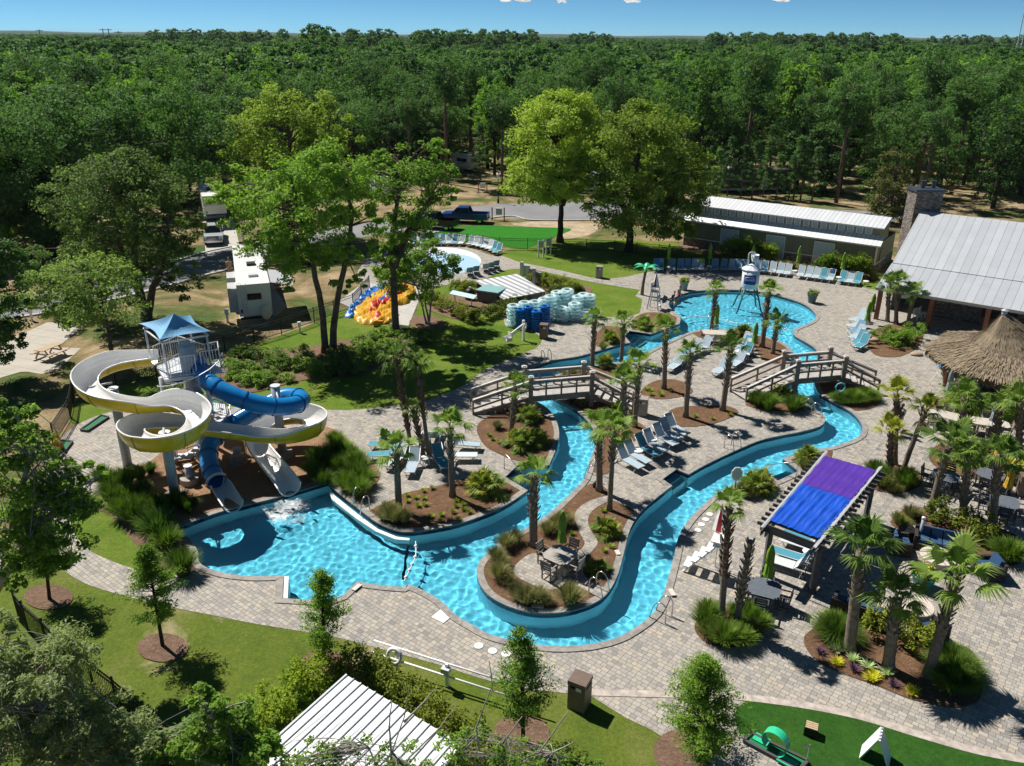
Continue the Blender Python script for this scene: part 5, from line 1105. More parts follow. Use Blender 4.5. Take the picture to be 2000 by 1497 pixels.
# --- footbridges
def bridge(label, L, Rr, LF, RF, w=1.65, steps=6):
    L, Rr, LF, RF = [Vector(p) for p in (L, Rr, LF, RF)]; th = thing('footbridge', label, 'bridge', (L.x + Rr.x) / 2 * Vector((1, 0, 0)) + (L.y + Rr.y) / 2 * Vector((0, 1, 0)))
    def perp(a, b): d = (b - a); d.z = 0; d.normalize(); return Vector((-d.y, d.x, 0)) * w / 2
    n = perp(L, Rr); m = MB(); d = (Rr - L); k = int(d.length / 0.14)
    for i in range(k):
        a = L + d * (i / k + 0.06 / k); b = L + d * ((i + 0.9) / k); m.add([a - n, b - n, b + n, a + n, a - n - Vector((0, 0, .05)), b - n - Vector((0, 0, .05)), b + n - Vector((0, 0, .05)), a + n - Vector((0, 0, .05))], [(0, 1, 2, 3), (0, 4, 5, 1), (2, 6, 7, 3), (1, 5, 6, 2), (3, 7, 4, 0)])
    m.build('deck', M_WOODL, th, world=True)
    m = MB()
    for sg in (-1, 1):
        o = n * sg * 0.96 - Vector((0, 0, .22)); m.bar(L + o, Rr + o, 0.09, 0.32)
    m.build('beam', M_WOOD, th, world=True)
    nl, nr = perp(LF, L), perp(Rr, RF); rails = MB(); posts = []; caps = MB()
    for a, b, nn in ((LF, L, nl), (RF, Rr, nr)):
        st = MB()
        for i in range(steps):
            p = a.lerp(b, (i + 0.55) / steps); z = b.z * (i + 1) / (steps + 0.6); dd = (b - a); dd.z = 0; dd.normalize(); q = dd * ((b - a).length / steps * 0.52)
            st.box((p.x, p.y, z), ((q.length) * 2.0, w * 0.93, 0.05), math.atan2(dd.y, dd.x))
        st.build('stair_flight', M_WOODL, th, world=True)
        for sg in (-1, 1): sr = MB(); sr.bar(a + nn * sg + Vector((0, 0, .05)), b + nn * sg - Vector((0, 0, .15)), 0.07, 0.22); sr.build('stringer', M_WOOD, th, world=True)
    for sg in (-1, 1):
        line = [LF + nl * sg, L + n * sg, Rr + n * sg, RF + nr * sg]
        for i in range(3):
            a, b = line[i].copy(), line[i + 1].copy()
            if i == 0: a.z = 0
            if i == 2: b.z = 0
            for h, ww, hh, mb in ((1.0, 0.16, 0.05, caps), (0.86, 0.05, 0.12, rails), (0.42, 0.05, 0.12, rails)):
                mb.bar(a + Vector((0, 0, h)), b + Vector((0, 0, h)), ww, hh)
            ns = 4 if i == 1 else 2
            for j in range(0 if i == 0 else 1, ns + (1 if i == 2 else 0)):
                p = a.lerp(b, j / ns); posts.append((p.x, p.y, p.z - 0.1, 0.98, 0.11) if i == 1 else (p.x, p.y, 0.0, p.z + 0.98, 0.11))
        for q in (L, Rr): p = q + n * sg * 1.03; posts.append((p.x, p.y, -1.0 if False else 0, q.z + 1.28, 0.27))
    rails.build('rail', M_WOOD, th, world=True); caps.build('handrail_cap', M_WOODT, th, world=True)
    for x, y, z, h, s in posts:
        m = MB(); m.box((x, y, z + h / 2), (s, s, h)); po = m.build('post', M_WOOD, th, world=True)
        if s > 0.2:
            m = MB(); m.box((x, y, h - 0.02), (s + .06, s + .06, 0.05)); m.box((x, y, h + 0.03), (s * .7, s * .7, 0.06)); m.build('post_cap', M_WOODT, po, world=True)
    return th
bridge('weathered wooden footbridge nearer the slides, with the palm in front of its left stairs', g(1030, 764, 1.05), g(1147, 754, 1.05), g(922, 800), g(1240, 797))
bridge('weathered wooden footbridge at the right, over the channel below the beach pool', g(1541, 731, 1.05), g(1632, 723, 1.05), g(1441, 776), g(1710, 760))

# --- metal roofs
def seam_mat(name, c, step, ang, rough=0.4, metal=0.55, w=0.06):
    m, t, n, b = _new(name); v = coords(t, (1, 1, 1), ang, True); sp = t.nodes.new('ShaderNodeSeparateXYZ'); t.links.new(v, sp.inputs[0])
    a = N(t, 'ShaderNodeMath', operation='DIVIDE'); t.links.new(sp.outputs[0], a.inputs[0]); a.inputs[1].default_value = step
    f = N(t, 'ShaderNodeMath', operation='FRACT'); t.links.new(a.outputs[0], f.inputs[0])
    l = N(t, 'ShaderNodeMath', operation='LESS_THAN'); t.links.new(f.outputs[0], l.inputs[0]); l.inputs[1].default_value = w
    fl = N(t, 'ShaderNodeMath', operation='FLOOR'); t.links.new(a.outputs[0], fl.inputs[0]); wn = t.nodes.new('ShaderNodeTexWhiteNoise'); wn.noise_dimensions = '1D'; t.links.new(fl.outputs[0], wn.inputs['W'])
    pv = ramp(t, wn.outputs['Value'], [(0, tuple(x * .9 for x in c)), (1, c)]); f2 = noise(t, v, 0.6, 5, 0.7)
    k = mixc(t, 0.4, pv.outputs[0], ramp(t, f2, [(0.3, (.78, .78, .78)), (0.7, (1.08, 1.08, 1.08))]).outputs[0], 'MULTIPLY')
    k = mixc(t, l.outputs[0], k, tuple(x * 0.42 for x in c)); t.links.new(k, b.inputs['Base Color']); b.inputs['Roughness'].default_value = rough; b.inputs['Metallic'].default_value = metal; return m
def slab(m, a, b, c, d, th=0.06):
    n = (Vector(b) - Vector(a)).cross(Vector(d) - Vector(a)).normalized()
    if n.z < 0: n = -n
    A = [Vector(p) for p in (a, b, c, d)]; B = [p - n * th for p in A]
    return m.add(A + B, [(0, 1, 2, 3), (7, 6, 5, 4), (0, 4, 5, 1), (1, 5, 6, 2), (2, 6, 7, 3), (3, 7, 4, 0)])
# --- bathhouse
eL, eR = g(1331, 429, 2.85), g(1720, 482, 2.85); ax = (eR - eL); ax.z = 0; BL = ax.length; ax.normalize(); ay = Vector((-ax.y, ax.x, 0)); BH = thing('bathhouse', 'long olive bathhouse with stone base, white doors and a raised strip of small windows', 'building', (eL.x, eL.y, 0))
def bp_(x, y, z): return Vector((eL.x, eL.y, 0)) + ax * x + ay * y + Vector((0, 0, z))
def depth_of(u, v, z): q = g(u, v, z) - Vector((eL.x, eL.y, 0)); return q.dot(ay)
d1 = (depth_of(1357, 417, 3.55) + depth_of(1731, 461, 3.55)) / 2; d2 = d1 + 0.0; dr = d1 + 1.9
M_OLIVE = None
def clap_mat():
    m, t, n, b = _new('olive_siding'); v = coords(t, world=True); wv = N(t, 'ShaderNodeTexWave', Scale=5.0, Distortion=0.0); wv.bands_direction = 'X'; t.links.new(v, wv.inputs['Vector']); f = noise(t, v, 1.5, 4)
    r = ramp(t, f, [(0.3, (0.24, 0.245, 0.15)), (0.7, (0.31, 0.31, 0.20))]); k = mixc(t, 0.25, r.outputs[0], wv.outputs['Color'], 'MULTIPLY'); t.links.new(k, b.inputs['Base Color']); b.inputs['Roughness'].default_value = 0.7; return m
def stone_mat():
    m, t, n, b = _new('stacked_stone'); v = coords(t, (1, 1, 1)); mp = N(t, 'ShaderNodeMapping'); mp.inputs['Scale'].default_value = (2.2, 2.2, 5.5); t.links.new(v, mp.inputs[0]); vo = N(t, 'ShaderNodeTexVoronoi', Scale=1.6); t.links.new(mp.outputs[0], vo.inputs['Vector'])
    r = ramp(t, vo.outputs['Color'], [(0.15, (0.13, 0.105, 0.09)), (0.5, (0.24, 0.20, 0.17)), (0.85, (0.33, 0.29, 0.26))]); e = ramp(t, vo.outputs['Distance'], [(0.25, (1, 1, 1)), (0.6, (0.45, 0.45, 0.45))]); t.links.new(mixc(t, 0.7, r.outputs[0], e.outputs[0], 'MULTIPLY'), b.inputs['Base Color']); b.inputs['Roughness'].default_value = 0.9; return m
M_OLIVE = clap_mat(); M_STONE = stone_mat()
sa = math.atan2(ax.y, ax.x)
M_SEAM = seam_mat('seamed_metal', (0.74, 0.76, 0.78), 0.42, -sa, 0.5, 0.25, 0.09)
o_ = 0.42                                # eave overhang
m = MB(); m.prism([bp_(0.3, o_, 0), bp_(BL - .35, o_, 0), bp_(BL - .35, d1 + 6.2, 0), bp_(0.3, d1 + 6.2, 0)], 0.9, 2.85); m.build('wall', M_OLIVE, BH, world=True)
m = MB(); m.prism([bp_(0.26, o_ - .05, 0), bp_(BL - .3, o_ - .05, 0), bp_(BL - .3, d1 + 6.25, 0), bp_(0.26, d1 + 6.25, 0)], 0, 0.9); m.build('stone_base', M_STONE, BH, world=True)
m = MB(); m.prism([bp_(0.6, d1, 0), bp_(BL - .5, d1, 0), bp_(BL - .5, d1 + 3.6, 0), bp_(0.6, d1 + 3.6, 0)], 2.85, 4.5); m.build('clerestory_wall', M_OLIVE, BH, world=True)
for x in (0.3, BL - .35):
    m = MB(); m.add([bp_(x, o_, 2.85), bp_(x, d1, 2.85), bp_(x, d1, 3.5)], [(0, 1, 2), (2, 1, 0)]); m.build('gable_end', M_OLIVE, BH, world=True)
m = MB(); slab(m, bp_(0, 0, 2.87), bp_(BL, 0, 2.87), bp_(BL, d1, 3.6), bp_(0, d1, 3.6)); m.build('lower_roof', M_SEAM, BH, world=True)
rb_ = dr
m = MB(); slab(m, bp_(0.2, d1 - .5, 4.42), bp_(BL - .1, d1 - .5, 4.42), bp_(BL - .1, rb_, 5.1), bp_(.2, rb_, 5.1)); slab(m, bp_(.2, rb_ + .003, 5.1), bp_(BL - .1, rb_ + .003, 5.1), bp_(BL - .1, rb_ + 2.3, 4.35), bp_(.2, rb_ + 2.3, 4.35)); m.build('upper_roof', M_SEAM, BH, world=True)
m = MB(); slab(m, bp_(0, d1 + 3.6, 3.55), bp_(BL, d1 + 3.6, 3.55), bp_(BL, d1 + 6.6, 2.8), bp_(0, d1 + 6.6, 2.8)); m.build('rear_roof', M_SEAM, BH, world=True)
m = MB(); m.bar(bp_(0, -.02, 2.80), bp_(BL, -.02, 2.80), .05, .14); m.bar(bp_(.2, d1 - .52, 4.36), bp_(BL - .1, d1 - .52, 4.36), .05, .12); m.build('fascia', M_WHITE, BH, world=True)
M_GLASS = plain('pale_window_glass', (0.42, 0.46, 0.48), 0.15, 0, 0.08)
pw = 0
for k in range(11):
    x0 = 1.3 + k * (BL - 2.6) / 10.4
    for dx in (-0.42, 0.42):
        m = MB()
        for a, b, c_, d_ in ((-.29, -.29, -.36, .36), (.29, .29, -.36, .36)): m.bar(bp_(x0 + dx + a, d1 - .03, 4.0 + c_), bp_(x0 + dx + b, d1 - .03, 4.0 + d_), .07, .07)
        for z in (-.36, .36): m.bar(bp_(x0 + dx - .325, d1 - .03, 4.0 + z), bp_(x0 + dx + .325, d1 - .03, 4.0 + z), .075, .07)
        f = m.build('window', M_WHITE, BH, world=True); m = MB(); m.quad(bp_(x0 + dx - .26, d1 - .025, 3.67), bp_(x0 + dx + .26, d1 - .025, 3.67), bp_(x0 + dx + .26, d1 - .025, 4.33), bp_(x0 + dx - .26, d1 - .025, 4.33)); m.build('pane', M_GLASS, f, world=True)
def bx_of(u, v, z): q = g(u, v, z) - Vector((eL.x, eL.y, 0)); return q.dot(ax)
for u in (1420, 1511, 1607):
    x = bx_of(u, 429 + (u - 1331) * 0.1363 + 30, 1.3)
    m = MB(); m.prism([bp_(x - .92, o_ - .09, 0), bp_(x + .92, o_ - .09, 0), bp_(x + .92, o_ - .01, 0), bp_(x - .92, o_ - .01, 0)], 0.05, 2.35); do = m.build('door', plain('pale_blue_door', (0.52, 0.60, 0.66), 0.5, 0, .05), BH, world=True)
    m = MB(); m.bar(bp_(x, o_ - .1, .05), bp_(x, o_ - .1, 2.35), .02, .03); m.bar(bp_(x - .96, o_ - .1, 0), bp_(x - .96, o_ - .1, 2.42), .08, .1); m.bar(bp_(x + .96, o_ - .1, 0), bp_(x + .96, o_ - .1, 2.42), .08, .1); m.bar(bp_(x - 1.0, o_ - .1, 2.42), bp_(x + 1.0, o_ - .1, 2.42), .1, .1); m.build('frame', M_WHITE, do, world=True)
m = MB(); m.bar(bp_(.28, o_ - .08, .95), bp_(BL - .32, o_ - .08, .95), .06, .09)
for x in (.3, BL - .36): m.bar(bp_(x, o_ - .06, .92), bp_(x, o_ - .06, 2.8), .16, .08)
m.bar(bp_(BL - .29, o_ - .02, .95), bp_(BL - .29, d1 + 3, .95), .06, .09); m.build('white_trim', M_WHITE, BH, world=True)
x = bx_of(1727, 500, 1.2); m = MB(); m.prism([bp_(BL - .34, o_ + 1.4, 0), bp_(BL - .27, o_ + 1.4, 0), bp_(BL - .27, o_ + 2.3, 0), bp_(BL - .34, o_ + 2.3, 0)], .05, 2.15); m.build('side_door', M_OLIVE, BH, world=True)

# --- pavilion with chimney
EZ = 2.75
pl, pr = g(1716, 562, EZ), g(2010, 610, EZ); px_ = (pr - pl); px_.z = 0; px_.normalize(); py_ = Vector((-px_.y, px_.x, 0)); PV = thing('pavilion', 'large open pavilion with a silver seamed metal roof, brown posts and stone walls', 'building', (pl.x, pl.y, 0))
def pp(x, y, z): return Vector((pl.x, pl.y, 0)) + px_ * x + py_ * y + Vector((0, 0, z))
def solve_y(u, v, slope0, z0, y0):
    # depth along py_ and height where the picture ray meets the roof plane rising from (y0, z0)
    o = Vector((0, 0, CAMH)); d = ray(u, v); n = (py_ * -slope0 + Vector((0, 0, 1))); p0 = pp(0, y0, z0); t = (p0 - o).dot(n) / d.dot(n); q = o + d * t; return (q - pp(0, 0, 0)).dot(py_), q.z, (q - pp(0, 0, 0)).dot(px_)
yb, zb, _ = solve_y(1739, 514, 0.26, EZ, 0); yr, zr, xr = solve_y(1785, 411, 0.42, zb, yb)
PX0, PX1 = -0.2, 26.0
M_SEAM2 = seam_mat('pavilion_metal', (0.70, 0.73, 0.76), 0.62, -math.atan2(px_.y, px_.x), 0.42, 0.45, 0.05)
m = MB(); slab(m, pp(PX0, 0, EZ), pp(PX1, 0, EZ), pp(PX1, yb, zb), pp(PX0, yb, zb), .1); m.build('porch_roof', M_SEAM2, PV, world=True)
m = MB(); slab(m, pp(PX0 + .05, yb + .003, zb + .06), pp(PX1, yb + .003, zb + .06), pp(PX1, yr, zr), pp(PX0 + .05, yr, zr), .1); slab(m, pp(PX0, yr + .005, zr), pp(PX1, yr + .005, zr), pp(PX1, yr * 2 - yb, zb), pp(PX0, yr * 2 - yb, zb), .1); m.build('roof', M_SEAM2, PV, world=True)
m = MB(); m.bar(pp(PX0, -.03, EZ - .12), pp(PX1, -.03, EZ - .12), .06, .22); m.build('fascia', plain('cream_trim', (0.5, 0.46, 0.40), 0.6), PV, world=True)
m = MB(); m.add([pp(.4, yb * .9, 0), pp(.4, yr * 2 - yb, 0), pp(.4, yr * 2 - yb, zb - .15), pp(.4, yr, zr - .15), pp(.4, yb * .9, zb - .25)], [(0, 1, 2, 3, 4), (4, 3, 2, 1, 0)]); m.build('gable_wall', M_OLIVE, PV, world=True)
m = MB(); wy = yb * 0.98; m.prism([pp(3.6, wy, 0), pp(PX1, wy, 0), pp(PX1, wy + .3, 0), pp(3.6, wy + .3, 0)], 0, zb - .2); m.build('stone_wall', M_STONE, PV, world=True)
for u, v in ((1718, 617), (1816, 635), (1925, 652), (2030, 668)):
    q = g(u, v); x = (q - pp(0, 0, 0)).dot(px_); m = MB(); m.prism([pp(x - .16, .3, 0), pp(x + .16, .3, 0), pp(x + .16, .62, 0), pp(x - .16, .62, 0)], 0, EZ - .1); m.build('post', M_BRWOOD, PV, world=True)
for x in (8.3, 15.0):
    m = MB(); m.prism([pp(x - 1.2, wy - .04, 0), pp(x + 1.2, wy - .04, 0), pp(x + 1.2, wy - .005, 0), pp(x - 1.2, wy - .005, 0)], .7, 2.3); m.build('opening', M_BLACK, PV, world=True)
m = MB(); m.lathe([(.06, 0), (.06, .5)], 8, pp(3.2, yr * .82, zb + (zr - zb) * .75)); m.build('vent_pipe', M_WHITE, PV)
if True:
    o = PV.children if False else None
# chimney: stone stack with a cap, standing behind the ridge
cyp = yr + 1.2
cb = pp(0, cyp, 0); qa, qb = gy(1783, 372, cb.y), gy(1834, 376, cb.y)
CH = thing('chimney', 'square stacked-stone chimney with a dark cap rising behind the pavilion ridge', 'chimney', (qa.x, cb.y, 0)); cw = qb.x - qa.x; ctop = qa.z
m = MB(); m.box((cw / 2, 0, ctop / 2), (cw, cw * .75, ctop), 0); m.build('stack', M_STONE, CH)
m = MB(); m.box((cw / 2, 0, ctop + .1), (cw + .25, cw * .75 + .25, .2)); m.build('cap', plain('dark_cap', (.06, .07, .09), .4, .3), CH)
for dx in (.35, .75):
    m = MB(); m.lathe([(.17, ctop + .2), (.17, ctop + .75), (.23, ctop + .78), (.23, ctop + .86)], 12, (cw * dx, 0, 0)); m.build('flue', plain('dark_cap', (.06, .07, .09), .4, .3), CH)

# --- thatched bar
ZE = 2.35
kc = g(1990, 706, ZE); KR = (g(1990, 706, ZE) - g(1799, 660, ZE)).length * 0.97; KR *= .9; ka = gy(1962, 611, kc.y)
TH = thing('thatched_bar', 'round tiki bar with a peaked palm-thatch roof and a pale counter', 'bar', (kc.x, kc.y, 0))
def thatch_mat():
    m, t, n, b = _new('palm_thatch'); v = coords(t); w = N(t, 'ShaderNodeTexNoise', Scale=2.5, Detail=3.0); t.links.new(v, w.inputs['Vector']); f = noise(t, v, 9, 5, 0.75, 1.5)
    r = ramp(t, f, [(0.28, (0.075, 0.055, 0.04)), (0.5, (0.175, 0.13, 0.10)), (0.75, (0.29, 0.225, 0.175))]); t.links.new(r.outputs[0], b.inputs['Base Color']); b.inputs['Roughness'].default_value = .95; b.inputs['Specular IOR Level'].default_value = .1; bump(t, f, b, 1.0, .15); return m
M_THAT = thatch_mat(); prof = [(KR, ZE), (KR * .97, ZE + .28), (KR * .45, ZE + (ka.z - ZE) * .36), (KR * .25, ZE + (ka.z - ZE) * .62), (.12, ka.z - .05), (.03, ka.z)]
apx = Vector((ka.x - kc.x, 0))
m = MB(); n8 = 8
rings = []
for i, (r_, z) in enumerate(prof):
    sh = apx * (z - ZE) / (ka.z - ZE); rings.append([(sh.x + r_ * math.cos(R(22.5) + k * 2 * math.pi / n8), r_ * math.sin(R(22.5) + k * 2 * math.pi / n8), z) for k in range(n8)])
for i in range(len(prof) - 1):
    for k in range(n8): m.quad(rings[i][k], rings[i][(k + 1) % n8], rings[i + 1][(k + 1) % n8], rings[i + 1][k])
m.add(rings[0], [tuple(range(n8))[::-1]]); m.build('thatch_roof', M_THAT, TH)
# loose thatch straws over the roof
rgt = np.random.default_rng(9); nst = 14000; k_ = rgt.integers(0, 8, nst); t_ = rgt.random(nst) ** 0.62
def ringpt(k, s, w):
    f = s * (len(prof) - 2); i = np.minimum(len(prof) - 2, f.astype(int)); fr = f - i; RA = np.array(rings); a = RA[i, k] * (1 - fr)[:, None] + RA[i + 1, k] * fr[:, None]; b = RA[i, (k + 1) % 8] * (1 - fr)[:, None] + RA[i + 1, (k + 1) % 8] * fr[:, None]; return a * (1 - w)[:, None] + b * w[:, None]
sq = 1 - np.sqrt(t_); sq = np.clip(1 - t_, 0, 1); w_ = rgt.random(nst); A_ = ringpt(k_, sq, w_); B_ = ringpt(k_, np.clip(sq + .06, 0, 1), w_)
dn = norm(A_ - B_ + 1e-6); sd = norm(np.cross(dn, [0, 0, 1])) * .028; ln = rgt.uniform(.25, .55, (nst, 1)); up_ = rgt.uniform(.0, .09, (nst, 1)) * np.array([0, 0, 1.0]); jit_ = rgt.normal(0, .18, (nst, 3)) * .4
tipp = A_ + dn * ln + up_ + jit_ * ln; V_s = np.stack([A_ - sd + up_ * .3, A_ + sd + up_ * .3, tipp + sd * .6, tipp - sd * .6], 1).reshape(-1, 3)
st_o = mobj('thatch_fringe', qmesh('thatch_fringe', V_s, np.arange(4 * nst).reshape(nst, 4), leafmat('thatch_straw', (0.055, 0.038, 0.028), (0.25, 0.19, 0.17), 0.05, .9)), TH); st_o['kind'] = 'stuff'
m = MB(); m.lathe([(KR * .62, 0.0), (KR * .62, 1.0)], 8, a0=R(22.5)); m.build('counter_front', plain('bar_panel', (.50, .42, .33), .7), TH); m = MB(); m.lathe([(KR * .5, 1.0), (KR * .68, 1.0), (KR * .68, 1.08), (KR * .5, 1.08)], 8, a0=R(22.5), cap=False); m.build('countertop', plain('bar_top', (.10, .12, .16), .4), TH)
m = MB(); m.lathe([(KR * .56, 1.55), (KR * .56, 2.3)], 8, a0=R(22.5), cap=False); m.build('roller_screen', plain('bar_screen', (.55, .60, .64), .6), TH)
for k in range(8):
    a = R(22.5) + k * R(45); m = MB(); m.lathe([(.14, 0), (.12, ZE + .2)], 9, (math.cos(a) * KR * .72, math.sin(a) * KR * .72, 0)); m.build('post', M_BRWOOD, TH, True)
m = MB(); m.lathe([(.16, ka.z - .1), (.16, ka.z + .12), (.22, ka.z + .14), (.05, ka.z + .25)], 10, (apx.x, 0, 0)); m.build('finial', M_GREY, TH)

# --- pergola
PZ = 2.55
pq = [g(1497, 1031, PZ), g(1594, 1068, PZ), g(1712, 926, PZ), g(1610, 897, PZ)]
PG = thing('pergola', 'dark grey pergola shaded by one blue and one purple cloth', 'pergola', g(1585, 1155)); M_DGREY = plain('charcoal_wood', (0.085, 0.085, 0.09), 0.6, 0, 0.2, 3.0); M_SILV = plain('silver_batten', (0.42, 0.43, 0.45), .5, 0, .1)  # battens are a paler grey than the charcoal frame
for u, v in ((1585, 1157), (1492, 1124), (1690, 1016), (1606, 985)):
    b = g(u, v); m = MB(); m.box((b.x, b.y, PZ / 2 - .1), (.2, .2, PZ - .2)); po = m.build('post', M_DGREY, PG, world=True); m = MB(); m.box((b.x, b.y, .08), (.3, .3, .16)); m.build('plinth', M_DGREY, po, world=True)
fa, fb, fc, fd = pq; fx = (fb - fa).normalized(); fy = (fd - fa).normalized(); m = MB()
ends = ((fa, fd), (fb, fc))
for a, b in ends:
    for o in (-.09, .09): m.bar(a + fx * o + Vector((0, 0, -.12)) - fy * .35, b + fx * o + Vector((0, 0, -.12)) + fy * .35, .05, .24)
for a, b in ((fa, fb), (fd, fc)): m.bar(a + Vector((0, 0, -.10)) - fx * .25, b + Vector((0, 0, -.10)) + fx * .25, .06, .2)
m.build('beam', M_DGREY, PG, world=True)
LY = (fd - fa).length; LX = (fb - fa).length
for i in range(18):
    s = i / 17; a = fa.lerp(fd, s); b = fb.lerp(fc, s); m = MB(); m.bar(a - fx * .40 + Vector((0, 0, .09)), b + fx * .40 + Vector((0, 0, .09)), .05, .15); m.build('rafter', M_DGREY, PG, world=True)
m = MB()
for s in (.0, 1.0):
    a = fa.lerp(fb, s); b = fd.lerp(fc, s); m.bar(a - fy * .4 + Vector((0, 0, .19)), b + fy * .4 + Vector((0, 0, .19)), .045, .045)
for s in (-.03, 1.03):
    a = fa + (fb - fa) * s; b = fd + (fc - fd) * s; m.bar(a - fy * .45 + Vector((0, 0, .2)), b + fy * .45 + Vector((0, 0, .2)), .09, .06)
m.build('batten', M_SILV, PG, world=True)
def cloth(name, s0, s1, mat, wr, seed):
    K = np.random.default_rng(seed); m = MB(); nx, ny = 30, 30; ph = K.uniform(0, 6, 4)
    P = [[None] * (ny + 1) for _ in range(nx + 1)]
    for i in range(nx + 1):
        for j in range(ny + 1):
            w = .012 + .976 * i / nx; s = s0 + (s1 - s0) * j / ny; q = fa.lerp(fb, w).lerp(fd.lerp(fc, w), s); e = min(i, nx - i) / nx
            z = .245 + wr * (math.sin(i * .95 + ph[0] + j * .05) * .6 + .5 * math.sin(i * 1.9 + ph[1] - j * .12) + .4 * math.sin(j * .5 + i * .3 + ph[2])) + .02 * math.cos(s * 40)
            P[i][j] = q + Vector((0, 0, max(.226, z)))
    for i in range(nx):
        for j in range(ny): m.quad(P[i][j], P[i + 1][j], P[i + 1][j + 1], P[i][j + 1])
    m.build(name, mat, PG, True, True)
cloth('blue_shade_cloth', .03, .545, plain('blue_cloth', (0.006, 0.075, 0.50), .5, 0, .08, 1.0), .030, 3); cloth('purple_shade_cloth', .548, .985, plain('purple_cloth', (0.075, 0.022, 0.30), .55, 0, .06, 1.0), .008, 4)

# --- pump shed roofs
def shed(label, px, zs, name, roofmat, back=None):
    Q = [g(u, v, z) for (u, v), z in zip(px, zs)]; t = thing(name, label, 'shed', (Q[0].x, Q[0].y, 0)); m = MB(); slab(m, *Q, .05); m.build('roof', roofmat, t, world=True); c = sum(Q, Vector()) / 4
    for q in Q:
        p = q * .92 + c * .08; m = MB(); m.box((p.x, p.y, (q.z - .1) / 2), (.12, .12, q.z - .1)); m.build('post', M_WOOD, t, world=True)
    m = MB(); i0, i1 = back or (0, 1)
    for i, j in ((0, 1), (1, 2), (2, 3), (3, 0)):
        a = Q[i] * .9 + c * .1; b = Q[j] * .9 + c * .1; m.add([(a.x, a.y, 0), (b.x, b.y, 0), (b.x, b.y, Q[j].z - .12), (a.x, a.y, Q[i].z - .12)], [(0, 1, 2, 3), (3, 2, 1, 0)])
    m.build('wall', M_DGREY, t, world=True); return t
def ang_of(a, b): d = g(*b) - g(*a); return math.atan2(d.y, d.x)
WR1 = seam_mat('white_ribbed_metal', (0.66, 0.67, 0.70), .46, -ang_of((927, 550), (1010, 535)), .45, .2, .42)
shed('low shed with a grey-white ribbed roof behind the tube stacks', [(927, 549), (1010, 535), (1065, 569), (984, 585)], (1.0, 1.6, 1.3, .8), 'pump_shed', WR1)
sA = g(677, 1319, 2.4); sB = g(904, 1455, 2.4); sC = g(494, 1483, 2.4); far_ = (sC - sA)
WR2 = seam_mat('white_roof_panel', (0.80, 0.81, 0.82), .62, -math.atan2((sB - sA).y, (sB - sA).x), .5, .1, .10)
t = thing('pump_shed', 'big shed with a brilliant white seamed roof cut by the bottom edge', 'shed', (sA.x, sA.y, 0)); m = MB(); sD = sB + (sC - sA) * 1.5; sE = sA + (sC - sA) * 1.5; slab(m, sA, sB, sD, sE, .06); m.build('roof', WR2, t, world=True)
m = MB(); nr_ = 15
for i in range(nr_ + 1):
    a = sA.lerp(sB, i / nr_); b = sE.lerp(sD, i / nr_); m.bar(a + Vector((0, 0, .02)), b + Vector((0, 0, .02)), .035 if i % 2 else .06, .05)
m.build('seam', M_LGREY, t, world=True)
c = (sA + sB + sD + sE) / 4; m = MB(); W4 = [p * .93 + c * .07 for p in (sA, sB, sD, sE)]; m.prism([p.to_2d() for p in W4], 0, 2.3); m.build('wall', M_DGREY, t, world=True)
m = MB(); a, b = g(620, 1365, 1.3), g(480, 1490, 1.3)

# --- dumping bucket water tower
wb = g(1459, 600); WT = thing('water_tower_feature', 'white toy water tower with tipping bucket on green legs in the beach pool', 'water feature', (wb.x, wb.y, -.5))
D_ = wb.y * CP + CAMH * SP; wz = [gy(1459, v, wb.y).z for v in (562, 526)]
def wl(z): return z + .5
k1, k2 = wl(wz[0]), wl(wz[1]); r_ = 16.3 * D_ / FOC
M_TNKW = plain('tank_white', (.66, .70, .74), .4, 0, .06); M_GLEG = plain('green_leg', (.05, .13, .13), .45, 0, .15)
m = MB(); m.lathe([(r_ * .95, k1), (r_, k1 + .1), (r_, k2)], 20); m.build('tank', M_TNKW, WT, True); m = MB(); m.lathe([(r_ * 1.16, k2 - .02), (r_ * 1.16, k2 + .04), (.15, k2 + .42), (.03, k2 + .44)], 8); m.build('roof', plain('tank_roof', (.66, .70, .76), .4), WT)
for sx, sy in ((-1, -1), (1, -1), (1, 1), (-1, 1)):
    m = MB(); m.tube([(sx * r_ * .68, sy * r_ * .62, k1 + .1), (sx * r_ * 1.55, sy * r_ * 1.25, -.1)], .07, 8); m.build('leg', M_GLEG, WT, True)
m = MB()
for a, b in (((-1, -1), (1, -1)), ((1, -1), (1, 1)), ((1, 1), (-1, 1)), ((-1, 1), (-1, -1))):
    for s, t in ((.05, .42), (.42, .05)):
        pa = Vector((a[0] * r_ * (.68 + .87 * s), a[1] * r_ * (.62 + .63 * s), k1 * (1 - s))); pb = Vector((b[0] * r_ * (.68 + .87 * t), b[1] * r_ * (.62 + .63 * t), k1 * (1 - t))); m.tube([pa, pb], .03, 6)
m.build('brace', M_GLEG, WT, True)
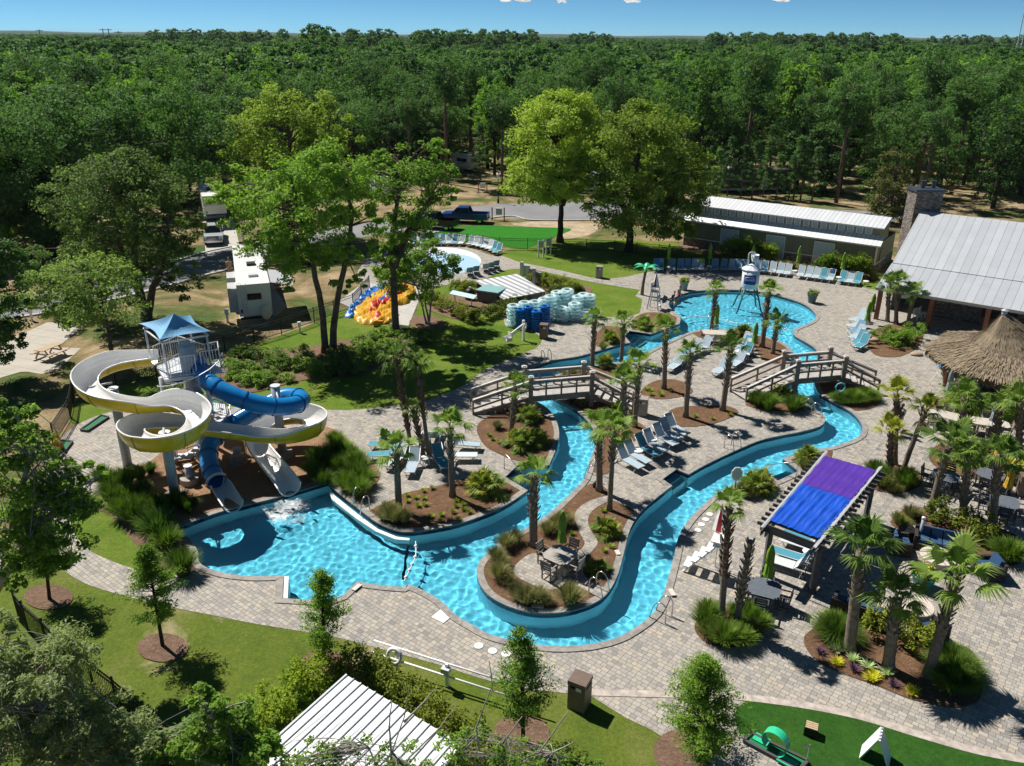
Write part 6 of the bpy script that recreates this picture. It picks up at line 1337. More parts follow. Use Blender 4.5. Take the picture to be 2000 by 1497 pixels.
# sign: white cursive lettering drawn as strokes on a navy panel bent round the tank
def on_tank(x, z, o=.03): a = -math.pi / 2 - .33 + x / r_; return ((r_ + o) * math.cos(a), (r_ + o) * math.sin(a), z)
sw, sh_, sz = r_ * .72, (k2 - k1) * .25, k1 + (k2 - k1) * .52
m = MB()
for i in range(10):
    x0, x1 = -sw + 2 * sw * i / 10, -sw + 2 * sw * (i + 1) / 10; m.quad(on_tank(x0, sz - sh_), on_tank(x1, sz - sh_), on_tank(x1, sz + sh_), on_tank(x0, sz + sh_))
sg_ = m.build('sign_panel', plain('navy_sign', (.015, .03, .22), .5), WT)
word = [[(-.85, .35), (-.95, .1), (-.85, -.35), (-.6, -.3), (-.6, .1), (-.85, .4)], [(-.45, .25), (-.5, -.15), (-.3, -.2), (-.2, .2), (-.2, -.2)], [(-.1, .2), (-.05, -.2), (.02, .18), (.12, .2), (.15, -.2)], [(.3, .0), (.45, .12), (.4, .28), (.28, .1), (.33, -.2), (.5, -.2)], [(.6, -.3), (.62, .5)], [(.62, .2), (.8, .2), (.84, -.2), (.62, -.22)], [(-.9, .62), (-.3, .75), (.3, .7), (.7, .8)]]
m = MB()
for s in word: m.tube([on_tank(x * sw * .85, sz + z * sh_ * .75, .045) for x, z in s], .022, 5)
m.build('lettering', M_WHITE, sg_)
m = MB(); m.tube([(-r_ * .52, 0, k2 + .1), (-r_ * .52, 0, k2 + 1.32), (-r_ * .3, 0, k2 + 1.42), (r_ * .25, 0, k2 + 1.42)], .05, 8); m.build('bucket_frame', M_LGREY, WT, True)
m = MB(); m.lathe([(.22, k2 + .62), (.34, k2 + 1.22), (.31, k2 + 1.22), (.2, k2 + .66)], 16, (r_ * .25, 0, 0), cap=False); m.lathe([(.21, k2 + .63), (.2, k2 + .66)], 16, (r_ * .25, 0, 0)); m.build('tipping_bucket', M_TNKW, WT, True)

# --- vehicles
def wheelset(t, xs, w, r=.38):
    for x in xs:
        for sy in (-1, 1):
            m = MB(); o = len(m.v); m.lathe([(r * .6, -.11), (r, -.09), (r, .09), (r * .6, .11)], 18); m.moved(Matrix.Translation((x, sy * (w / 2 - .12), r)) @ Matrix.Rotation(R(90), 4, 'X')); wh = m.build('wheel', M_RUB, t, True)
            m = MB(); m.lathe([(r * .58, -.115), (r * .58, .115)], 14); m.moved(Matrix.Translation((x, sy * (w / 2 - .12), r)) @ Matrix.Rotation(R(90), 4, 'X')); m.build('rim', M_STEEL, wh)
M_RUB = plain('tyre_rubber', (.015, .015, .015), .8, 0, .2); M_DGL = plain('dark_glass', (.012, .016, .02), .08, 0, .1); M_CHR = plain('chrome', (.6, .6, .62), .15, .95, .03)
def extrude_profile(m, prof, w0, w1=None):
    """side profile (x, z) given a width; w1 narrows the upper half"""
    n = len(prof); zs = [p[1] for p in prof]; z0, z1 = min(zs), max(zs); L = []
    for sy in (-1, 1):
        for x, z in prof: f = (z - z0) / max(.01, z1 - z0); L.append((x, sy * (w0 + ((w1 or w0) - w0) * max(0, (f - .5) * 2)) / 2, z))
    return m.add(L, [tuple(range(n)), tuple(range(2 * n - 1, n - 1, -1))] + [((i + 1) % n, i, n + i, n + (i + 1) % n) for i in range(n)])
def pickup(label, u, v, rz, paint, s=1.0, name='pickup_truck'):
    t = thing(name, label, 'truck', g(u, v, .02), rz); P = plain('paint_' + paint[0], paint[1], .25, .2, .05)
    m = MB(); extrude_profile(m, [(2.85, .45), (2.9, .75), (2.8, 1.08), (1.55, 1.18), (-.72, 1.18), (-.72, .62), (-2.75, .62), (-2.75, .45)], 1.95); m.build('body', P, t)
    m = MB(); extrude_profile(m, [(1.62, 1.17), (.95, 1.86), (-.45, 1.9), (-.72, 1.17)], 1.86, 1.5); m.build('cab', P, t)
    m = MB(); extrude_profile(m, [(1.50, 1.22), (.98, 1.78), (-.38, 1.81), (-.60, 1.22)], 1.885, 1.54); m.build('side_window', M_DGL, t)
    m = MB(); m.quad((1.60, -.82, 1.22), (1.60, .82, 1.22), (1.02, .68, 1.83), (1.02, -.68, 1.83)); m.build('windscreen', M_DGL, t)
    m = MB(); m.quad((-.735, -.8, 1.24), (-.735, .8, 1.24), (-.52, .66, 1.8), (-.52, -.66, 1.8)); m.build('rear_window', M_DGL, t)
    m = MB(); m.box((-1.75, .93, .9), (2.05, .1, .58)); m.box((-1.75, -.93, .9), (2.05, .1, .58)); m.box((-2.74, 0, .9), (.08, 1.95, .58)); m.build('cargo_bed', P, t)
    m = MB(); m.box((2.9, 0, .55), (.16, 1.9, .24)); m.build('bumper', M_CHR, t); m = MB(); m.box((-2.82, 0, .5), (.14, 1.8, .2)); m.build('bumper', M_CHR, t)
    m = MB(); m.box((2.88, 0, .86), (.06, 1.15, .34)); m.build('grille', M_CHR, t)
    for sy in (-1, 1):
        m = MB(); m.box((2.86, sy * .78, .9), (.08, .32, .24)); m.build('headlight', M_LGREY, t); m = MB(); m.box((1.15, sy * 1.06, 1.28), (.12, .2, .22)); m.build('wing_mirror', M_BLACK, t)
    wheelset(t, (1.85, -1.85), 1.95); return t
def face(a, b): d = g(*b) - g(*a); return math.atan2(d.y, d.x)
pickup('silver pickup truck nosing out towards the road below the fifth-wheel', 419, 470, face((422, 450), (418, 488)), ('silver', (.46, .49, .52)))
pickup('white pickup truck hitched in front of the travel trailer', 478, 521, face((490, 560), (478, 515)), ('white', (.75, .75, .74)))
pickup('dark blue pickup truck parked behind the bright green turf', 910, 434, face((932, 434), (880, 432)), ('navy', (.02, .06, .22)))
pickup('black pickup truck half hidden by a tree beside the blue one', 850, 446, face((870, 447), (825, 443)), ('black', (.012, .013, .015)))
def camper(label, a, b, w, h, nose, name, stripe, z0=.65, body=None):
    """travel trailer from the rear point a to the front point b on the ground"""
    A, B = g(*a), g(*b); d = B - A; L = d.length; t = thing(name, label, 'camper', (A.x, A.y, 0), math.atan2(d.y, d.x)); CW = body or plain('camper_white', (.70, .70, .68), .4, 0, .04)
    m = MB()
    if nose: extrude_profile(m, [(0, z0), (0, h), (L * .72, h), (L * .8, h + .35), (L - .35, h + .35), (L, h - .7), (L - .3, 1.55), (L * .74, 1.5), (L * .72, z0)], w)
    else: extrude_profile(m, [(0, z0), (0, h), (L, h), (L + .1, h - .9), (L - .25, z0)], w)
    m.build('body', CW, t); m = MB(); m.box((L * .42, 0, z0 + .18), (L * .8, w + .02, .3)); m.build('skirt', plain('camper_stripe' + stripe[0], stripe[1], .5), t)
    for x in (.18, .45, .7):
        m = MB(); m.box((L * x, -.1, h + .1), (.75, .7, .2)); m.build('roof_vent', M_LGREY if x != .45 else M_BLACK, t)
    m = MB(); m.box((-.02, 0, h - 1.0), (.06, w * .42, .5)); m.build('window', M_DGL, t)
    for x in (.25, .55):
        for sy in (-1, 1): m = MB(); m.box((L * x, sy * w / 2, h - .95), (1.1, .05, .55)); m.build('window', M_DGL, t)
    m = MB(); m.box((L * .62, -w / 2 - .02, (h + z0) / 2 - .15), (.7, .06, 1.85)); m.build('door', M_LGREY, t)
    for sy in (-1, 1): m = MB(); m.bar((L * .08, sy * (w / 2 + .012), h * .62), (L * .68, sy * (w / 2 + .012), h * .47), .02, .16); m.bar((L * .3, sy * (w / 2 + .014), h * .5), (L * .7, sy * (w / 2 + .014), h * .40), .02, .08); m.build('swoosh_stripe', plain('camper_stripe' + stripe[0], stripe[1], .5), t); m = MB(); m.box((-.03, sy * w * .42, z0 + .45), (.05, .14, .3)); m.build('tail_light', plain('tail_red', (.35, .01, .01), .3), t)
    m = MB(); m.box((-.12, 0, z0 - .12), (.2, w * .95, .14)); m.build('bumper', M_BLACK, t); m = MB()
    for y in (-.18, .18): m.tube([(-.1, w * .3 + y, z0 + .3), (-.1, w * .3 + y, h + .15)], .018, 5)
    for k in range(7): z = z0 + .4 + k * .3; m.tube([(-.1, w * .3 - .18, z), (-.1, w * .3 + .18, z)], .014, 5)
    m.build('ladder', M_LGREY, t); wheelset(t, (L * .36, L * .47), w, .36); return t, L
t, L_ = camper('white travel trailer with slide-outs, its rear window facing the fence', (503, 632), (489, 545), 2.5, 3.2, False, 'travel_trailer', ('g', (.36, .38, .40)))
for x in (1.3, 4.6):
    m = MB(); m.box((x, 1.55, 1.9), (1.9, .75, 1.9)); m.build('slide_out', plain('camper_grey', (.45, .46, .47), .5), t)
m = MB(); m.box((3.2, -2.1, 2.75), (4.2, 2.0, .06), 0, R(12)); m.build('awning', plain('grey_awning', (.40, .42, .44), .7), t)
m = MB(); m.ball((-.6, -.75, 1.05), (.14, .42, .62), 12, 8); sp_ = m.build('satellite_cover', plain('pale_cover', (.55, .53, .48), .8), t, True)
camper('white fifth-wheel camper parked under the yellow-green tree behind the silver truck', (412, 407), (425, 445), 2.5, 3.3, True, 'fifth_wheel_camper', ('b', (.10, .16, .25)))
camper('brown park trailer with pale skirting among the pines behind the bathhouse', (1396, 374), (1535, 372), 3.2, 3.3, False, 'park_trailer', ('c', (.50, .50, .50)), .35, plain('brown_siding', (.07, .055, .045), .7))
for u, v in ((1398, 388), (1420, 384), (1446, 387), (1468, 390), (1490, 386), (1515, 389), (1540, 392), (1563, 392), (1585, 396)): place(PR[5][0], g(u, v), u * .1, 'narrow young pine standing in front of the brown park trailer', 'young pines by the park trailer', rnd.uniform(.62, .95))
camper('white motorhome roof glimpsed between the trees behind the sandy lawn', (925, 338), (893, 333), 2.4, 3.0, False, 'motorhome', ('d', (.4, .4, .4)))
camper('blue-fronted motorhome glimpsed between the crowns behind the straight tree', (752, 392), (740, 378), 2.5, 3.2, False, 'motorhome', ('e', (.02, .12, .45)))
camper('cream camper glimpsed under the two yellow-green trees by the road', (1195, 384), (1165, 376), 2.5, 3.0, False, 'motorhome', ('f', (.5, .45, .4)))

# --- fences
def fence(label, px, h=1.25, every=2.4, name='picket_fence'):
    P = smooth(px, 1, False); t = thing(name, label, 'fence', (P[0].x, P[0].y, 0)); rails = MB(); pk = MB(); posts = []
    for i in range(len(P) - 1):
        a, b = P[i], P[i + 1]; L = (b - a).length; n = max(1, round(L / every))
        for z in (h - .05, h - .25, .15): rails.bar((a.x, a.y, z), (b.x, b.y, z), .035, .035)
        for k in range(n): posts.append(a.lerp(b, k / n))
        for k in range(int(L / .12)): p = a.lerp(b, k * .12 / L); pk.bar((p.x, p.y, .08), (p.x, p.y, h), .017, .017, (0, 1, 0))
    posts.append(P[-1]); rails.build('rail', M_BLACK, t, world=True); pk.build('picket_panel', M_BLACK, t, world=True)
    for p in posts[:95]: m = MB(); m.box((p.x, p.y, (h + .08) / 2), (.065, .065, h + .08)); m.build('post', M_BLACK, t, world=True)
fence('black metal picket fence running from the slide lawn up past the travel trailer', [(108, 868), (139, 818), (146, 778), (228, 757), (307, 737), (405, 697), (440, 688), (550, 654), (614, 631), (690, 603), (722, 566)])
fence('black metal picket fence between the splash pad loungers and the bright turf', [(806, 478), (852, 472), (912, 480), (975, 487), (1030, 489), (1090, 489), (1200, 493), (1330, 506)])
fence('black metal picket fence crossing the bottom left corner', [(40, 1215), (56, 1235), (95, 1270), (140, 1316), (185, 1352), (232, 1390), (290, 1440), (350, 1490)], 1.4)
fence('wire fence along the inside of the hedge left of the big white roof', [(662, 1322), (600, 1365), (540, 1412), (490, 1460)], 1.15, name='wire_fence') if False else None
# ------------------------------------------------------------------ pool furniture
M_FRAME = plain('pale_frame', (.55, .55, .54), .4, .3, .06)
SL = {'grey': plain('sling_grey', (.36, .46, .53), .8, 0, .05), 'teal': plain('sling_teal', (.06, .27, .36), .8, 0, .06), 'pale': plain('sling_pale', (.55, .60, .62), .8, 0, .05), 'blue': plain('sling_blue', (.12, .27, .40), .8, 0, .06)}
LG = {}
def make_lounger(c):
    t = thing('sun_lounger', 'x', 'sun lounger'); w = .265
    m = MB(); m.add([(-w, -.98, .36), (w, -.98, .36), (w, .18, .37), (-w, .18, .37)], [(0, 1, 2, 3)]); m.add([(-w, -.98, .335), (w, -.98, .335), (w, .18, .345), (-w, .18, .345)], [(3, 2, 1, 0)]); m.build('seat', SL[c], t)
    m = MB(); m.add([(-w, .2, .37), (w, .2, .37), (w, .70, .97), (-w, .70, .97)], [(0, 1, 2, 3)]); m.add([(-w, .22, .355), (w, .22, .355), (w, .72, .955), (-w, .72, .955)], [(3, 2, 1, 0)]); m.build('backrest', SL[c], t)
    m = MB()
    for s in (-1, 1): m.tube([(s * (w + .02), -1.0, .35), (s * (w + .02), .2, .36), (s * (w + .02), .72, .98)], .022, 6); m.tube([(s * (w + .02), .2, .35), (s * (w + .02), .85, .35)], .02, 6)
    m.tube([(-w - .02, -1.0, .35), (w + .02, -1.0, .35)], .022, 6); m.tube([(-w - .02, .72, .98), (w + .02, .72, .98)], .022, 6); m.build('frame', M_FRAME, t, True)
    for y0, y1 in ((-.88, -.72), (.42, .62)):
        m = MB(); m.tube([(-w, y0, .35), (-w, y1, .05), (-w, y1, .02), (w, y1, .02), (w, y1, .05), (w, y0, .35)], .02, 6); m.build('leg', M_FRAME, t, True)
    return t
for c in SL: LG[c] = make_lounger(c)
def lounger(u, v, du, dv, c, label, group):
    """(u, v) middle on the ground, (du, dv) picture direction from foot to head"""
    a = g(u, v); b = g(u + du, v + dv); return place(LG[c], (a.x, a.y, .03), math.atan2(b.y - a.y, b.x - a.x) - R(90), label, group)
def row(pts, desc, group, cols, side='left'):
    out = []
    for i, p in enumerate(pts):
        c = cols[i] if isinstance(cols, (list, tuple)) else cols
        nm = {'grey': 'grey', 'teal': 'teal', 'pale': 'pale', 'blue': 'blue'}[c]
        out.append(lounger(*p, c, f'{nm} lounger, {ORD[i]} from the {side} {desc}', group))
    return out
def z2(x, y): return (1240 + x / 3.742, 480 + y / 3.742)
bx = [155, 185, 270, 330, 380, 435, 480, 580, 648, 705, 755, 805, 895, 950, 1010, 1070, 1125, 1225, 1285, 1340, 1395, 1450, 1535, 1590, 1645]
def by(x): return 178 if x < 700 else 178 + (x - 700) * .045 if x < 950 else 190 + (x - 950) * .128
pts = []
for x in bx:
    u, v = z2(x - (0 if x < 850 else min(22, (x - 850) * .04)), by(x) + 6); k = max(0, min(1, (x - 800) / 500)); pts.append((u, v, 2 + 14 * k, -22))
cb_ = ['blue', 'teal', 'blue', 'blue', 'blue', 'grey', 'grey', 'blue', 'blue', 'grey', 'blue', 'blue', 'blue', 'blue', 'grey', 'grey', 'grey', 'grey', 'grey', 'grey', 'teal', 'grey', 'teal', 'grey', 'teal']
BROW = row(pts, 'in the curved row behind the beach pool', 'loungers behind the beach pool', cb_)
def z8k(x, y): return (800 + x / 4, 330 + y / 4)
kp = [(40, 592, 0), (95, 592, 0), (155, 592, 0), (210, 592, .1), (258, 592, .2), (308, 592, .35), (355, 593, .5), (408, 595, .6), (478, 600, .75), (520, 606, .8), (555, 615, .9), (592, 625, .9), (630, 635, .9), (660, 650, 1), (690, 665, 1)]
row([(*z8k(x, y), 3 + 20 * k, -20 + 6 * k) for x, y, k in kp], 'in the row between splash pad and fence', 'loungers above the splash pad', ['blue', 'blue', 'grey', 'blue', 'blue', 'grey', 'blue', 'pale', 'grey', 'pale', 'grey', 'pale', 'pale', 'teal', 'teal'])
row([(*z8k(x, y), 10, 16) for x, y in ((465, 838), (515, 826), (590, 808), (632, 796), (672, 782))], 'of those between splash pad and pump shed', 'loungers below the splash pad', ['blue', 'blue', 'grey', 'blue', 'blue'])
row([(1226, 911, -34, -19), (1241, 901, -34, -19), (1261, 888, -33, -19), (1277, 879, -33, -19), (1295, 867, -33, -19), (1306, 857, -33, -19), (1318, 847, -33, -19)], 'in the slanting raised row on the island', 'loungers in the slanting island row', ['grey', 'grey', 'teal', 'grey', 'grey', 'grey', 'grey'])
def z72(x, y): return (720 + x / 5.2875, 820 + y / 5.2875)
for x, y, du, dv, c, lb in ((185, 300, 30, 3, 'teal', 'teal lounger at the left of the palm trio, second row from the camera'), (180, 392, 30, -2, 'teal', 'teal lounger at the left of the palm trio, pointing at the shaggy palm'), (462, 495, 12, -28, 'grey', 'grey lounger facing the camera in front of the palm trio'), (300, 440, 26, -22, 'pale', 'pale lounger partly behind the shaggy palm'),
                         (745, 455, -16, -24, 'teal', 'teal lounger with a dark back right of the small table in front of the trio'), (930, 405, -30, 0, 'pale', 'pale lounger right of the bed palm, foot pointing right'), (965, 285, -30, -2, 'grey', 'grey lounger farthest right of the palm trio'), (690, 215, -6, 18, 'blue', 'dark-backed lounger behind the palm trio'), (260, 225, 26, 14, 'blue', 'lounger half hidden behind the crown of the shaggy palm'), (560, 235, 4, 20, 'grey', 'lounger standing behind the trunks of the palm trio')):
    u, v = z72(x, y); lounger(u, v + 4, du, dv, c, lb, 'loungers round the palm trio')
row([(1319, 722, 20, -12), (1326, 714, 20, -12), (1334, 707, 20, -12), (1344, 700, 20, -12), (1359, 693, 20, -12), (1374, 687, 20, -12)], 'in the diagonal row behind the kidney-shaped bed', 'loungers behind the kidney-shaped bed', ['grey', 'teal', 'blue', 'grey', 'grey', 'grey'])
row([(1408, 730, 24, -15), (1440, 716, 24, -15), (1443, 709, 24, -15), (1455, 699, 24, -15), (1457, 693, 24, -15), (1454, 686, 24, -15), (1453, 679, 24, -15)], 'in the row facing the diagonal one', 'loungers at the top of the island', ['grey', 'grey', 'teal', 'teal', 'pale', 'teal', 'grey'], 'near end')
row([(1682, 681, 26, -16), (1676, 673, 26, -14), (1674, 663, 26, -12), (1672, 653, 26, -10), (1672, 642, 26, -8), (1676, 630, 26, -8)], 'in the fan-shaped group before the pavilion', 'loungers in front of the pavilion', ['teal', 'teal', 'grey', 'blue', 'grey', 'grey'], 'near end')
row([(1541, 1117, 34, 11), (1552, 1101, 34, 11), (1568, 1078, 34, 11), (1572, 1064, 34, 11)], 'under the near edge of the pergola', 'loungers under the pergola', ['pale', 'teal', 'pale', 'teal'], 'near end')
# side tables
def make_side():
    t = thing('side_table', 'x', 'side table'); m = MB(); m.lathe([(.25, .40), (.27, .42), (.25, .45)], 18); m.build('tabletop', M_WHITE, t)
    for k in range(3): a = k * 2.1; m = MB(); m.tube([(.2 * math.cos(a), .2 * math.sin(a), 0), (.15 * math.cos(a), .15 * math.sin(a), .41)], .022, 6); m.build('leg', M_WHITE, t)
    return t
SD = make_side()
for u, v, lb in ((832, 909, 'small white side table between the two loungers facing the camera by the palm trio'), (1274, 872, 'small white side table in the upper half of the slanting lounger row'), (1246, 895, 'small white side table in the lower half of the slanting lounger row'), (1456, 704, 'small white table among the loungers at the top of the island'),
               (1691, 664, 'lower white side table in the fan-shaped lounger group by the pavilion'), (1686, 657, 'upper white side table in the fan-shaped lounger group by the pavilion'), (1577, 1094, 'round white side table between the loungers under the pergola'), (1306, 531, 'white side table at the second umbrella of the beach lounger row'), (1384, 529, 'white side table at the third umbrella of the beach lounger row'), (1551, 538, 'white side table near the middle of the beach lounger row'), (1637, 551, 'white side table beside the last umbrella of the beach lounger row'), (1690, 559, 'white side table ending the beach lounger row'), (1442, 698, 'white side table at the near loungers of the island top')):
    place(SD, (*g(u, v).to_2d(), .03), rnd.uniform(0, 6), lb, 'small side tables')
# closed umbrellas
M_GRN = plain('lime_canvas', (.16, .30, .02), .8, 0, .12, 3.0); M_YCAN = plain('yellow_canvas', (.55, .33, .02), .8, 0, .1); M_GCAN = plain('grey_canvas', (.28, .33, .36), .8, 0, .1)
def folded(m, z0, z1, r, n=24, seed=1):
    K = np.random.default_rng(seed); V = []; prof = [(z0, .95), (z0 + (z1 - z0) * .12, .80), (z0 + (z1 - z0) * .35, .66), (z0 + (z1 - z0) * .38, .5), (z0 + (z1 - z0) * .42, .7), (z0 + (z1 - z0) * .75, .6), (z1 - .08, .25), (z1, .05)]
    for z, k in prof:
        for i in range(n): a = i * 2 * math.pi / n; q = r * k * (1 + .34 * math.cos(a * 8 + z * .8)) ; V.append((q * math.cos(a), q * math.sin(a), z + (.06 * math.cos(a * 8) if z == z0 else 0)))
    m.add(V, [(i * n + k, i * n + (k + 1) % n, (i + 1) * n + (k + 1) % n, (i + 1) * n + k) for i in range(len(prof) - 1) for k in range(n)])
def make_umb(mat, r=.2, z0=1.05, z1=2.55):
    t = thing('closed_umbrella', 'x', 'umbrella'); m = MB(); folded(m, z0, z1, r); m.build('folded_canopy', mat, t, True); m = MB(); m.tube([(0, 0, 0), (0, 0, z1 + .05)], .025, 8); m.build('pole', M_LGREY, t, True); m = MB(); m.lathe([(.26, 0), (.26, .06), (.07, .1), (.05, .3)], 14); m.build('base', M_DGREY, t); return t
UG, UY, UGR = make_umb(M_GRN), make_umb(M_YCAN), make_umb(M_GCAN)
for u, v, lb in ((1304, 527, 'folded lime umbrella nearest the green toy palm behind the beach pool'), (1384, 526, 'folded lime umbrella above the middle of the shaded beach loungers'), (1467, 529, 'folded lime umbrella right behind the white toy water tower'), (1556, 533, 'folded lime umbrella in front of the striped grasses at the bathhouse'), (1642, 547, 'folded lime umbrella before the round shrubs at the bathhouse corner'),
               (1096, 1099, 'folded lime umbrella through the table on the table island'), (1396, 658, 'folded lime umbrella beside the island tip palm'), (1470, 697, 'folded lime umbrella among the loungers at the top of the island'), (1689, 652, 'nearer folded lime umbrella of the two by the pavilion palms'), (1698, 634, 'farther folded lime umbrella of the two by the pavilion palms'), (1493, 1168, 'folded lime umbrella through the dark dining table by the pergola'), (1208, 868, 'folded lime umbrella behind the navy lounger row')):
    place(UG, (*g(u, v).to_2d(), .03), rnd.uniform(0, 6), lb, 'closed lime umbrellas')
place(UY, (*g(1958, 990).to_2d(), .03), 0, 'folded yellow umbrella behind the rightmost dark dining set', 'closed umbrellas by the bar'); place(UY, (*g(1936, 936).to_2d(), .03), 0, 'folded yellow umbrella through the upper dark dining table', 'closed umbrellas by the bar')
place(UGR, (*g(1931, 856).to_2d(), .03), 0, 'folded grey umbrella among the palms near the bar', 'closed umbrellas by the bar'); place(UGR, (*g(1845, 795).to_2d(), .03), 0, 'folded grey umbrella left of the planting before the bar', 'closed umbrellas by the bar')
# striped lifeguard umbrellas and chairs
M_RED = plain('red_canvas', (.50, .02, .03), .7, 0, .08)
def red_umb(label, loc, zb):
    t = thing('striped_umbrella', label, 'umbrella', loc); A, B = MB(), MB(); n = 8
    for i in range(n):
        a0, a1 = i * 2 * math.pi / n, (i + 1) * 2 * math.pi / n; am = (a0 + a1) / 2; mb = A if i % 2 else B
        for z0, r0, z1, r1 in ((zb, .30, zb + .55, .2), (zb + .55, .2, zb + 1.15, .03)):
            mb.quad((r0 * math.cos(a0), r0 * math.sin(a0), z0), (r0 * math.cos(a1), r0 * math.sin(a1), z0), (r1 * math.cos(a1), r1 * math.sin(a1), z1), (r1 * math.cos(a0), r1 * math.sin(a0), z1))
    A.build('red_panel', M_RED, t); B.build('white_panel', M_WHITE, t); m = MB(); m.tube([(0, 0, 0), (0, 0, zb + 1.25)], .022, 8); m.build('pole', M_LGREY, t)
b = g(1277, 604); lc = thing('lifeguard_chair', 'white lifeguard high chair at the left of the beach pool', 'lifeguard chair', (b.x, b.y, .03), R(-25)); W_ = plain('lifeguard_white', (.66, .70, .74), .5)
m = MB(); m.box((0, 0, 1.5), (.62, .6, .06)); m.build('seat', W_, lc); m = MB(); m.box((-.28, .0, 1.9), (.06, .6, .75), 0); m.build('backrest', W_, lc)
for sx in (-1, 1):
    for sy in (-1, 1): m = MB(); m.bar((sx * .48, sy * .42, 0), (sx * .27, sy * .27, 1.5), .08, .06); m.build('leg', W_, lc)
m = MB()
for z in (.35, .75, 1.1): m.box((.5 - .14 * z, 0, z), (.22, .62, .05))
m.build('step', W_, lc); m = MB()
for sy in (-1, 1): m.bar((-.3, sy * .33, 1.78), (.3, sy * .33, 1.78), .09, .05); m.bar((.27, sy * .33, 1.5), (.27, sy * .33, 1.78), .06, .06)
m.build('armrest', W_, lc); red_umb('closed red and white umbrella at the lifeguard high chair by the beach pool', (b.x + .1, b.y + .55, .03), 1.75)
# ladder-like white stand beside the slim palm
b = g(1372, 1118); lc = thing('lifeguard_stand', 'white lifeguard stand like a stepped ladder beside the slim palm', 'lifeguard stand', (b.x, b.y, .03), ang_of((1350, 1110), (1395, 1122)))
for sy in (-1, 1):
    m = MB(); m.bar((-.75, sy * .36, 0), (.62, sy * .3, 1.75), .1, .06); m.build('leg', M_WHITE, lc); m = MB(); m.bar((.85, sy * .36, 0), (.62, sy * .3, 2.25), .1, .06); m.build('leg', M_WHITE, lc)
for k in range(5):
    z = .3 + k * .33; m = MB(); m.box((-.62 + k * .28, 0, z), (.3, .78, .05)); m.build('step', M_WHITE, lc)
m = MB(); m.box((.55, 0, 1.8), (.6, .75, .06)); m.build('seat', M_WHITE, lc); m = MB(); m.box((.86, 0, 2.2), (.05, .75, .6)); m.build('backrest', M_WHITE, lc); m = MB()
for z in (.35, .75, 1.2): m.bar((.8, -.36, z), (.8, .36, z), .08, .05)
m.build('brace', M_WHITE, lc); q = g(1396, 1108); red_umb('closed red and white umbrella tilted behind the slim palm', (q.x, q.y, .03), 1.9)
# dining sets
def make_chair(mat):
    t = thing('dining_chair', 'x', 'chair'); m = MB()
    for i in range(5): m.box((0, -.2 + i * .1, .45), (.46, .085, .03))
    m.build('seat', mat, t); m = MB()
    for z in (.58, .7, .82, .93): m.box((0, .25 + (z - .45) * .12, z), (.42, .03, .085))
    for s in (-1, 1): m.bar((s * .23, .23, .44), (s * .23, .31, .98), .05, .05)
    m.build('backrest', mat, t)
    for sx in (-1, 1):
        for sy in (-1, 1): m = MB(); m.box((sx * .21, sy * .21, .22), (.05, .05, .44)); m.build('leg', mat, t)
        m = MB(); m.bar((sx * .26, -.22, .66), (sx * .26, .26, .66), .06, .03); m.bar((sx * .26, -.2, .44), (sx * .26, -.2, .65), .045, .045); m.build('armrest', mat, t)
    m = MB(); m.bar((-.2, 0, .15), (.2, 0, .15), .03, .04); m.bar((-.21, -.2, .15), (-.21, .2, .15), .03, .04); m.bar((.21, -.2, .15), (.21, .2, .15), .03, .04); m.build('stretcher', mat, t); return t
def make_table(mat, r=.62, rect=None):
    t = thing('dining_table', 'x', 'table'); m = MB(); k = 13
    W, D = (rect or (r * 2, r * 2)); cut = .22
    for i in range(k):
        y = -D / 2 + (i + .5) * D / k; e = max(0, abs(y) - (D / 2 - cut)); m.box((0, y, .73), (W - 2 * e, D / k * .9, .035))
    m.build('slatted_top', mat, t); m = MB(); m.box((0, 0, .66), (W * .72, .08, .1)); m.box((0, 0, .66), (.08, D * .72, .1)); m.build('apron', mat, t)
    for sx in (-1, 1):
        for sy in (-1, 1): m = MB(); m.box((sx * W * .3, sy * D * .3, .36), (.09, .09, .71)); m.build('leg', mat, t)
    return t
M_TAUP = plain('taupe_polywood', (.26, .235, .21), .6, 0, .12, 4.0); M_CHAR = plain('charcoal_polywood', (.055, .06, .075), .55, 0, .12, 4.0); M_SAND = plain('sand_polywood', (.55, .50, .44), .6, 0, .08, 4.0)
CT, CC, CS_ = make_chair(M_TAUP), make_chair(M_CHAR), make_chair(M_TAUP); TT, TC, TSn = make_table(plain('light_taupe_polywood', (.40, .375, .34), .6, 0, .1, 4.0)), make_table(plain('slate_polywood', (.13, .15, .18), .45, 0, .12, 4.0)), make_table(M_SAND, rect=(2.0, 1.1))
SDIR = [('at its near left side', -125), ('at its near right side', -35), ('at its far right side', 55), ('at its far left side', 145)]
def dining(u, v, T, C, rz, lt, lc_, dist=.78):
    b = g(u, v, .066); place(T, b, rz, lt, 'dining tables')
    for nm, a in SDIR:
        q = rz + R(a + 35); place(C, (b.x + math.cos(q) * dist, b.y + math.sin(q) * dist, b.z), q - R(90), f'{lc_} {nm}', 'dining chairs')
dining(1093, 1112, TT, CT, ang_of((1066, 1093), (1100, 1108)), 'taupe slatted table with a lime umbrella on the table island', 'taupe slatted chair of the table island set')
dining(1489, 1178, TC, CC, ang_of((1462, 1168), (1510, 1180)), 'slate slatted table with a lime umbrella between pergola and stump', 'dark slatted chair of the set by the pergola')
dining(1397, 668, TSn, CT, R(-8), 'sand-coloured table at the tip of the island', 'taupe chair of the island tip set', .85)
dining(1840, 832, TSn, CT, ang_of((1815, 815), (1865, 828)), 'long sand-coloured table before the planting at the bar', 'taupe chair of the long sand-coloured table', .95)
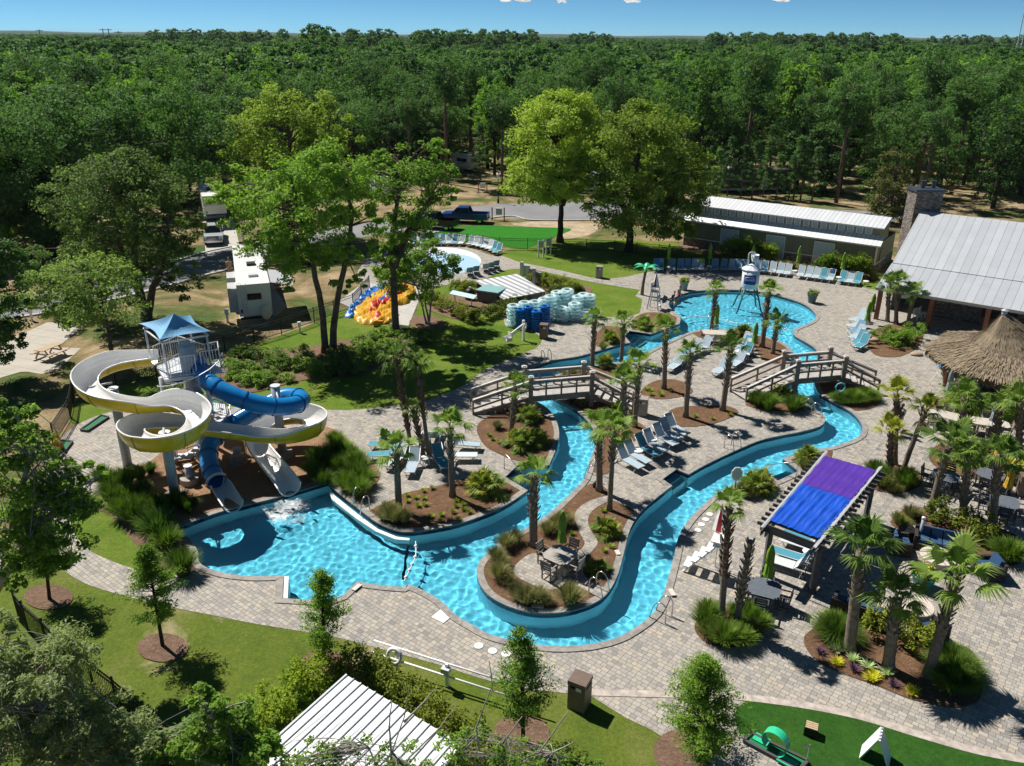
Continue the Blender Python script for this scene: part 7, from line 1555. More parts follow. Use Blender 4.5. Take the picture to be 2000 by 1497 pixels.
dining(1928, 848, TSn, CS_, R(-20), 'sand-coloured round-cornered table near the grey folded umbrella', 'taupe chair of the table near the grey umbrella', .9)
dining(1840, 954, TC, CC, ang_of((1815, 940), (1865, 955)), 'slate table left of the short booted palm', 'dark chair of the set left of the short booted palm')
dining(1929, 952, TC, CC, ang_of((1915, 940), (1945, 948)), 'slate table behind the yellow umbrella palm', 'dark chair of the upper right dining set')
dining(1955, 1006, TC, CC, ang_of((1930, 995), (1975, 1005)), 'slate table right of the smooth palm at the right edge', 'dark chair of the dining set at the right edge')
# sofas, fire pits, planters
M_WICK = plain('dark_wicker', (.030, .024, .024), .7, 0, .4, 16.0); M_CUSH = plain('navy_cushion', (.018, .065, .15), .85, 0, .1, 3.0)
def sofa(label, u, v, u2, v2, seats, depth_=.85, cat='sofa', name='wicker_sofa'):
    """front-left foot to front-right foot as seen by the sitter's opposite; back stands behind"""
    a, b = g(u, v), g(u2, v2); d = b - a; L = d.length; t = thing(name, label, cat, (a.x, a.y, .03), math.atan2(d.y, d.x)); m = MB(); m.box((L / 2, depth_ / 2, .19), (L, depth_, .34)); m.build('base', M_WICK, t)
    m = MB(); m.box((L / 2, depth_ - .06, .45), (L, .12, .72)); m.build('back', M_WICK, t)
    for x in (.07, L - .07): m = MB(); m.box((x, depth_ / 2 - .03, .42), (.14, depth_ - .1, .5)); m.build('arm', M_WICK, t)
    w = (L - .3) / seats
    for i in range(seats):
        x = .15 + w * (i + .5); m = MB(); m.box((x, depth_ / 2 - .1, .43), (w * .91, depth_ - .28, .15)); m.build('seat_cushion', M_CUSH, t); m = MB(); m.box((x, depth_ - .2, .68), (w * .89, .17, .46), 0, R(-14)); m.build('back_cushion', M_CUSH, t)
sofa('dark wicker sofa with four navy seats behind the round fire pit', 1781, 1073, 1892, 1098, 4)
sofa('dark wicker armchair at the left of the upper fire pit', 1772, 1093, 1742, 1081, 1, .8, 'armchair', 'wicker_armchair') if False else sofa('dark wicker armchair at the left of the upper fire pit', 1779, 1092, 1770, 1066, 1, .85, 'armchair', 'wicker_armchair')
sofa('navy cushioned wicker armchair at the right of the upper fire pit', 1898, 1108, 1920, 1138, 1, .85, 'armchair', 'wicker_armchair')
sofa('long dark wicker sofa seen from behind at the lower fire pit', 1740, 1218, 1628, 1180, 4, .85)
sofa('dark wicker armchair at the right end of the lower fire pit', 1822, 1232, 1780, 1240, 1, .8, 'armchair', 'wicker_armchair')
b = g(1770, 1056); t = thing('wicker_side_table', 'dark wicker cube table wedged between sofa and left armchair', 'side table', (b.x, b.y, .03)); m = MB(); m.box((0, 0, .27), (.6, .6, .54)); m.build('body', M_WICK, t); m = MB(); m.box((0, 0, .56), (.64, .64, .03)); m.build('tabletop', M_BLACK, t)
def firepit(label, u, v):
    b = g(u, v); t = thing('fire_pit', label, 'fire pit', (b.x, b.y, .03)); m = MB(); m.lathe([(.44, 0), (.56, .3), (.70, .44), (.74, .46), (.74, .54)], 28); m.build('bowl', plain('fire_bowl', (.40, .36, .30), .8), t, False); m = MB(); m.lathe([(.74, .54), (.72, .56), (.46, .56), (.45, .5)], 28, cap=False); m.build('rim', plain('pale_stone_rim', (.55, .48, .42), .7), t); m = MB(); m.lathe([(.46, .5), (.46, .52)], 24); m.build('lava_bed', plain('lava_rock', (.03, .03, .032), .9, 0, .5, 20.0), t)
firepit('round pale-rimmed fire pit in front of the four-seat sofa', 1828, 1108); firepit('round pale-rimmed fire pit behind the lower long sofa', 1780, 1205)
def planter(label, u, v, pot, leafm, flower, r=.36, h=.62, seed=3):
    b = g(u, v); t = thing('flower_planter', label, 'planter', (b.x, b.y, .03)); m = MB(); m.lathe([(r * .68, 0), (r, h * .9), (r * 1.08, h * .92), (r * 1.08, h), (r * .9, h), (r * .88, h - .08)], 20); m.build('pot', pot, t, False)
    K = np.random.default_rng(seed); V, Q = crown(clumps([(0, 0, h + .12, r * 1.15, r * 1.15, .22)], 26, K, .4, .4), 26, .11, K); mobj('foliage', qmesh('foliage', V, Q, leafm), t); V, Q = crown(clumps([(0, 0, h + .2, r * 1.15, r * 1.15, .22)], 14, K, .3, .7), 12, .09, K); mobj('blossom', qmesh('blossom', V, Q, flower), t)
FY = leafmat('yellow_flower', (.42, .33, .03), (.70, .55, .08), .2); FP = leafmat('violet_flower', (.12, .03, .16), (.45, .2, .42), .2)
planter('big teal pot of yellow-green plants between the two fire pits', 1800, 1148, plain('teal_glaze', (.01, .17, .16), .2), L_SHR, FY, .48, .62, 3)
planter('grey pot with yellow and red flowers left of the beach pool', 1335, 567, plain('sage_pot', (.25, .30, .28), .6), L_MID, FY, .42, .8, 4); planter('dark grey pot of violet flowers right of the beach pool', 1585, 592, plain('dark_sage_pot', (.10, .15, .14), .6), L_MID, FP, .42, .75, 5)
# inflatable tubes, stacked on the lawn's edge
def tube_mat(name, c, tr):
    m, t, n, b = _new(name); b.inputs['Base Color'].default_value = (*c, 1); b.inputs['Roughness'].default_value = .08; lw = N(t, 'ShaderNodeLayerWeight', Blend=.45); ts = t.nodes.new('ShaderNodeBsdfTransparent'); ts.inputs[0].default_value = (*[min(1, x * .6 + .45) for x in c], 1); mx = t.nodes.new('ShaderNodeMixShader')
    mp = N(t, 'ShaderNodeMapRange'); mp.inputs[3].default_value = tr[0]; mp.inputs[4].default_value = tr[1]; t.links.new(lw.outputs['Facing'], mp.inputs[0]); t.links.new(mp.outputs[0], mx.inputs[0]); t.links.new(ts.outputs[0], mx.inputs[1]); t.links.new(b.outputs[0], mx.inputs[2]); t.links.new(mx.outputs[0], n['Material Output'].inputs[0]); return m
M_CLR, M_BTU = tube_mat('clear_vinyl', (.74, .91, .94), (.30, .85)), tube_mat('blue_vinyl', (.01, .16, .55), (.82, .98))
def make_tube(mat, Rr, r, hm):
    t = thing('inflatable_tube', 'x', 'inflatable tube'); m = MB(); m.torus((0, 0, r), Rr, r, 20, 10, .9); m.build('ring', mat, t, True)
    for a in (.6, 3.7): m = MB(); m.box((math.cos(a) * (Rr + r * .95), math.sin(a) * (Rr + r * .95), r), (.05, .2, .05), a); m.build('grip', hm, t)
    return t
TCL, TBL = make_tube(M_CLR, .38, .17, M_BLACK), make_tube(M_BTU, .29, .115, M_BLUD)
def z5t(x, y): return (960 + x / 8.333, 540 + y / 8.333)
stk = [(355, 815, 6), (535, 760, 6), (705, 745, 6), (850, 700, 6), (960, 715, 7), (1060, 640, 7), (1145, 735, 4), (1170, 640, 7), (1230, 600, 7), (1345, 720, 5), (1400, 660, 6), (1490, 620, 6), (1535, 730, 3), (1580, 640, 6)]
nm_ = ['leftmost', 'second from the left', 'third from the left', 'fourth from the left', 'fifth from the left', 'sixth from the left', 'low front', 'tall middle', 'rear middle', 'front right', 'inner right', 'rear right', 'lowest front right', 'rightmost']
for (x, y, n), nm in zip(stk, nm_):
    u, v = z5t(x, y); b = g(u, v)
    for k in range(n): place(TCL, (b.x + rnd.uniform(-.03, .03), b.y + rnd.uniform(-.03, .03), .03 + k * .285), rnd.uniform(0, 6), f'clear inflatable tube, {ORD[k]} from the bottom in the {nm} clear stack', 'clear inflatable tubes in stacks')
for (x, y, n), nm in zip([(470, 850, 8), (590, 850, 9), (720, 880, 8), (865, 880, 10)], ['leftmost', 'second', 'third', 'rightmost, beside the trash bin']):
    u, v = z5t(x, y); b = g(u, v)
    for k in range(n): place(TBL, (b.x + rnd.uniform(-.02, .02), b.y + rnd.uniform(-.02, .02), .03 + k * .195), rnd.uniform(0, 6), f'blue inflatable tube, {ORD[k]} from the bottom in the {nm} blue stack', 'blue inflatable tubes in stacks')
# trash bins
M_BIN = plain('brown_bin', (.15, .105, .08), .6, 0, .15, 5.0); M_BINL = plain('greige_bin', (.30, .27, .24), .6, 0, .12, 5.0); M_PAPER = plain('notice_white', (.7, .72, .75), .6)
def trash(label, u, v, mat, rz, h=1.12, w=.58):
    b = g(u, v); t = thing('trash_bin', label, 'trash bin', (b.x, b.y, .03), rz); m = MB(); m.box((0, 0, h * .38), (w, w, h * .76)); m.build('body', mat, t); m = MB(); m.box((0, 0, h * .93), (w + .03, w + .03, h * .13))
    for sx in (-1, 1):
        for sy in (-1, 1): m.box((sx * (w / 2 - .05), sy * (w / 2 - .05), h * .82), (.1, .1, h * .14))
    m.build('hood', mat, t); m = MB(); m.box((0, 0, h * .8), (w * .9, w * .9, h * .1)); m.build('opening', M_BLACK, t); m = MB(); m.box((.08, -w / 2 - .006, h * .78), (.2, .012, .14)); m.build('notice', M_PAPER, t)
trash('brown trash bin with a white notice on the lawn in front of the river bottom', 1131, 1379, M_BIN, R(-28), 1.2, .62); trash('brown trash bin in front of the blue tube stacks', 1062, 661, M_BIN, R(-12)); trash('greige trash bin by the stairs of the left footbridge', 1254, 811, M_BINL, R(-15)); trash('greige trash bin on the path from the splash pad to the beach pool', 1170, 543, M_BINL, R(-12)); trash('brown trash bin at the right edge behind the dining sets', 1997, 968, M_BIN, R(-20))
# handrails
def rails(label, u, v, u2, v2, du, dv, kind=0):
    a, b = g(u, v), g(u2, v2); d = g(u + du, v + dv) - a; d.normalize(); t = thing('pool_handrail', label, 'handrail', (a.x, a.y, .03), 0, 'stainless pool handrails')
    for p in (a, b):
        o = p - a; m = MB(); pts = [(0, 0, 0), (0, 0, .62), (.08, 0, .78), (.22, 0, .86), (.40, 0, .80), (.52, 0, .62), (.60, 0, .3), (.66, 0, .05)] if kind == 0 else [(0, 0, 0), (0, 0, .8), (.1, 0, .9), (.7, 0, .68), (1.5, 0, .3), (1.75, 0, .05)]
        m.tube([(o.x + d.x * x, o.y + d.y * x, z) for x, _, z in pts], .025, 8); m.build('rail', M_STEEL, t, True)
        if kind == 1 and p is a and b == a: break
rails('bent steel handrails at the corner of the slide pool bed', 722, 996, 706, 978, -12, 8); rails('bent steel handrails on the near rim of the table island', 1150, 1160, 1164, 1148, 22, 10); rails('bent steel handrails on the right bank below the muhly ring', 1299, 1219, 1312, 1205, -22, -8); rails('bent steel handrails on the left river bank beside the thick palm', 1165, 940, 1172, 928, -22, -3)
rails('bent steel handrails on the island above the long curve', 1414, 876, 1428, 870, 14, 6); rails('bent steel handrails near the right footbridge, river side', 1570, 804, 1583, 812, 22, 4); rails('bent steel handrails on the deck above the left footbridge', 1057, 706, 1070, 704, 10, 8); rails('single sloping steel rail at the steps left of the bed palmetto', 985, 917, 985, 917, 25, 14, 1); rails('single steel rail at the river steps behind the pergola', 1554, 936, 1554, 936, -40, -12, 1); rails('small steel rails at the tip of the island in the beach pool', 1381, 638, 1399, 640, 2, -8)
# pool lift
b = g(1022, 666); t = thing('pool_lift', 'white pool lift chair with life ring on the lawn by the tubes', 'pool lift', (b.x, b.y, .02), R(215)); m = MB(); m.box((0, 0, .8), (.16, .16, 1.6)); m.build('post', M_WHITE, t)
m = MB(); m.bar((0, 0, 1.3), (1.25, 0, .7), .07, .1); m.bar((0, .1, 1.15), (1.2, .1, .58), .05, .06); m.build('arm', M_WHITE, t); m = MB(); m.box((1.4, 0, .32), (.45, .5, .08)); m.box((1.2, 0, .6), (.07, .5, .55)); m.box((1.45, .27, .45), (.4, .04, .2)); m.box((1.45, -.27, .45), (.4, .04, .2)); m.build('chair', M_WHITE, t); m = MB(); m.torus((0, 0, 0), .25, .055, 22, 8); m.moved(Matrix.Translation((-.02, .16, 1.15)) @ Matrix.Rotation(R(35), 4, 'Z') @ Matrix.Rotation(R(90), 4, 'X')); m.build('life_ring', M_WHITE, t, True)
# green toy palm shower
b = g(1254, 577); t = thing('toy_palm_shower', 'brown pole with bright green plastic palm leaves left of the beach pool', 'shower', (b.x, b.y, .03)); m = MB(); hp = gy(1257, 526, b.y).z; m.tube([(0, 0, 0), (.02, 0, hp * .4), (.12, 0, hp * .75), (.22, 0, hp)], [.16, .13, .12, .1], 10); m.build('trunk', plain('toy_trunk', (.16, .12, .09), .8), t, True); m = MB()
for k in range(6):
    a = k * 1.047 + .3; P = []
    for i in range(6):
        s = i / 5; w = .22 * math.sin(math.pi * min(.97, .12 + .85 * s)); c = Vector((.22 + math.cos(a) * 1.25 * s, math.sin(a) * 1.25 * s, hp + .05 + .38 * math.sin(s * 2.3) - .25 * s * s)); n_ = Vector((-math.sin(a), math.cos(a), 0)) * w; P.append((c - n_ - Vector((0, 0, .05)), c + Vector((0, 0, .05)), c + n_ - Vector((0, 0, .05))))
    for i in range(5): m.quad(P[i][0], P[i][1], P[i + 1][1], P[i + 1][0]); m.quad(P[i][1], P[i][2], P[i + 1][2], P[i + 1][1])
m.build('plastic_leaf', plain('toy_green', (.03, .42, .19), .4), t, True)
# deflated inflatable
b = g(752, 600); t = thing('deflated_inflatable', 'collapsed bounce slide in yellow, red and blue vinyl lying on the concrete slab', 'inflatable'); t.location = (b.x, b.y, 0)
poly_px = {'yellow': [(690,612),(720,585),(760,562),(800,560),(812,572),(795,595),(770,600),(778,618),(760,632),(720,636),(700,632)], 'red': [(720,602),(745,588),(785,563),(800,560),(790,580),(760,600),(738,612),(722,622)], 'blue': [(672,620),(690,598),(715,575),(745,562),(775,556),(760,572),(730,585),(705,605),(690,622)]}
Kc = {'yellow': plain('yellow_vinyl', (.62, .34, .02), .4, 0, .12), 'red': plain('red_vinyl', (.48, .03, .02), .4, 0, .1), 'blue': plain('blue_vinyl_sheet', (.02, .15, .48), .4, 0, .12)}
FA = ang_of((700, 622), (805, 565)) + R(90)
def heap(name, px, mat, hmax, seed, parent):
    ring = [p - b.to_2d() for p in smooth(px, 3)]; xs_ = [p.x for p in ring]; ys_ = [p.y for p in ring]; K = np.random.default_rng(seed); ex = [(x, y) for x in np.arange(min(xs_), max(xs_), .16) for y in np.arange(min(ys_), max(ys_), .16) if inside((x, y), ring)]
    V, F = region([ring], lambda c: inside(c, ring), ex); W = [(K.uniform(3, 9), FA + K.normal(0, .42), K.uniform(0, 6.28)) for _ in range(7)]
    def z(x, y):
        d = min((Vector((x, y)) - p).length for p in ring); s = sum(abs(math.sin(k * (x * math.cos(a) + y * math.sin(a)) + p)) for k, a, p in W) / 7; return .03 + min(1, d / .35) * hmax * (.45 + 1.7 * (s - .5))
    m = MB(); m.add([(p[0], p[1], max(.02, z(p[0], p[1]))) for p in V], F); return m.build(name, mat, parent, True)
heap('yellow_panel', poly_px['yellow'], Kc['yellow'], .55, 1, t); heap('red_panel', poly_px['red'], Kc['red'], .66, 2, t); heap('red_panel', [(725,622),(745,618),(752,628),(730,634)], Kc['red'], .72, 5, t); heap('blue_panel', [(735,596),(770,578),(776,584),(742,602)], Kc['blue'], .7, 6, t); heap('blue_panel', poly_px['blue'], Kc['blue'], .55, 3, t)
b = g(736, 638); t = thing('blower', 'small orange blower on the grass beside the collapsed bounce slide', 'blower', b); m = MB(); m.lathe([(.25, -.18), (.25, .18)], 14); m.moved(Matrix.Translation((0, 0, .28)) @ Matrix.Rotation(R(90), 4, 'X')); m.box((.3, 0, .35), (.4, .25, .25)); m.build('housing', plain('orange_plastic', (.55, .22, .02), .5), t); m = MB(); m.box((0, 0, .05), (.45, .4, .06)); m.build('base', M_BLACK, t)
# pool cover roller with two long pipes
a, c = g(777, 1310), g(874, 1341); d = (c - a); L = d.length; t = thing('lane_rope_reel', 'white two-pipe cover roller on two posts along the bottom lawn edge', 'reel', (a.x, a.y, 0), math.atan2(d.y, d.x))
for x in (0, L): m = MB(); m.box((x, 0, .5), (.11, .11, 1.0)); m.build('post', M_WHITE, t)
for z, y in ((.92, .12), (.58, -.1)): m = MB(); m.tube([(-1.0, y, z), (L + 3.4, y, z - .05)], .035, 8); m.build('pipe', M_WHITE, t, True)
m = MB(); m.torus((0, 0, 0), .26, .07, 22, 8); m.moved(Matrix.Translation((.02, -.2, .82)) @ Matrix.Rotation(R(72), 4, 'X')); m.build('life_ring', M_WHITE, t, True); m = MB(); m.box((L, -.08, .78), (.3, .22, .2)); m.build('bracket', M_LGREY, t)
# round skimmer lids, plates and markers
def disc(label, u, v, r=.17): b = g(u, v, .03); m = MB(); m.lathe([(r, 0), (r, .02)], 18); o = m.build('skimmer_lid', M_WHITE); o.location = b; tag(o, label, 'deck disc', 'white skimmer discs')
for i, (u, v) in enumerate(((935, 1262), (962, 1272), (988, 1278))): disc(f'white round skimmer lid, {ORD[i]} from the left at the river bottom', u, v)
for i, (u, v) in enumerate(((1363, 1036), (1370, 1025), (1378, 1015), (1386, 1005))): disc(f'white round skimmer lid, {ORD[i]} from the near end beside the lifeguard stand', u, v, .16)
def plate(label, u, v, w, h, rz, mat=M_WHITE, nm='skimmer_plate'): b = g(u, v, .03 if nm != 'depth_marker' else .0); m = MB(); m.box((0, 0, .012), (w, h, .024)); o = m.build(nm, mat); o.location = (b.x, b.y, .09 if nm == 'depth_marker' else .03); o.rotation_euler = (0, 0, rz); tag(o, label, 'plate')
plate('white square access plate on the pavers left of the river curve', 864, 1204, .62, .62, R(-35)); plate('white depth marker tile on the near rim of the table island', 1050, 1189, .5, .2, R(-6), plain('marker_tile', (.62, .56, .5), .5), 'depth_marker'); plate('pale marker tile on the river rim beside the lifeguard stand', 1312, 1161, .2, .45, R(10), plain('marker_tile', (.62, .56, .5), .5), 'depth_marker'); plate('pale marker tile at the rim left of the pool float rope', 697, 1151, .2, .45, R(-30), plain('marker_tile', (.62, .56, .5), .5), 'depth_marker'); plate('white marker tile on the right rim of the table island', 1206, 1083, .2, .35, R(10), plain('marker_tile', (.62, .56, .5), .5), 'depth_marker')
# float rope and dark line across the slide pool
def rope(label, pts, n, col, bcol, cat, name):
    P = spline([g(u, v, WL + .04) for u, v in pts], 6); t = thing(name, label, cat, P[0]); m = MB(); m.tube(P, .025, 6); m.build('rope', col, t, False, True)
    for i in range(n): p = P[int((i + .5) / n * (len(P) - 1))]; m = MB(); m.ball(p, .09, 8, 6); m.build('float', bcol, t, True, True)
rope('float rope with white balls across the mouth of the slide pool', [(812, 1058), (812, 1085), (805, 1103), (797, 1120), (789, 1136)], 5, M_WHITE, M_WHITE, 'rope', 'float_rope'); rope('float rope with white balls across the beach pool', [(1330, 624), (1360, 618), (1410, 624), (1440, 632), (1475, 634), (1510, 640), (1545, 646)], 9, M_WHITE, M_WHITE, 'rope', 'float_rope')
m = MB(); m.bar(g(804, 1046, -1.14), g(787, 1150, -1.14), .12, .02); ln_ = m.build('floor_line', M_TILE, POOL)
for a, b in (((1083, 1206), (1078, 1262)), ((957, 1012), (1002, 1043)), ((1515, 866), (1528, 884))): m = MB(); m.bar(g(*a, -1.13), g(*b, -1.13), .16, .02); m.build('floor_stripe', M_WHITE, POOL)
# steps inside the pool
def steps(pts, n, name, dz=.27):
    a, b, c, d = [g(u, v, 0).to_2d() for u, v in pts]
    for i in range(n):
        s0, s1 = i / n, (i + 1) / n; q = [a.lerp(d, s0), b.lerp(c, s0), b.lerp(c, s1), a.lerp(d, s1)]; m = MB(); m.prism(q, -1.14, -.28 - i * dz * .8); m.build('pool_step', M_WHITE if n < 3 else M_PLAST, POOL)
steps([(988, 936), (1013, 911), (1046, 936), (1022, 960)], 3, 'pool_step'); steps([(1229, 650), (1222, 660), (1246, 668), (1262, 656)], 3, 'pool_step'); steps([(1521, 940), (1559, 923), (1538, 906), (1497, 924)], 3, 'pool_step'); steps([(1295, 938), (1320, 921), (1340, 929), (1314, 948)], 2, 'pool_step')
m = MB(); m.prism([g(u, v).to_2d() for u, v in ((555.5, 1128), (553.5, 1170), (562, 1171), (564, 1128))], -1.14, .05); m.build('step_wall', M_WHITE, POOL)
LE = [g(u, v).to_2d() for u, v in ((641, 953), (655, 967), (704, 1006), (738, 1031), (775, 1046), (800, 1049), (799, 1053), (772, 1051), (735, 1036), (698, 1012), (648, 973))]; m = MB(); m.prism(LE, -.4, -.07); m.build('pool_ledge', M_WHITE, POOL)
steps([(568, 1172), (640, 1176), (640, 1160), (568, 1156)], 2, 'pool_step')
# foam where the slides land
def foam_mat():
    m, t, n, b = _new('foam'); v = coords(t, world=True); f = noise(t, v, 3.2, 6, .75, 1.0); b.inputs['Base Color'].default_value = (.85, .9, .92, 1); b.inputs['Roughness'].default_value = .6; ts = t.nodes.new('ShaderNodeBsdfTransparent'); mx = t.nodes.new('ShaderNodeMixShader')
    oc = t.nodes.new('ShaderNodeTexCoord'); ln = N(t, 'ShaderNodeVectorMath', operation='LENGTH'); t.links.new(oc.outputs['Object'], ln.inputs[0]); sub = N(t, 'ShaderNodeMath', operation='MULTIPLY_ADD'); t.links.new(ln.outputs['Value'], sub.inputs[0]); sub.inputs[1].default_value = -.32; t.links.new(f, sub.inputs[2]); r = ramp(t, sub.outputs[0], [(.22, (0, 0, 0)), (.62, (.9, .9, .9))]); t.links.new(r.outputs[0], mx.inputs[0]); t.links.new(ts.outputs[0], mx.inputs[1]); t.links.new(b.outputs[0], mx.inputs[2]); t.links.new(mx.outputs[0], n['Material Output'].inputs[0]); return m
M_FOAM = foam_mat()
def foam(u, v, sx, sy, rz, label):
    b = g(u, v, WL + .05); m = MB(); rg_ = np.random.default_rng(int(u)); n = 14
    P = [[((i / n - .5) * 2.6, (j / n - .5) * 2.6, .03 * math.sin(i * 1.3 + j) + .025 * math.cos(j * 1.7)) for j in range(n + 1)] for i in range(n + 1)]
    for i in range(n):
        for j in range(n): m.quad(P[i][j], P[i + 1][j], P[i + 1][j + 1], P[i][j + 1])
    o = m.build('splash_foam', M_FOAM); o.location = b; o.scale = (sx, sy, 1); o.rotation_euler = (0, 0, rz); o['kind'] = 'stuff'
foam(566, 986, 1.1, .8, R(-30), ''); foam(545, 1008, 1.6, .7, R(-15), ''); foam(1075, 796, 1.2, .8, R(-20), '') 
# mini golf
M_FELT = plain('golf_felt', (.01, .16, .06), .9, 0, .08); M_KERB = plain('golf_kerb', (.07, .065, .07), .8)
def golf(label, px, cat='mini golf lane'):
    Q = [g(u, v).to_2d() for u, v in px]; b = Q[0]; t = thing('mini_golf_lane', label, cat, (b.x, b.y, .045)); m = MB(); m.prism([q - b for q in Q], .0, .06); m.build('felt', M_FELT, t); m = MB()
    for i in range(4): a, c = Q[i] - b, Q[(i + 1) % 4] - b; m.bar((a.x, a.y, .06), (c.x, c.y, .06), .09, .12)
    m.build('kerb', M_KERB, t)
golf('green mini golf lane on the pavers below the upper slide bend', [(158, 843), (172, 845), (213, 818), (198, 815)]); golf('green mini golf lane carrying the orange windmill at the left edge', [(95, 892), (117, 899), (142, 866), (121, 864)]); golf('long green mini golf lane with the loop at the bottom edge', [(1452, 1452), (1560, 1510), (1577, 1492), (1467, 1438)]); golf('green mini golf lane seen behind the tower landing', [(404, 790), (420, 796), (434, 789), (420, 783)])
b = g(114, 880); t = thing('toy_windmill', 'small orange windmill with yellow sails on a mini golf lane', 'mini golf obstacle', (b.x, b.y, .1)); m = MB(); m.lathe([(.3, 0), (.2, .75), (.22, .76), (.03, 1.0)], 8); m.build('tower', plain('orange_paint', (.55, .15, .03), .6), t); m = MB()
for k in range(4): a = R(45) + k * R(90); m.bar((0, -.26, .82), (.5 * math.cos(a), -.26, .82 + .5 * math.sin(a)), .13, .03, (0, 1, 0))
m.build('sail', plain('yellow_paint', (.62, .48, .03), .6), t)
b = g(1510, 1474); t = thing('golf_loop', 'mint green loop obstacle standing on the long mini golf lane', 'mini golf obstacle', (b.x, b.y, .1), R(-40)); A = []; M_MINT = plain('mint_plastic', (.03, .50, .27), .35); m = MB(); n = 26
for i in range(n):
    a0, a1 = -1.2 + i * 5.2 / n, -1.2 + (i + 1) * 5.2 / n; r_ = .42; f = lambda a, y: (r_ * math.cos(a), y + .12 * (a / 5), .42 + r_ * math.sin(a)); m.quad(f(a0, -.16), f(a1, -.16), f(a1, .16), f(a0, .16))
m.build('loop_strip', M_MINT, t, True); m = MB(); m.box((.5, -.1, .03), (.6, .34, .05)); m.box((-.5, .2, .03), (.5, .34, .05)); m.build('ramp', M_MINT, t)
b = g(1583, 1433, .04); t = thing('bean_bag_box', 'dark box with a slatted tan top on the artificial turf', 'game box', (b.x, b.y, .04), R(-25)); m = MB(); m.box((0, 0, .17), (.42, .36, .34)); m.build('box', M_BLACK, t); m = MB()
for i in range(4): m.box((0, -.13 + i * .085, .345), (.38, .065, .02))
m.build('slat', plain('tan_slat', (.5, .36, .22), .7), t)
b = g(1709, 1480, .04); t = thing('sandwich_board', 'white folding sign board standing on the artificial turf', 'sign', (b.x, b.y, .04), R(60))
for s in (-1, 1): m = MB(); m.box((0, s * .22, .5), (.62, .04, 1.05), 0, s * R(-22) * -1 if False else R(22) * s); m.build('panel', M_WHITE, t)
m = MB()
for k in range(4): m.ball((-.22 + .15 * k, 0, 1.0), .045, 8, 6)
m.build('hinge', M_LGREY, t)
b = g(1575, 1490, .04); t = thing('golf_flag', 'thin mini golf flag pole at the end of the long lane', 'flag', b); m = MB(); m.tube([(0, 0, 0), (0, 0, .75)], .012, 6); m.build('pole', M_LGREY, t); m = MB(); m.quad((0, 0, .75), (-.16, 0, .71), (-.16, 0, .62), (0, 0, .6)); m.build('pennant', M_LGREY, t)
# picnic table and pedestals
def picnic(label, u, v, rz):
    b = g(u, v); t = thing('picnic_table', label, 'picnic table', (b.x, b.y, .02), rz); W = plain('picnic_wood', (.46, .33, .22), .8, 0, .15, 3.0); m = MB()
    for i in range(5): m.box((0, -.3 + i * .15, .75), (1.85, .135, .04))
    m.build('tabletop', W, t)
    for s in (-1, 1):
        m = MB(); m.box((0, s * .68, .44), (1.85, .13, .04)); m.box((0, s * .82, .44), (1.85, .13, .04)); m.build('bench', W, t)
        m = MB(); m.bar((s * .6, -.75, 0), (s * .6, -.2, .73), .06, .1); m.bar((s * .6, .75, 0), (s * .6, .2, .73), .06, .1); m.bar((s * .6, -.85, .38), (s * .6, .85, .38), .06, .1); m.build('leg_frame', W, t)
picnic('wooden picnic table on the concrete pad at the left edge', 100, 698, ang_of((85, 696), (112, 685))); picnic('wooden picnic table beside the travel trailer', 548, 566, R(20))
for u, v, h, w, mat, lb in ((445, 630, 1.1, .3, M_WHITE, 'white hookup pedestal left of the travel trailer'), (63, 627, 1.1, .28, M_WHITE, 'white hookup pedestal at the far left pad'), (476, 476, 1.2, .3, M_WHITE, 'white hookup pedestal beside the road by the fifth-wheel'), (586, 651, .9, .25, M_WHITE, 'white hookup pedestal inside the picket fence')):
    b = g(u, v); t = thing('hookup_pedestal', lb, 'pedestal', b, R(20)); m = MB(); m.box((0, 0, h * .36), (w * .55, w * .5, h * .72)); m.build('post', mat, t); m = MB(); m.box((0, 0, h * .8), (w, w * .7, h * .4)); m.build('cabinet', mat, t)
for u, v, lb in ((1025, 672 if False else 1, ''),)[:0]: pass
for u, v, h, lb in ((785, 660, .8, 'grey bollard light on the slope beside the straight tree'), (1793, 1062, 1.3, 'grey light post at the left end of the four-seat sofa'), (838, 644, .5, 'small bollard at the crape myrtle bed')):
    b = g(u, v); t = thing('bollard_light', lb, 'bollard', b); m = MB(); m.lathe([(.07, 0), (.07, h)], 10); m.build('post', M_GREY, t, True); m = MB(); m.lathe([(.09, h), (.09, h + .08), (.03, h + .12)], 10); m.build('cap', M_LGREY, t)
for i, (u, v, lb) in enumerate(((1024, 545, 'left one of the three grey-white electric cabinets behind the pump shed'), (1036, 552, 'middle one of the three electric cabinets behind the pump shed'), (1048, 558, 'right one of the three electric cabinets behind the pump shed'))):
    b = g(u, v); t = thing('electric_cabinet', lb, 'cabinet', b, R(-20)); m = MB(); m.box((-.25, 0, .8), (.3, .25, 1.6)); m.build('post', M_LGREY, t); m = MB(); m.box((.15, .05, .75), (.5, .25, 1.0)); m.build('cabinet', M_GREY, t)
b = g(960, 588); t = thing('covered_tank', 'teal square tank lid beside the pump shed roof', 'tank lid', (b.x, b.y, 0), R(-25)); m = MB(); m.box((0, 0, .5), (1.9, 1.7, 1.0)); m.build('tank', M_DGREY, t); m = MB(); m.box((0, 0, 1.05), (2.1, 1.9, .1)); m.build('lid', plain('teal_lid', (.22, .42, .42), .5), t)
b = g(918, 586); t = thing('pump_tank', 'round dark filter tank among the pump shed hedges', 'tank', b); m = MB(); m.lathe([(.4, 0), (.42, .7), (.3, .95), (.05, 1.02)], 16); m.build('vessel', M_BLACK, t, True); m = MB(); m.lathe([(.1, 1.0), (.1, 1.15)], 10); m.build('valve', M_LGREY, t)
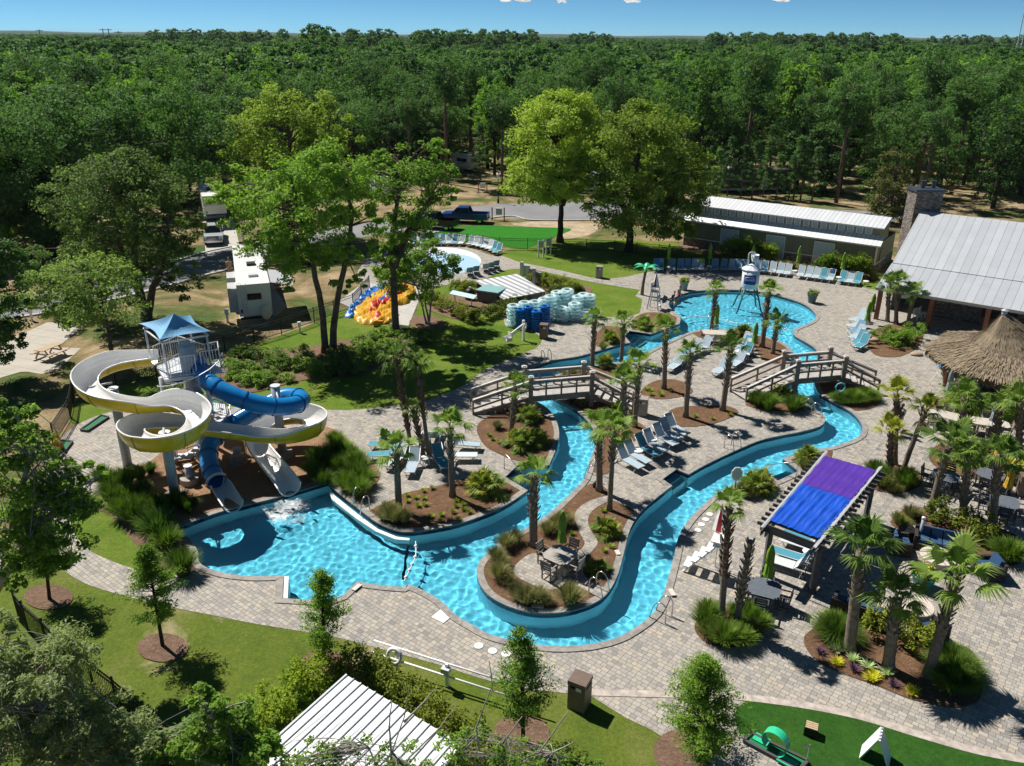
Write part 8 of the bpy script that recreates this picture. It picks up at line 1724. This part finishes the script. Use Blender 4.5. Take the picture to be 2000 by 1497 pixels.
b = g(905, 596); t = thing('teal_awning_frame', 'long teal sheet leaning beside the filter tank', 'panel', (b.x, b.y, 0), R(-35)); m = MB(); m.box((0, 0, .9), (2.6, .5, .05), 0, R(25)); m.build('sheet', plain('teal_lid', (.22, .42, .42), .5), t); m = MB(); m.box((-.9, 0, .42), (.06, .06, .84)); m.box((.9, 0, .42), (.06, .06, .84)); m.build('support', M_GREY, t)
# two-post notice frames on the lawn
for u, v, lb in ((1056, 503, 'pale two-post notice frame on the lawn, left of two'), (1071, 498, 'pale two-post notice frame on the lawn, right of two')):
    b = g(u, v); t = thing('notice_frame', lb, 'sign', b, R(25)); 
    for s in (-1, 1): m = MB(); m.box((s * .28, 0, .9), (.1, .1, 1.8)); m.build('post', M_LGREY, t)
    m = MB(); m.box((0, 0, 1.35), (.5, .06, .7)); m.build('board', plain('grey_board', (.35, .40, .38), .6), t)
b = g(973, 431); t = thing('utility_box', 'grey cabinet between two brown posts by the road', 'utility box', b, R(-5))
for s in (-1, 1): m = MB(); m.box((s * .75, 0, .8), (.13, .13, 1.6)); m.build('post', M_BRWOOD, t)
m = MB(); m.box((.1, .1, 1.1), (.75, .3, .8)); m.build('cabinet', M_LGREY, t)
b = g(943, 376); t = thing('white_meter_box', 'white box on brown posts beyond the road', 'utility box', b)
for s in (-1, 1): m = MB(); m.box((s * .6, 0, .7), (.12, .12, 1.4)); m.build('post', M_BRWOOD, t)
m = MB(); m.box((0, -.05, 1.0), (.8, .3, .7)); m.build('cabinet', M_WHITE, t)
b = g(973, 397); t = thing('street_lamp', 'black lantern street lamp beside the road', 'street lamp', b); m = MB(); m.lathe([(.16, 0), (.12, .5), (.06, .6), (.05, 3.4)], 10); m.build('post', M_BLACK, t, True); m = MB(); m.lathe([(.1, 3.4), (.2, 3.75), (.22, 3.8), (.03, 4.05)], 8); m.build('lantern', M_LGREY, t)
# signs by the river: octagonal board
b = g(1434, 965); t = thing('octagonal_sign', 'small pale octagonal rule sign beside the pergola palmetto', 'sign', b); m = MB(); m.box((0, 0, .45), (.06, .06, .9)); m.build('post', M_WOOD, t); m = MB(); m.lathe([(.30, -.02), (.30, .02)], 8, a0=R(22.5), sy=1.35); m.moved(Matrix.Translation((0, -.05, 1.15)) @ Matrix.Rotation(R(90), 4, 'X')); bd = m.build('board', M_WHITE, t); m = MB()
m.lathe([(.25, .021), (.25, .026)], 8, a0=R(22.5), sy=1.35); m.moved(Matrix.Translation((0, -.05, 1.15)) @ Matrix.Rotation(R(90), 4, 'X')); m.build('green_field', plain('sign_green', (.25, .42, .36), .6), bd)
b = g(1636, 785); t = thing('octagonal_sign', 'turquoise-framed octagonal sign under the right footbridge', 'sign', b); m = MB(); m.box((0, 0, .4), (.06, .06, .8)); m.build('post', M_WOOD, t); m = MB(); m.torus((0, 0, 0), .3, .05, 8, 6); m.moved(Matrix.Translation((0, -.05, 1.0)) @ Matrix.Rotation(R(90), 4, 'X')); m.build('frame', plain('turquoise', (.10, .45, .50), .5), t)
b = g(1836, 722); t = thing('menu_board', 'framed menu board leaning at the corner of the thatched bar', 'sign', (b.x, b.y, .03), R(-70)); m = MB(); m.box((0, 0, .8), (.8, .06, 1.3)); m.build('frame', M_LGREY, t); m = MB(); m.box((0, -.04, .8), (.66, .02, 1.1)); m.build('board', M_GREY, t)
# bar stools
def stool():
    t = thing('bar_stool', 'x', 'bar stool'); m = MB(); m.lathe([(.2, .72), (.21, .75), (.19, .8)], 16); m.build('seat', plain('stool_blue', (.01, .22, .62), .4), t)
    for k in range(4): a = R(45 + 90 * k); m = MB(); m.tube([(.26 * math.cos(a), .26 * math.sin(a), 0), (.14 * math.cos(a), .14 * math.sin(a), .72)], .022, 6); m.build('leg', M_WHITE, t)
    m = MB(); m.torus((0, 0, .28), .21, .015, 14, 5); m.build('footrest', M_WHITE, t); return t
ST = stool(); place(ST, g(1835, 737, .03), .3, 'blue-seated bar stool standing clear of the thatched bar', 'bar stools'); place(ST, g(1843, 744, .03), .9, 'blue-seated bar stool next to the yellowish palm at the bar', 'bar stools')
# chairs and cooler under the pavilion
for i, (u, v, lb) in enumerate(((1790, 626, 'white chair under the pavilion eave, left of two'), (1800, 622, 'white chair under the pavilion eave, right of two'))):
    b = g(u, v); t = thing('patio_chair', lb, 'chair', (b.x, b.y, .03), R(20 + 30 * i)); m = MB(); m.box((0, 0, .44), (.5, .5, .04)); m.build('seat', M_WHITE, t); m = MB(); m.box((0, .24, .7), (.5, .04, .5)); m.build('backrest', M_WHITE, t)
    for sx in (-1, 1):
        for sy in (-1, 1): m = MB(); m.box((sx * .21, sy * .21, .22), (.04, .04, .44)); m.build('leg', M_WHITE, t)
b = g(1770, 606); t = thing('hanging_banner', 'white banner hung under the pavilion eave behind the palms', 'banner', (b.x, b.y, 1.0), R(-10)); m = MB(); m.box((0, 0, .7), (1.2, .03, 1.4)); m.build('sheet', M_PAPER, t); m = MB(); m.tube([(-.65, 0, 1.42), (.65, 0, 1.42)], .02, 6); m.build('rod', M_GREY, t)
# landscape boulders and spot light
for u, v, s, lb in ((1705, 664, .5, 'flat brown rock at the left tip of the pavilion bed'), (1790, 692, .45, 'flat pale stone at the near edge of the pavilion bed')):
    K = np.random.default_rng(int(u)); m = MB(); m.ball((0, 0, 0), (s, s * .7, s * .35), 12, 8); m.v = [tuple(np.array(p) * K.uniform(.88, 1.12)) for p in m.v]; o = m.build('rock', plain('field_stone', (.36, .28, .2), .9, 0, .3), None, True); o.location = g(u, v, .1); tag(o, lb, 'rock')
b = g(1159, 954); t = thing('spot_light', 'small black garden spot light below the thick river palm', 'lamp', b); m = MB(); m.lathe([(.1, 0), (.16, .3)], 12); m.moved(Matrix.Translation((0, 0, .15)) @ Matrix.Rotation(R(50), 4, 'Y')); m.build('housing', M_BLACK, t); m = MB(); m.box((0, 0, .08), (.06, .06, .2)); m.build('stake', M_BLACK, t)
# power line far away and the mast at the right edge
def pylon(label, u, v0, v1, y, name='power_pylon'):
    a = gy(u, v1, y); t = thing(name, label, 'pylon', (a.x, y, 0)); m = MB(); m.box((0, 0, a.z / 2), (y * .0007, y * .0007, a.z)); m.build('mast', M_DGREY, t); m = MB(); m.box((0, 0, a.z * .93), (y * .008 if name == 'power_pylon' else y * .002, y * .0005, y * .0006)); m.build('crossarm', M_DGREY, t)
for u, v1, lb in ((76, 58, 'thin grey pylon far on the left horizon, alone'), (200, 56, 'left one of the pair of distant pylons'), (211, 56, 'right one of the pair of distant pylons'), (231, 61, 'small pylon right of the distant pair'), (357, 58, 'faint pylon left of the horizon centre'), (376, 61, 'faintest short pylon on the horizon')): pylon(lb, u, 70, v1, 1500)
for x0, x1, lb in ((1988, 1999, 'pale radio mast leaning into the right edge of the sky'), (1999, 2006, 'second pale radio mast cut by the right edge')):
    a, b = gy(x0, 90, 420), gy(x1, 30, 420); t = thing('radio_mast', lb, 'mast', (a.x, 420, 0)); m = MB(); m.tube([(0, 0, 0), (b.x - a.x, 0, b.z + 3)], .22, 6); m.build('shaft', M_LGREY, t); m = MB(); m.tube([((b.x - a.x) * .6, 0, b.z * .6 - .2), ((b.x - a.x) * .6, 0, b.z * .6 + .6)], .4, 6); m.build('collar', M_LGREY, t)
# clouds far beyond the horizon
M_CLOUD, t_, n_, b_c = _new('cloud'); tl = t_.nodes.new('ShaderNodeBsdfTranslucent'); tl.inputs[0].default_value = (1, 1, 1, 1); b_c.inputs['Base Color'].default_value = (.95, .95, .95, 1); mx_ = t_.nodes.new('ShaderNodeMixShader'); mx_.inputs[0].default_value = .9; t_.links.new(b_c.outputs[0], mx_.inputs[1]); t_.links.new(tl.outputs[0], mx_.inputs[2]); lw_ = N(t_, 'ShaderNodeLayerWeight', Blend=.3); tp_ = t_.nodes.new('ShaderNodeBsdfTransparent'); m2_ = t_.nodes.new('ShaderNodeMixShader'); t_.links.new(lw_.outputs['Facing'], m2_.inputs[0]); t_.links.new(mx_.outputs[0], m2_.inputs[1]); t_.links.new(tp_.outputs[0], m2_.inputs[2]); t_.links.new(m2_.outputs[0], n_['Material Output'].inputs[0])
for u, v, w in ((1005, 1, 46), (1098, 4, 16), (1232, 4, 26), (1180, -4, 18), (1528, 0, 30), (1490, -4, 20)):
    c = gy(u, v, 9000); k = 9000 / FOC; K = np.random.default_rng(u); m = MB()
    for i in range(9): m.ball((K.uniform(-.42, .42) * w * k, K.uniform(-60, 60), K.uniform(-1, 2) * k), (w * k * K.uniform(.10, .3), 30, k * K.uniform(1.0, 2.6)), 16, 10)
    o = m.build('cloud', M_CLOUD, None, True); o.location = c; o['kind'] = 'structure'
# ------------------------------------------------------------------ people
SKIN = plain('skin', (.45, .25, .17), .6, 0, .06); HAIR = plain('dark_hair', (.03, .02, .015), .7); HAIRB = plain('brown_hair', (.12, .07, .04), .7)
def person(label, loc, rz, J, shirt, legs, hair, scale=1.0, extra=None):
    """J: joints by name; one skinned body, clothes as children"""
    t = thing('person', label, 'person', loc, rz); t.scale = (scale,) * 3
    me = bpy.data.meshes.new('body'); names = list(J); idx = {n: i for i, n in enumerate(names)}
    E = [(a, b) for a, b in (('pelvis', 'waist'), ('waist', 'chest'), ('chest', 'neck'), ('neck', 'chin'), ('chin', 'crown'), ('chest', 'shl'), ('shl', 'ell'), ('ell', 'wrl'), ('wrl', 'hal'), ('chest', 'shr'), ('shr', 'elr'), ('elr', 'wrr'), ('wrr', 'har'), ('pelvis', 'hil'), ('hil', 'knl'), ('knl', 'anl'), ('anl', 'tol'), ('pelvis', 'hir'), ('hir', 'knr'), ('knr', 'anr'), ('anr', 'tor')) if a in J and b in J]
    rad = dict(pelvis=.125, waist=.115, chest=.14, neck=.055, chin=.075, crown=.085, shl=.06, shr=.06, ell=.042, elr=.042, wrl=.028, wrr=.028, hal=.032, har=.032, hil=.09, hir=.09, knl=.058, knr=.058, anl=.038, anr=.038, tol=.03, tor=.03)
    me.from_pydata([J[n] for n in names], [(idx[a], idx[b]) for a, b in E], []); o = bpy.data.objects.new('body', me); COL.objects.link(o); o.parent = t; me.materials.append(SKIN); md = o.modifiers.new('skin', 'SKIN')
    if not me.skin_vertices: me.attributes.new('skin_vertex', 'FLOAT', 'POINT') if False else None
    bpy.context.view_layer.objects.active = o
    sv = me.skin_vertices
    if len(sv) == 0:
        bm_ = __import__('bmesh').new(); bm_.from_mesh(me); bm_.verts.layers.skin.verify(); bm_.to_mesh(me); bm_.free(); sv = me.skin_vertices
    for n in names: r = rad[n]; sv[0].data[idx[n]].radius = (r, r)
    sv[0].data[idx['pelvis']].use_root = True; o.modifiers.new('sub', 'SUBSURF').levels = 1; o.modifiers['sub'].render_levels = 1
    def V(n): return Vector(J[n])
    m = MB(); m.ball(V('crown') + Vector((0, .015, .03)), (.098, .108, .10), 12, 8); m.build('hair', hair, t, True)
    if shirt: m = MB(); m.tube([V('pelvis') + (V('waist') - V('pelvis')) * .1, V('waist'), V('chest'), V('chest').lerp(V('neck'), .6)], [.15, .145, .165, .11], 12); [m.tube([V('sh' + s), V('sh' + s).lerp(V('el' + s), .75)], [.085, .068], 8) for s in 'lr']; m.build('shirt', shirt, t, True)
    if legs: m = MB(); m.tube([V('pelvis') + Vector((0, 0, -.06)), V('pelvis').lerp(V('waist'), .4)], [.15, .15], 12); [m.tube([V('hi' + s), V('hi' + s).lerp(V('kn' + s), .75)], [.115, .095], 8) for s in 'lr']; m.build('shorts', legs, t, True)
    return t
STAND = dict(pelvis=(0, 0, .95), waist=(0, 0, 1.1), chest=(0, 0, 1.33), neck=(0, .0, 1.5), chin=(0, -.02, 1.58), crown=(0, 0, 1.68), shl=(-.19, 0, 1.42), ell=(-.25, .03, 1.13), wrl=(-.24, -.06, .9), hal=(-.24, -.09, .8), shr=(.19, 0, 1.42), elr=(.25, .04, 1.13), wrr=(.23, -.05, .9), har=(.23, -.08, .8), hil=(-.1, 0, .88), knl=(-.11, -.06, .48), anl=(-.11, .04, .08), tol=(-.12, -.14, .04), hir=(.1, 0, .88), knr=(.12, .02, .48), anr=(.12, .1, .08), tor=(.13, -.08, .04))
SIT = dict(pelvis=(0, 0, .12), waist=(0, .03, .28), chest=(0, -.04, .5), neck=(0, -.1, .66), chin=(0, -.15, .73), crown=(0, -.15, .83), shl=(-.19, -.04, .58), ell=(-.24, -.12, .33), wrl=(-.16, -.3, .2), hal=(-.14, -.38, .19), shr=(.19, -.04, .58), elr=(.26, .02, .32), wrr=(.24, .06, .08), har=(.24, .06, .02), hil=(-.1, -.05, .12), knl=(-.12, -.42, .16), anl=(-.12, -.5, -.22), tol=(-.12, -.6, -.26), hir=(.1, -.05, .12), knr=(.12, -.42, .16), anr=(.12, -.5, -.22), tor=(.12, -.6, -.26))
C_RED = plain('red_shorts', (.45, .02, .05), .7); C_PINK = plain('pink_cloth', (.7, .12, .22), .7); C_NAVY = plain('navy_cloth', (.01, .02, .06), .8); C_DEN = plain('pale_denim', (.35, .42, .52), .8); C_TAN = plain('tan_cloth', (.4, .28, .18), .8); C_WH = plain('white_cloth', (.7, .7, .7), .8); C_BLU = plain('blue_cloth', (.03, .12, .5), .7)
q = g(1325, 580); person('tanned shirtless person in red shorts sitting on the rim of the beach pool', (q.x, q.y, .1), R(35), SIT, None, C_RED, HAIRB)
q = g(1314, 588); person('person in a navy swimsuit sitting on the rim left of the one in red', (q.x, q.y, .1), R(60), SIT, C_NAVY, C_PINK, HAIR, .85)
q = g(1317, 603); t = person('child in a yellow float vest at the left edge of the beach pool', (q.x, q.y, -.28), R(80), STAND, plain('yellow_vest', (.75, .5, .03), .6), C_BLU, HAIRB, .6)
q = g(1749, 850); person('person in a navy top and pale shorts walking behind the brown-topped palm', (q.x, q.y, .03), R(200), STAND, C_NAVY, C_DEN, HAIR)
q = g(1753, 843); person('person in a white shirt beside the one in navy behind the palm', (q.x, q.y, .03), R(190), STAND, C_WH, C_DEN, HAIR, .97)
q = g(450, 541); person('person in tan clothes standing by the left front of the travel trailer', (q.x, q.y, .02), R(30), STAND, C_TAN, C_TAN, HAIRB)
# towels over some lounger backs
def towel(lg, mat, label, w=.24):
    m = MB(); P = [(.42, .665), (.58, .86), (.735, 1.0), (.765, .99), (.76, .8), (.755, .58)]; rr = random.Random(label)
    X_ = [-w, -w * .4, w * .3, w]
    for i in range(5):
        for j in range(3): q = lambda a, b: (X_[a] + .02 * math.sin(b * 2.1 + a), P[b][0] + .015 * math.cos(a * 2), P[b][1] + .012 + .008 * math.sin(a * 3 + b)); m.quad(q(j, i), q(j + 1, i), q(j + 1, i + 1), q(j, i + 1))
    o = m.build('beach_towel', mat, None, True); o.location = lg.location; o.rotation_euler = lg.rotation_euler; tag(o, label, 'towel')
towel(BROW[0], plain('towel_blue', (.05, .22, .6), .9, 0, .4, 9.0), 'blue and white towel on the leftmost lounger behind the beach pool'); towel(BROW[1], plain('towel_sky', (.2, .42, .62), .9, 0, .5, 7.0), 'pale blue towel on the second lounger behind the beach pool'); towel(BROW[21], plain('towel_navy', (.02, .06, .16), .9, 0, .3, 7.0), 'dark towel on a lounger near the right end of the beach row'); towel(BROW[6], plain('towel_lime', (.32, .38, .05), .9, 0, .3, 7.0), 'yellow-green towel on a shaded lounger of the beach row')
drop_protos()
HAZE = 0.000045
# ------------------------------------------------------------------ distance
hm = MB(); K = np.random.default_rng(3)
for y0, h0 in ((5200, 24), (7600, 34)):
    n = 160; V0 = []
    for i in range(n + 1):
        x = (-0.8 + 1.6 * i / n) * y0; h = h0 + 5 * math.sin(i * .21 + y0) + 3 * math.sin(i * .53) + K.uniform(0, 1.2); V0 += [(x, y0 - 500, 0), (x, y0 + K.uniform(-30, 30), h), (x, y0 + 900, 0)]
    hm.add(V0, [f for i in range(n) for f in ((i * 3, i * 3 + 3, i * 3 + 4, i * 3 + 1), (i * 3 + 1, i * 3 + 4, i * 3 + 5, i * 3 + 2))])
hm.build('hills', plain('wooded_hill', (0.035, 0.07, 0.02), .95, 0, .4, .02, .1))['kind'] = 'structure'
if HAZE:
    m, t, n, b = _new('haze_air'); n.remove(b); pv = t.nodes.new('ShaderNodeVolumePrincipled'); pv.inputs['Density'].default_value = HAZE; pv.inputs['Color'].default_value = (.72, .86, 1, 1)
    t.links.new(pv.outputs[0], n['Material Output'].inputs['Volume']); hz = MB(); hz.box((0, 5000, 21), (22000, 11000, 46)); hb = hz.build('haze', m); hb['kind'] = 'stuff'
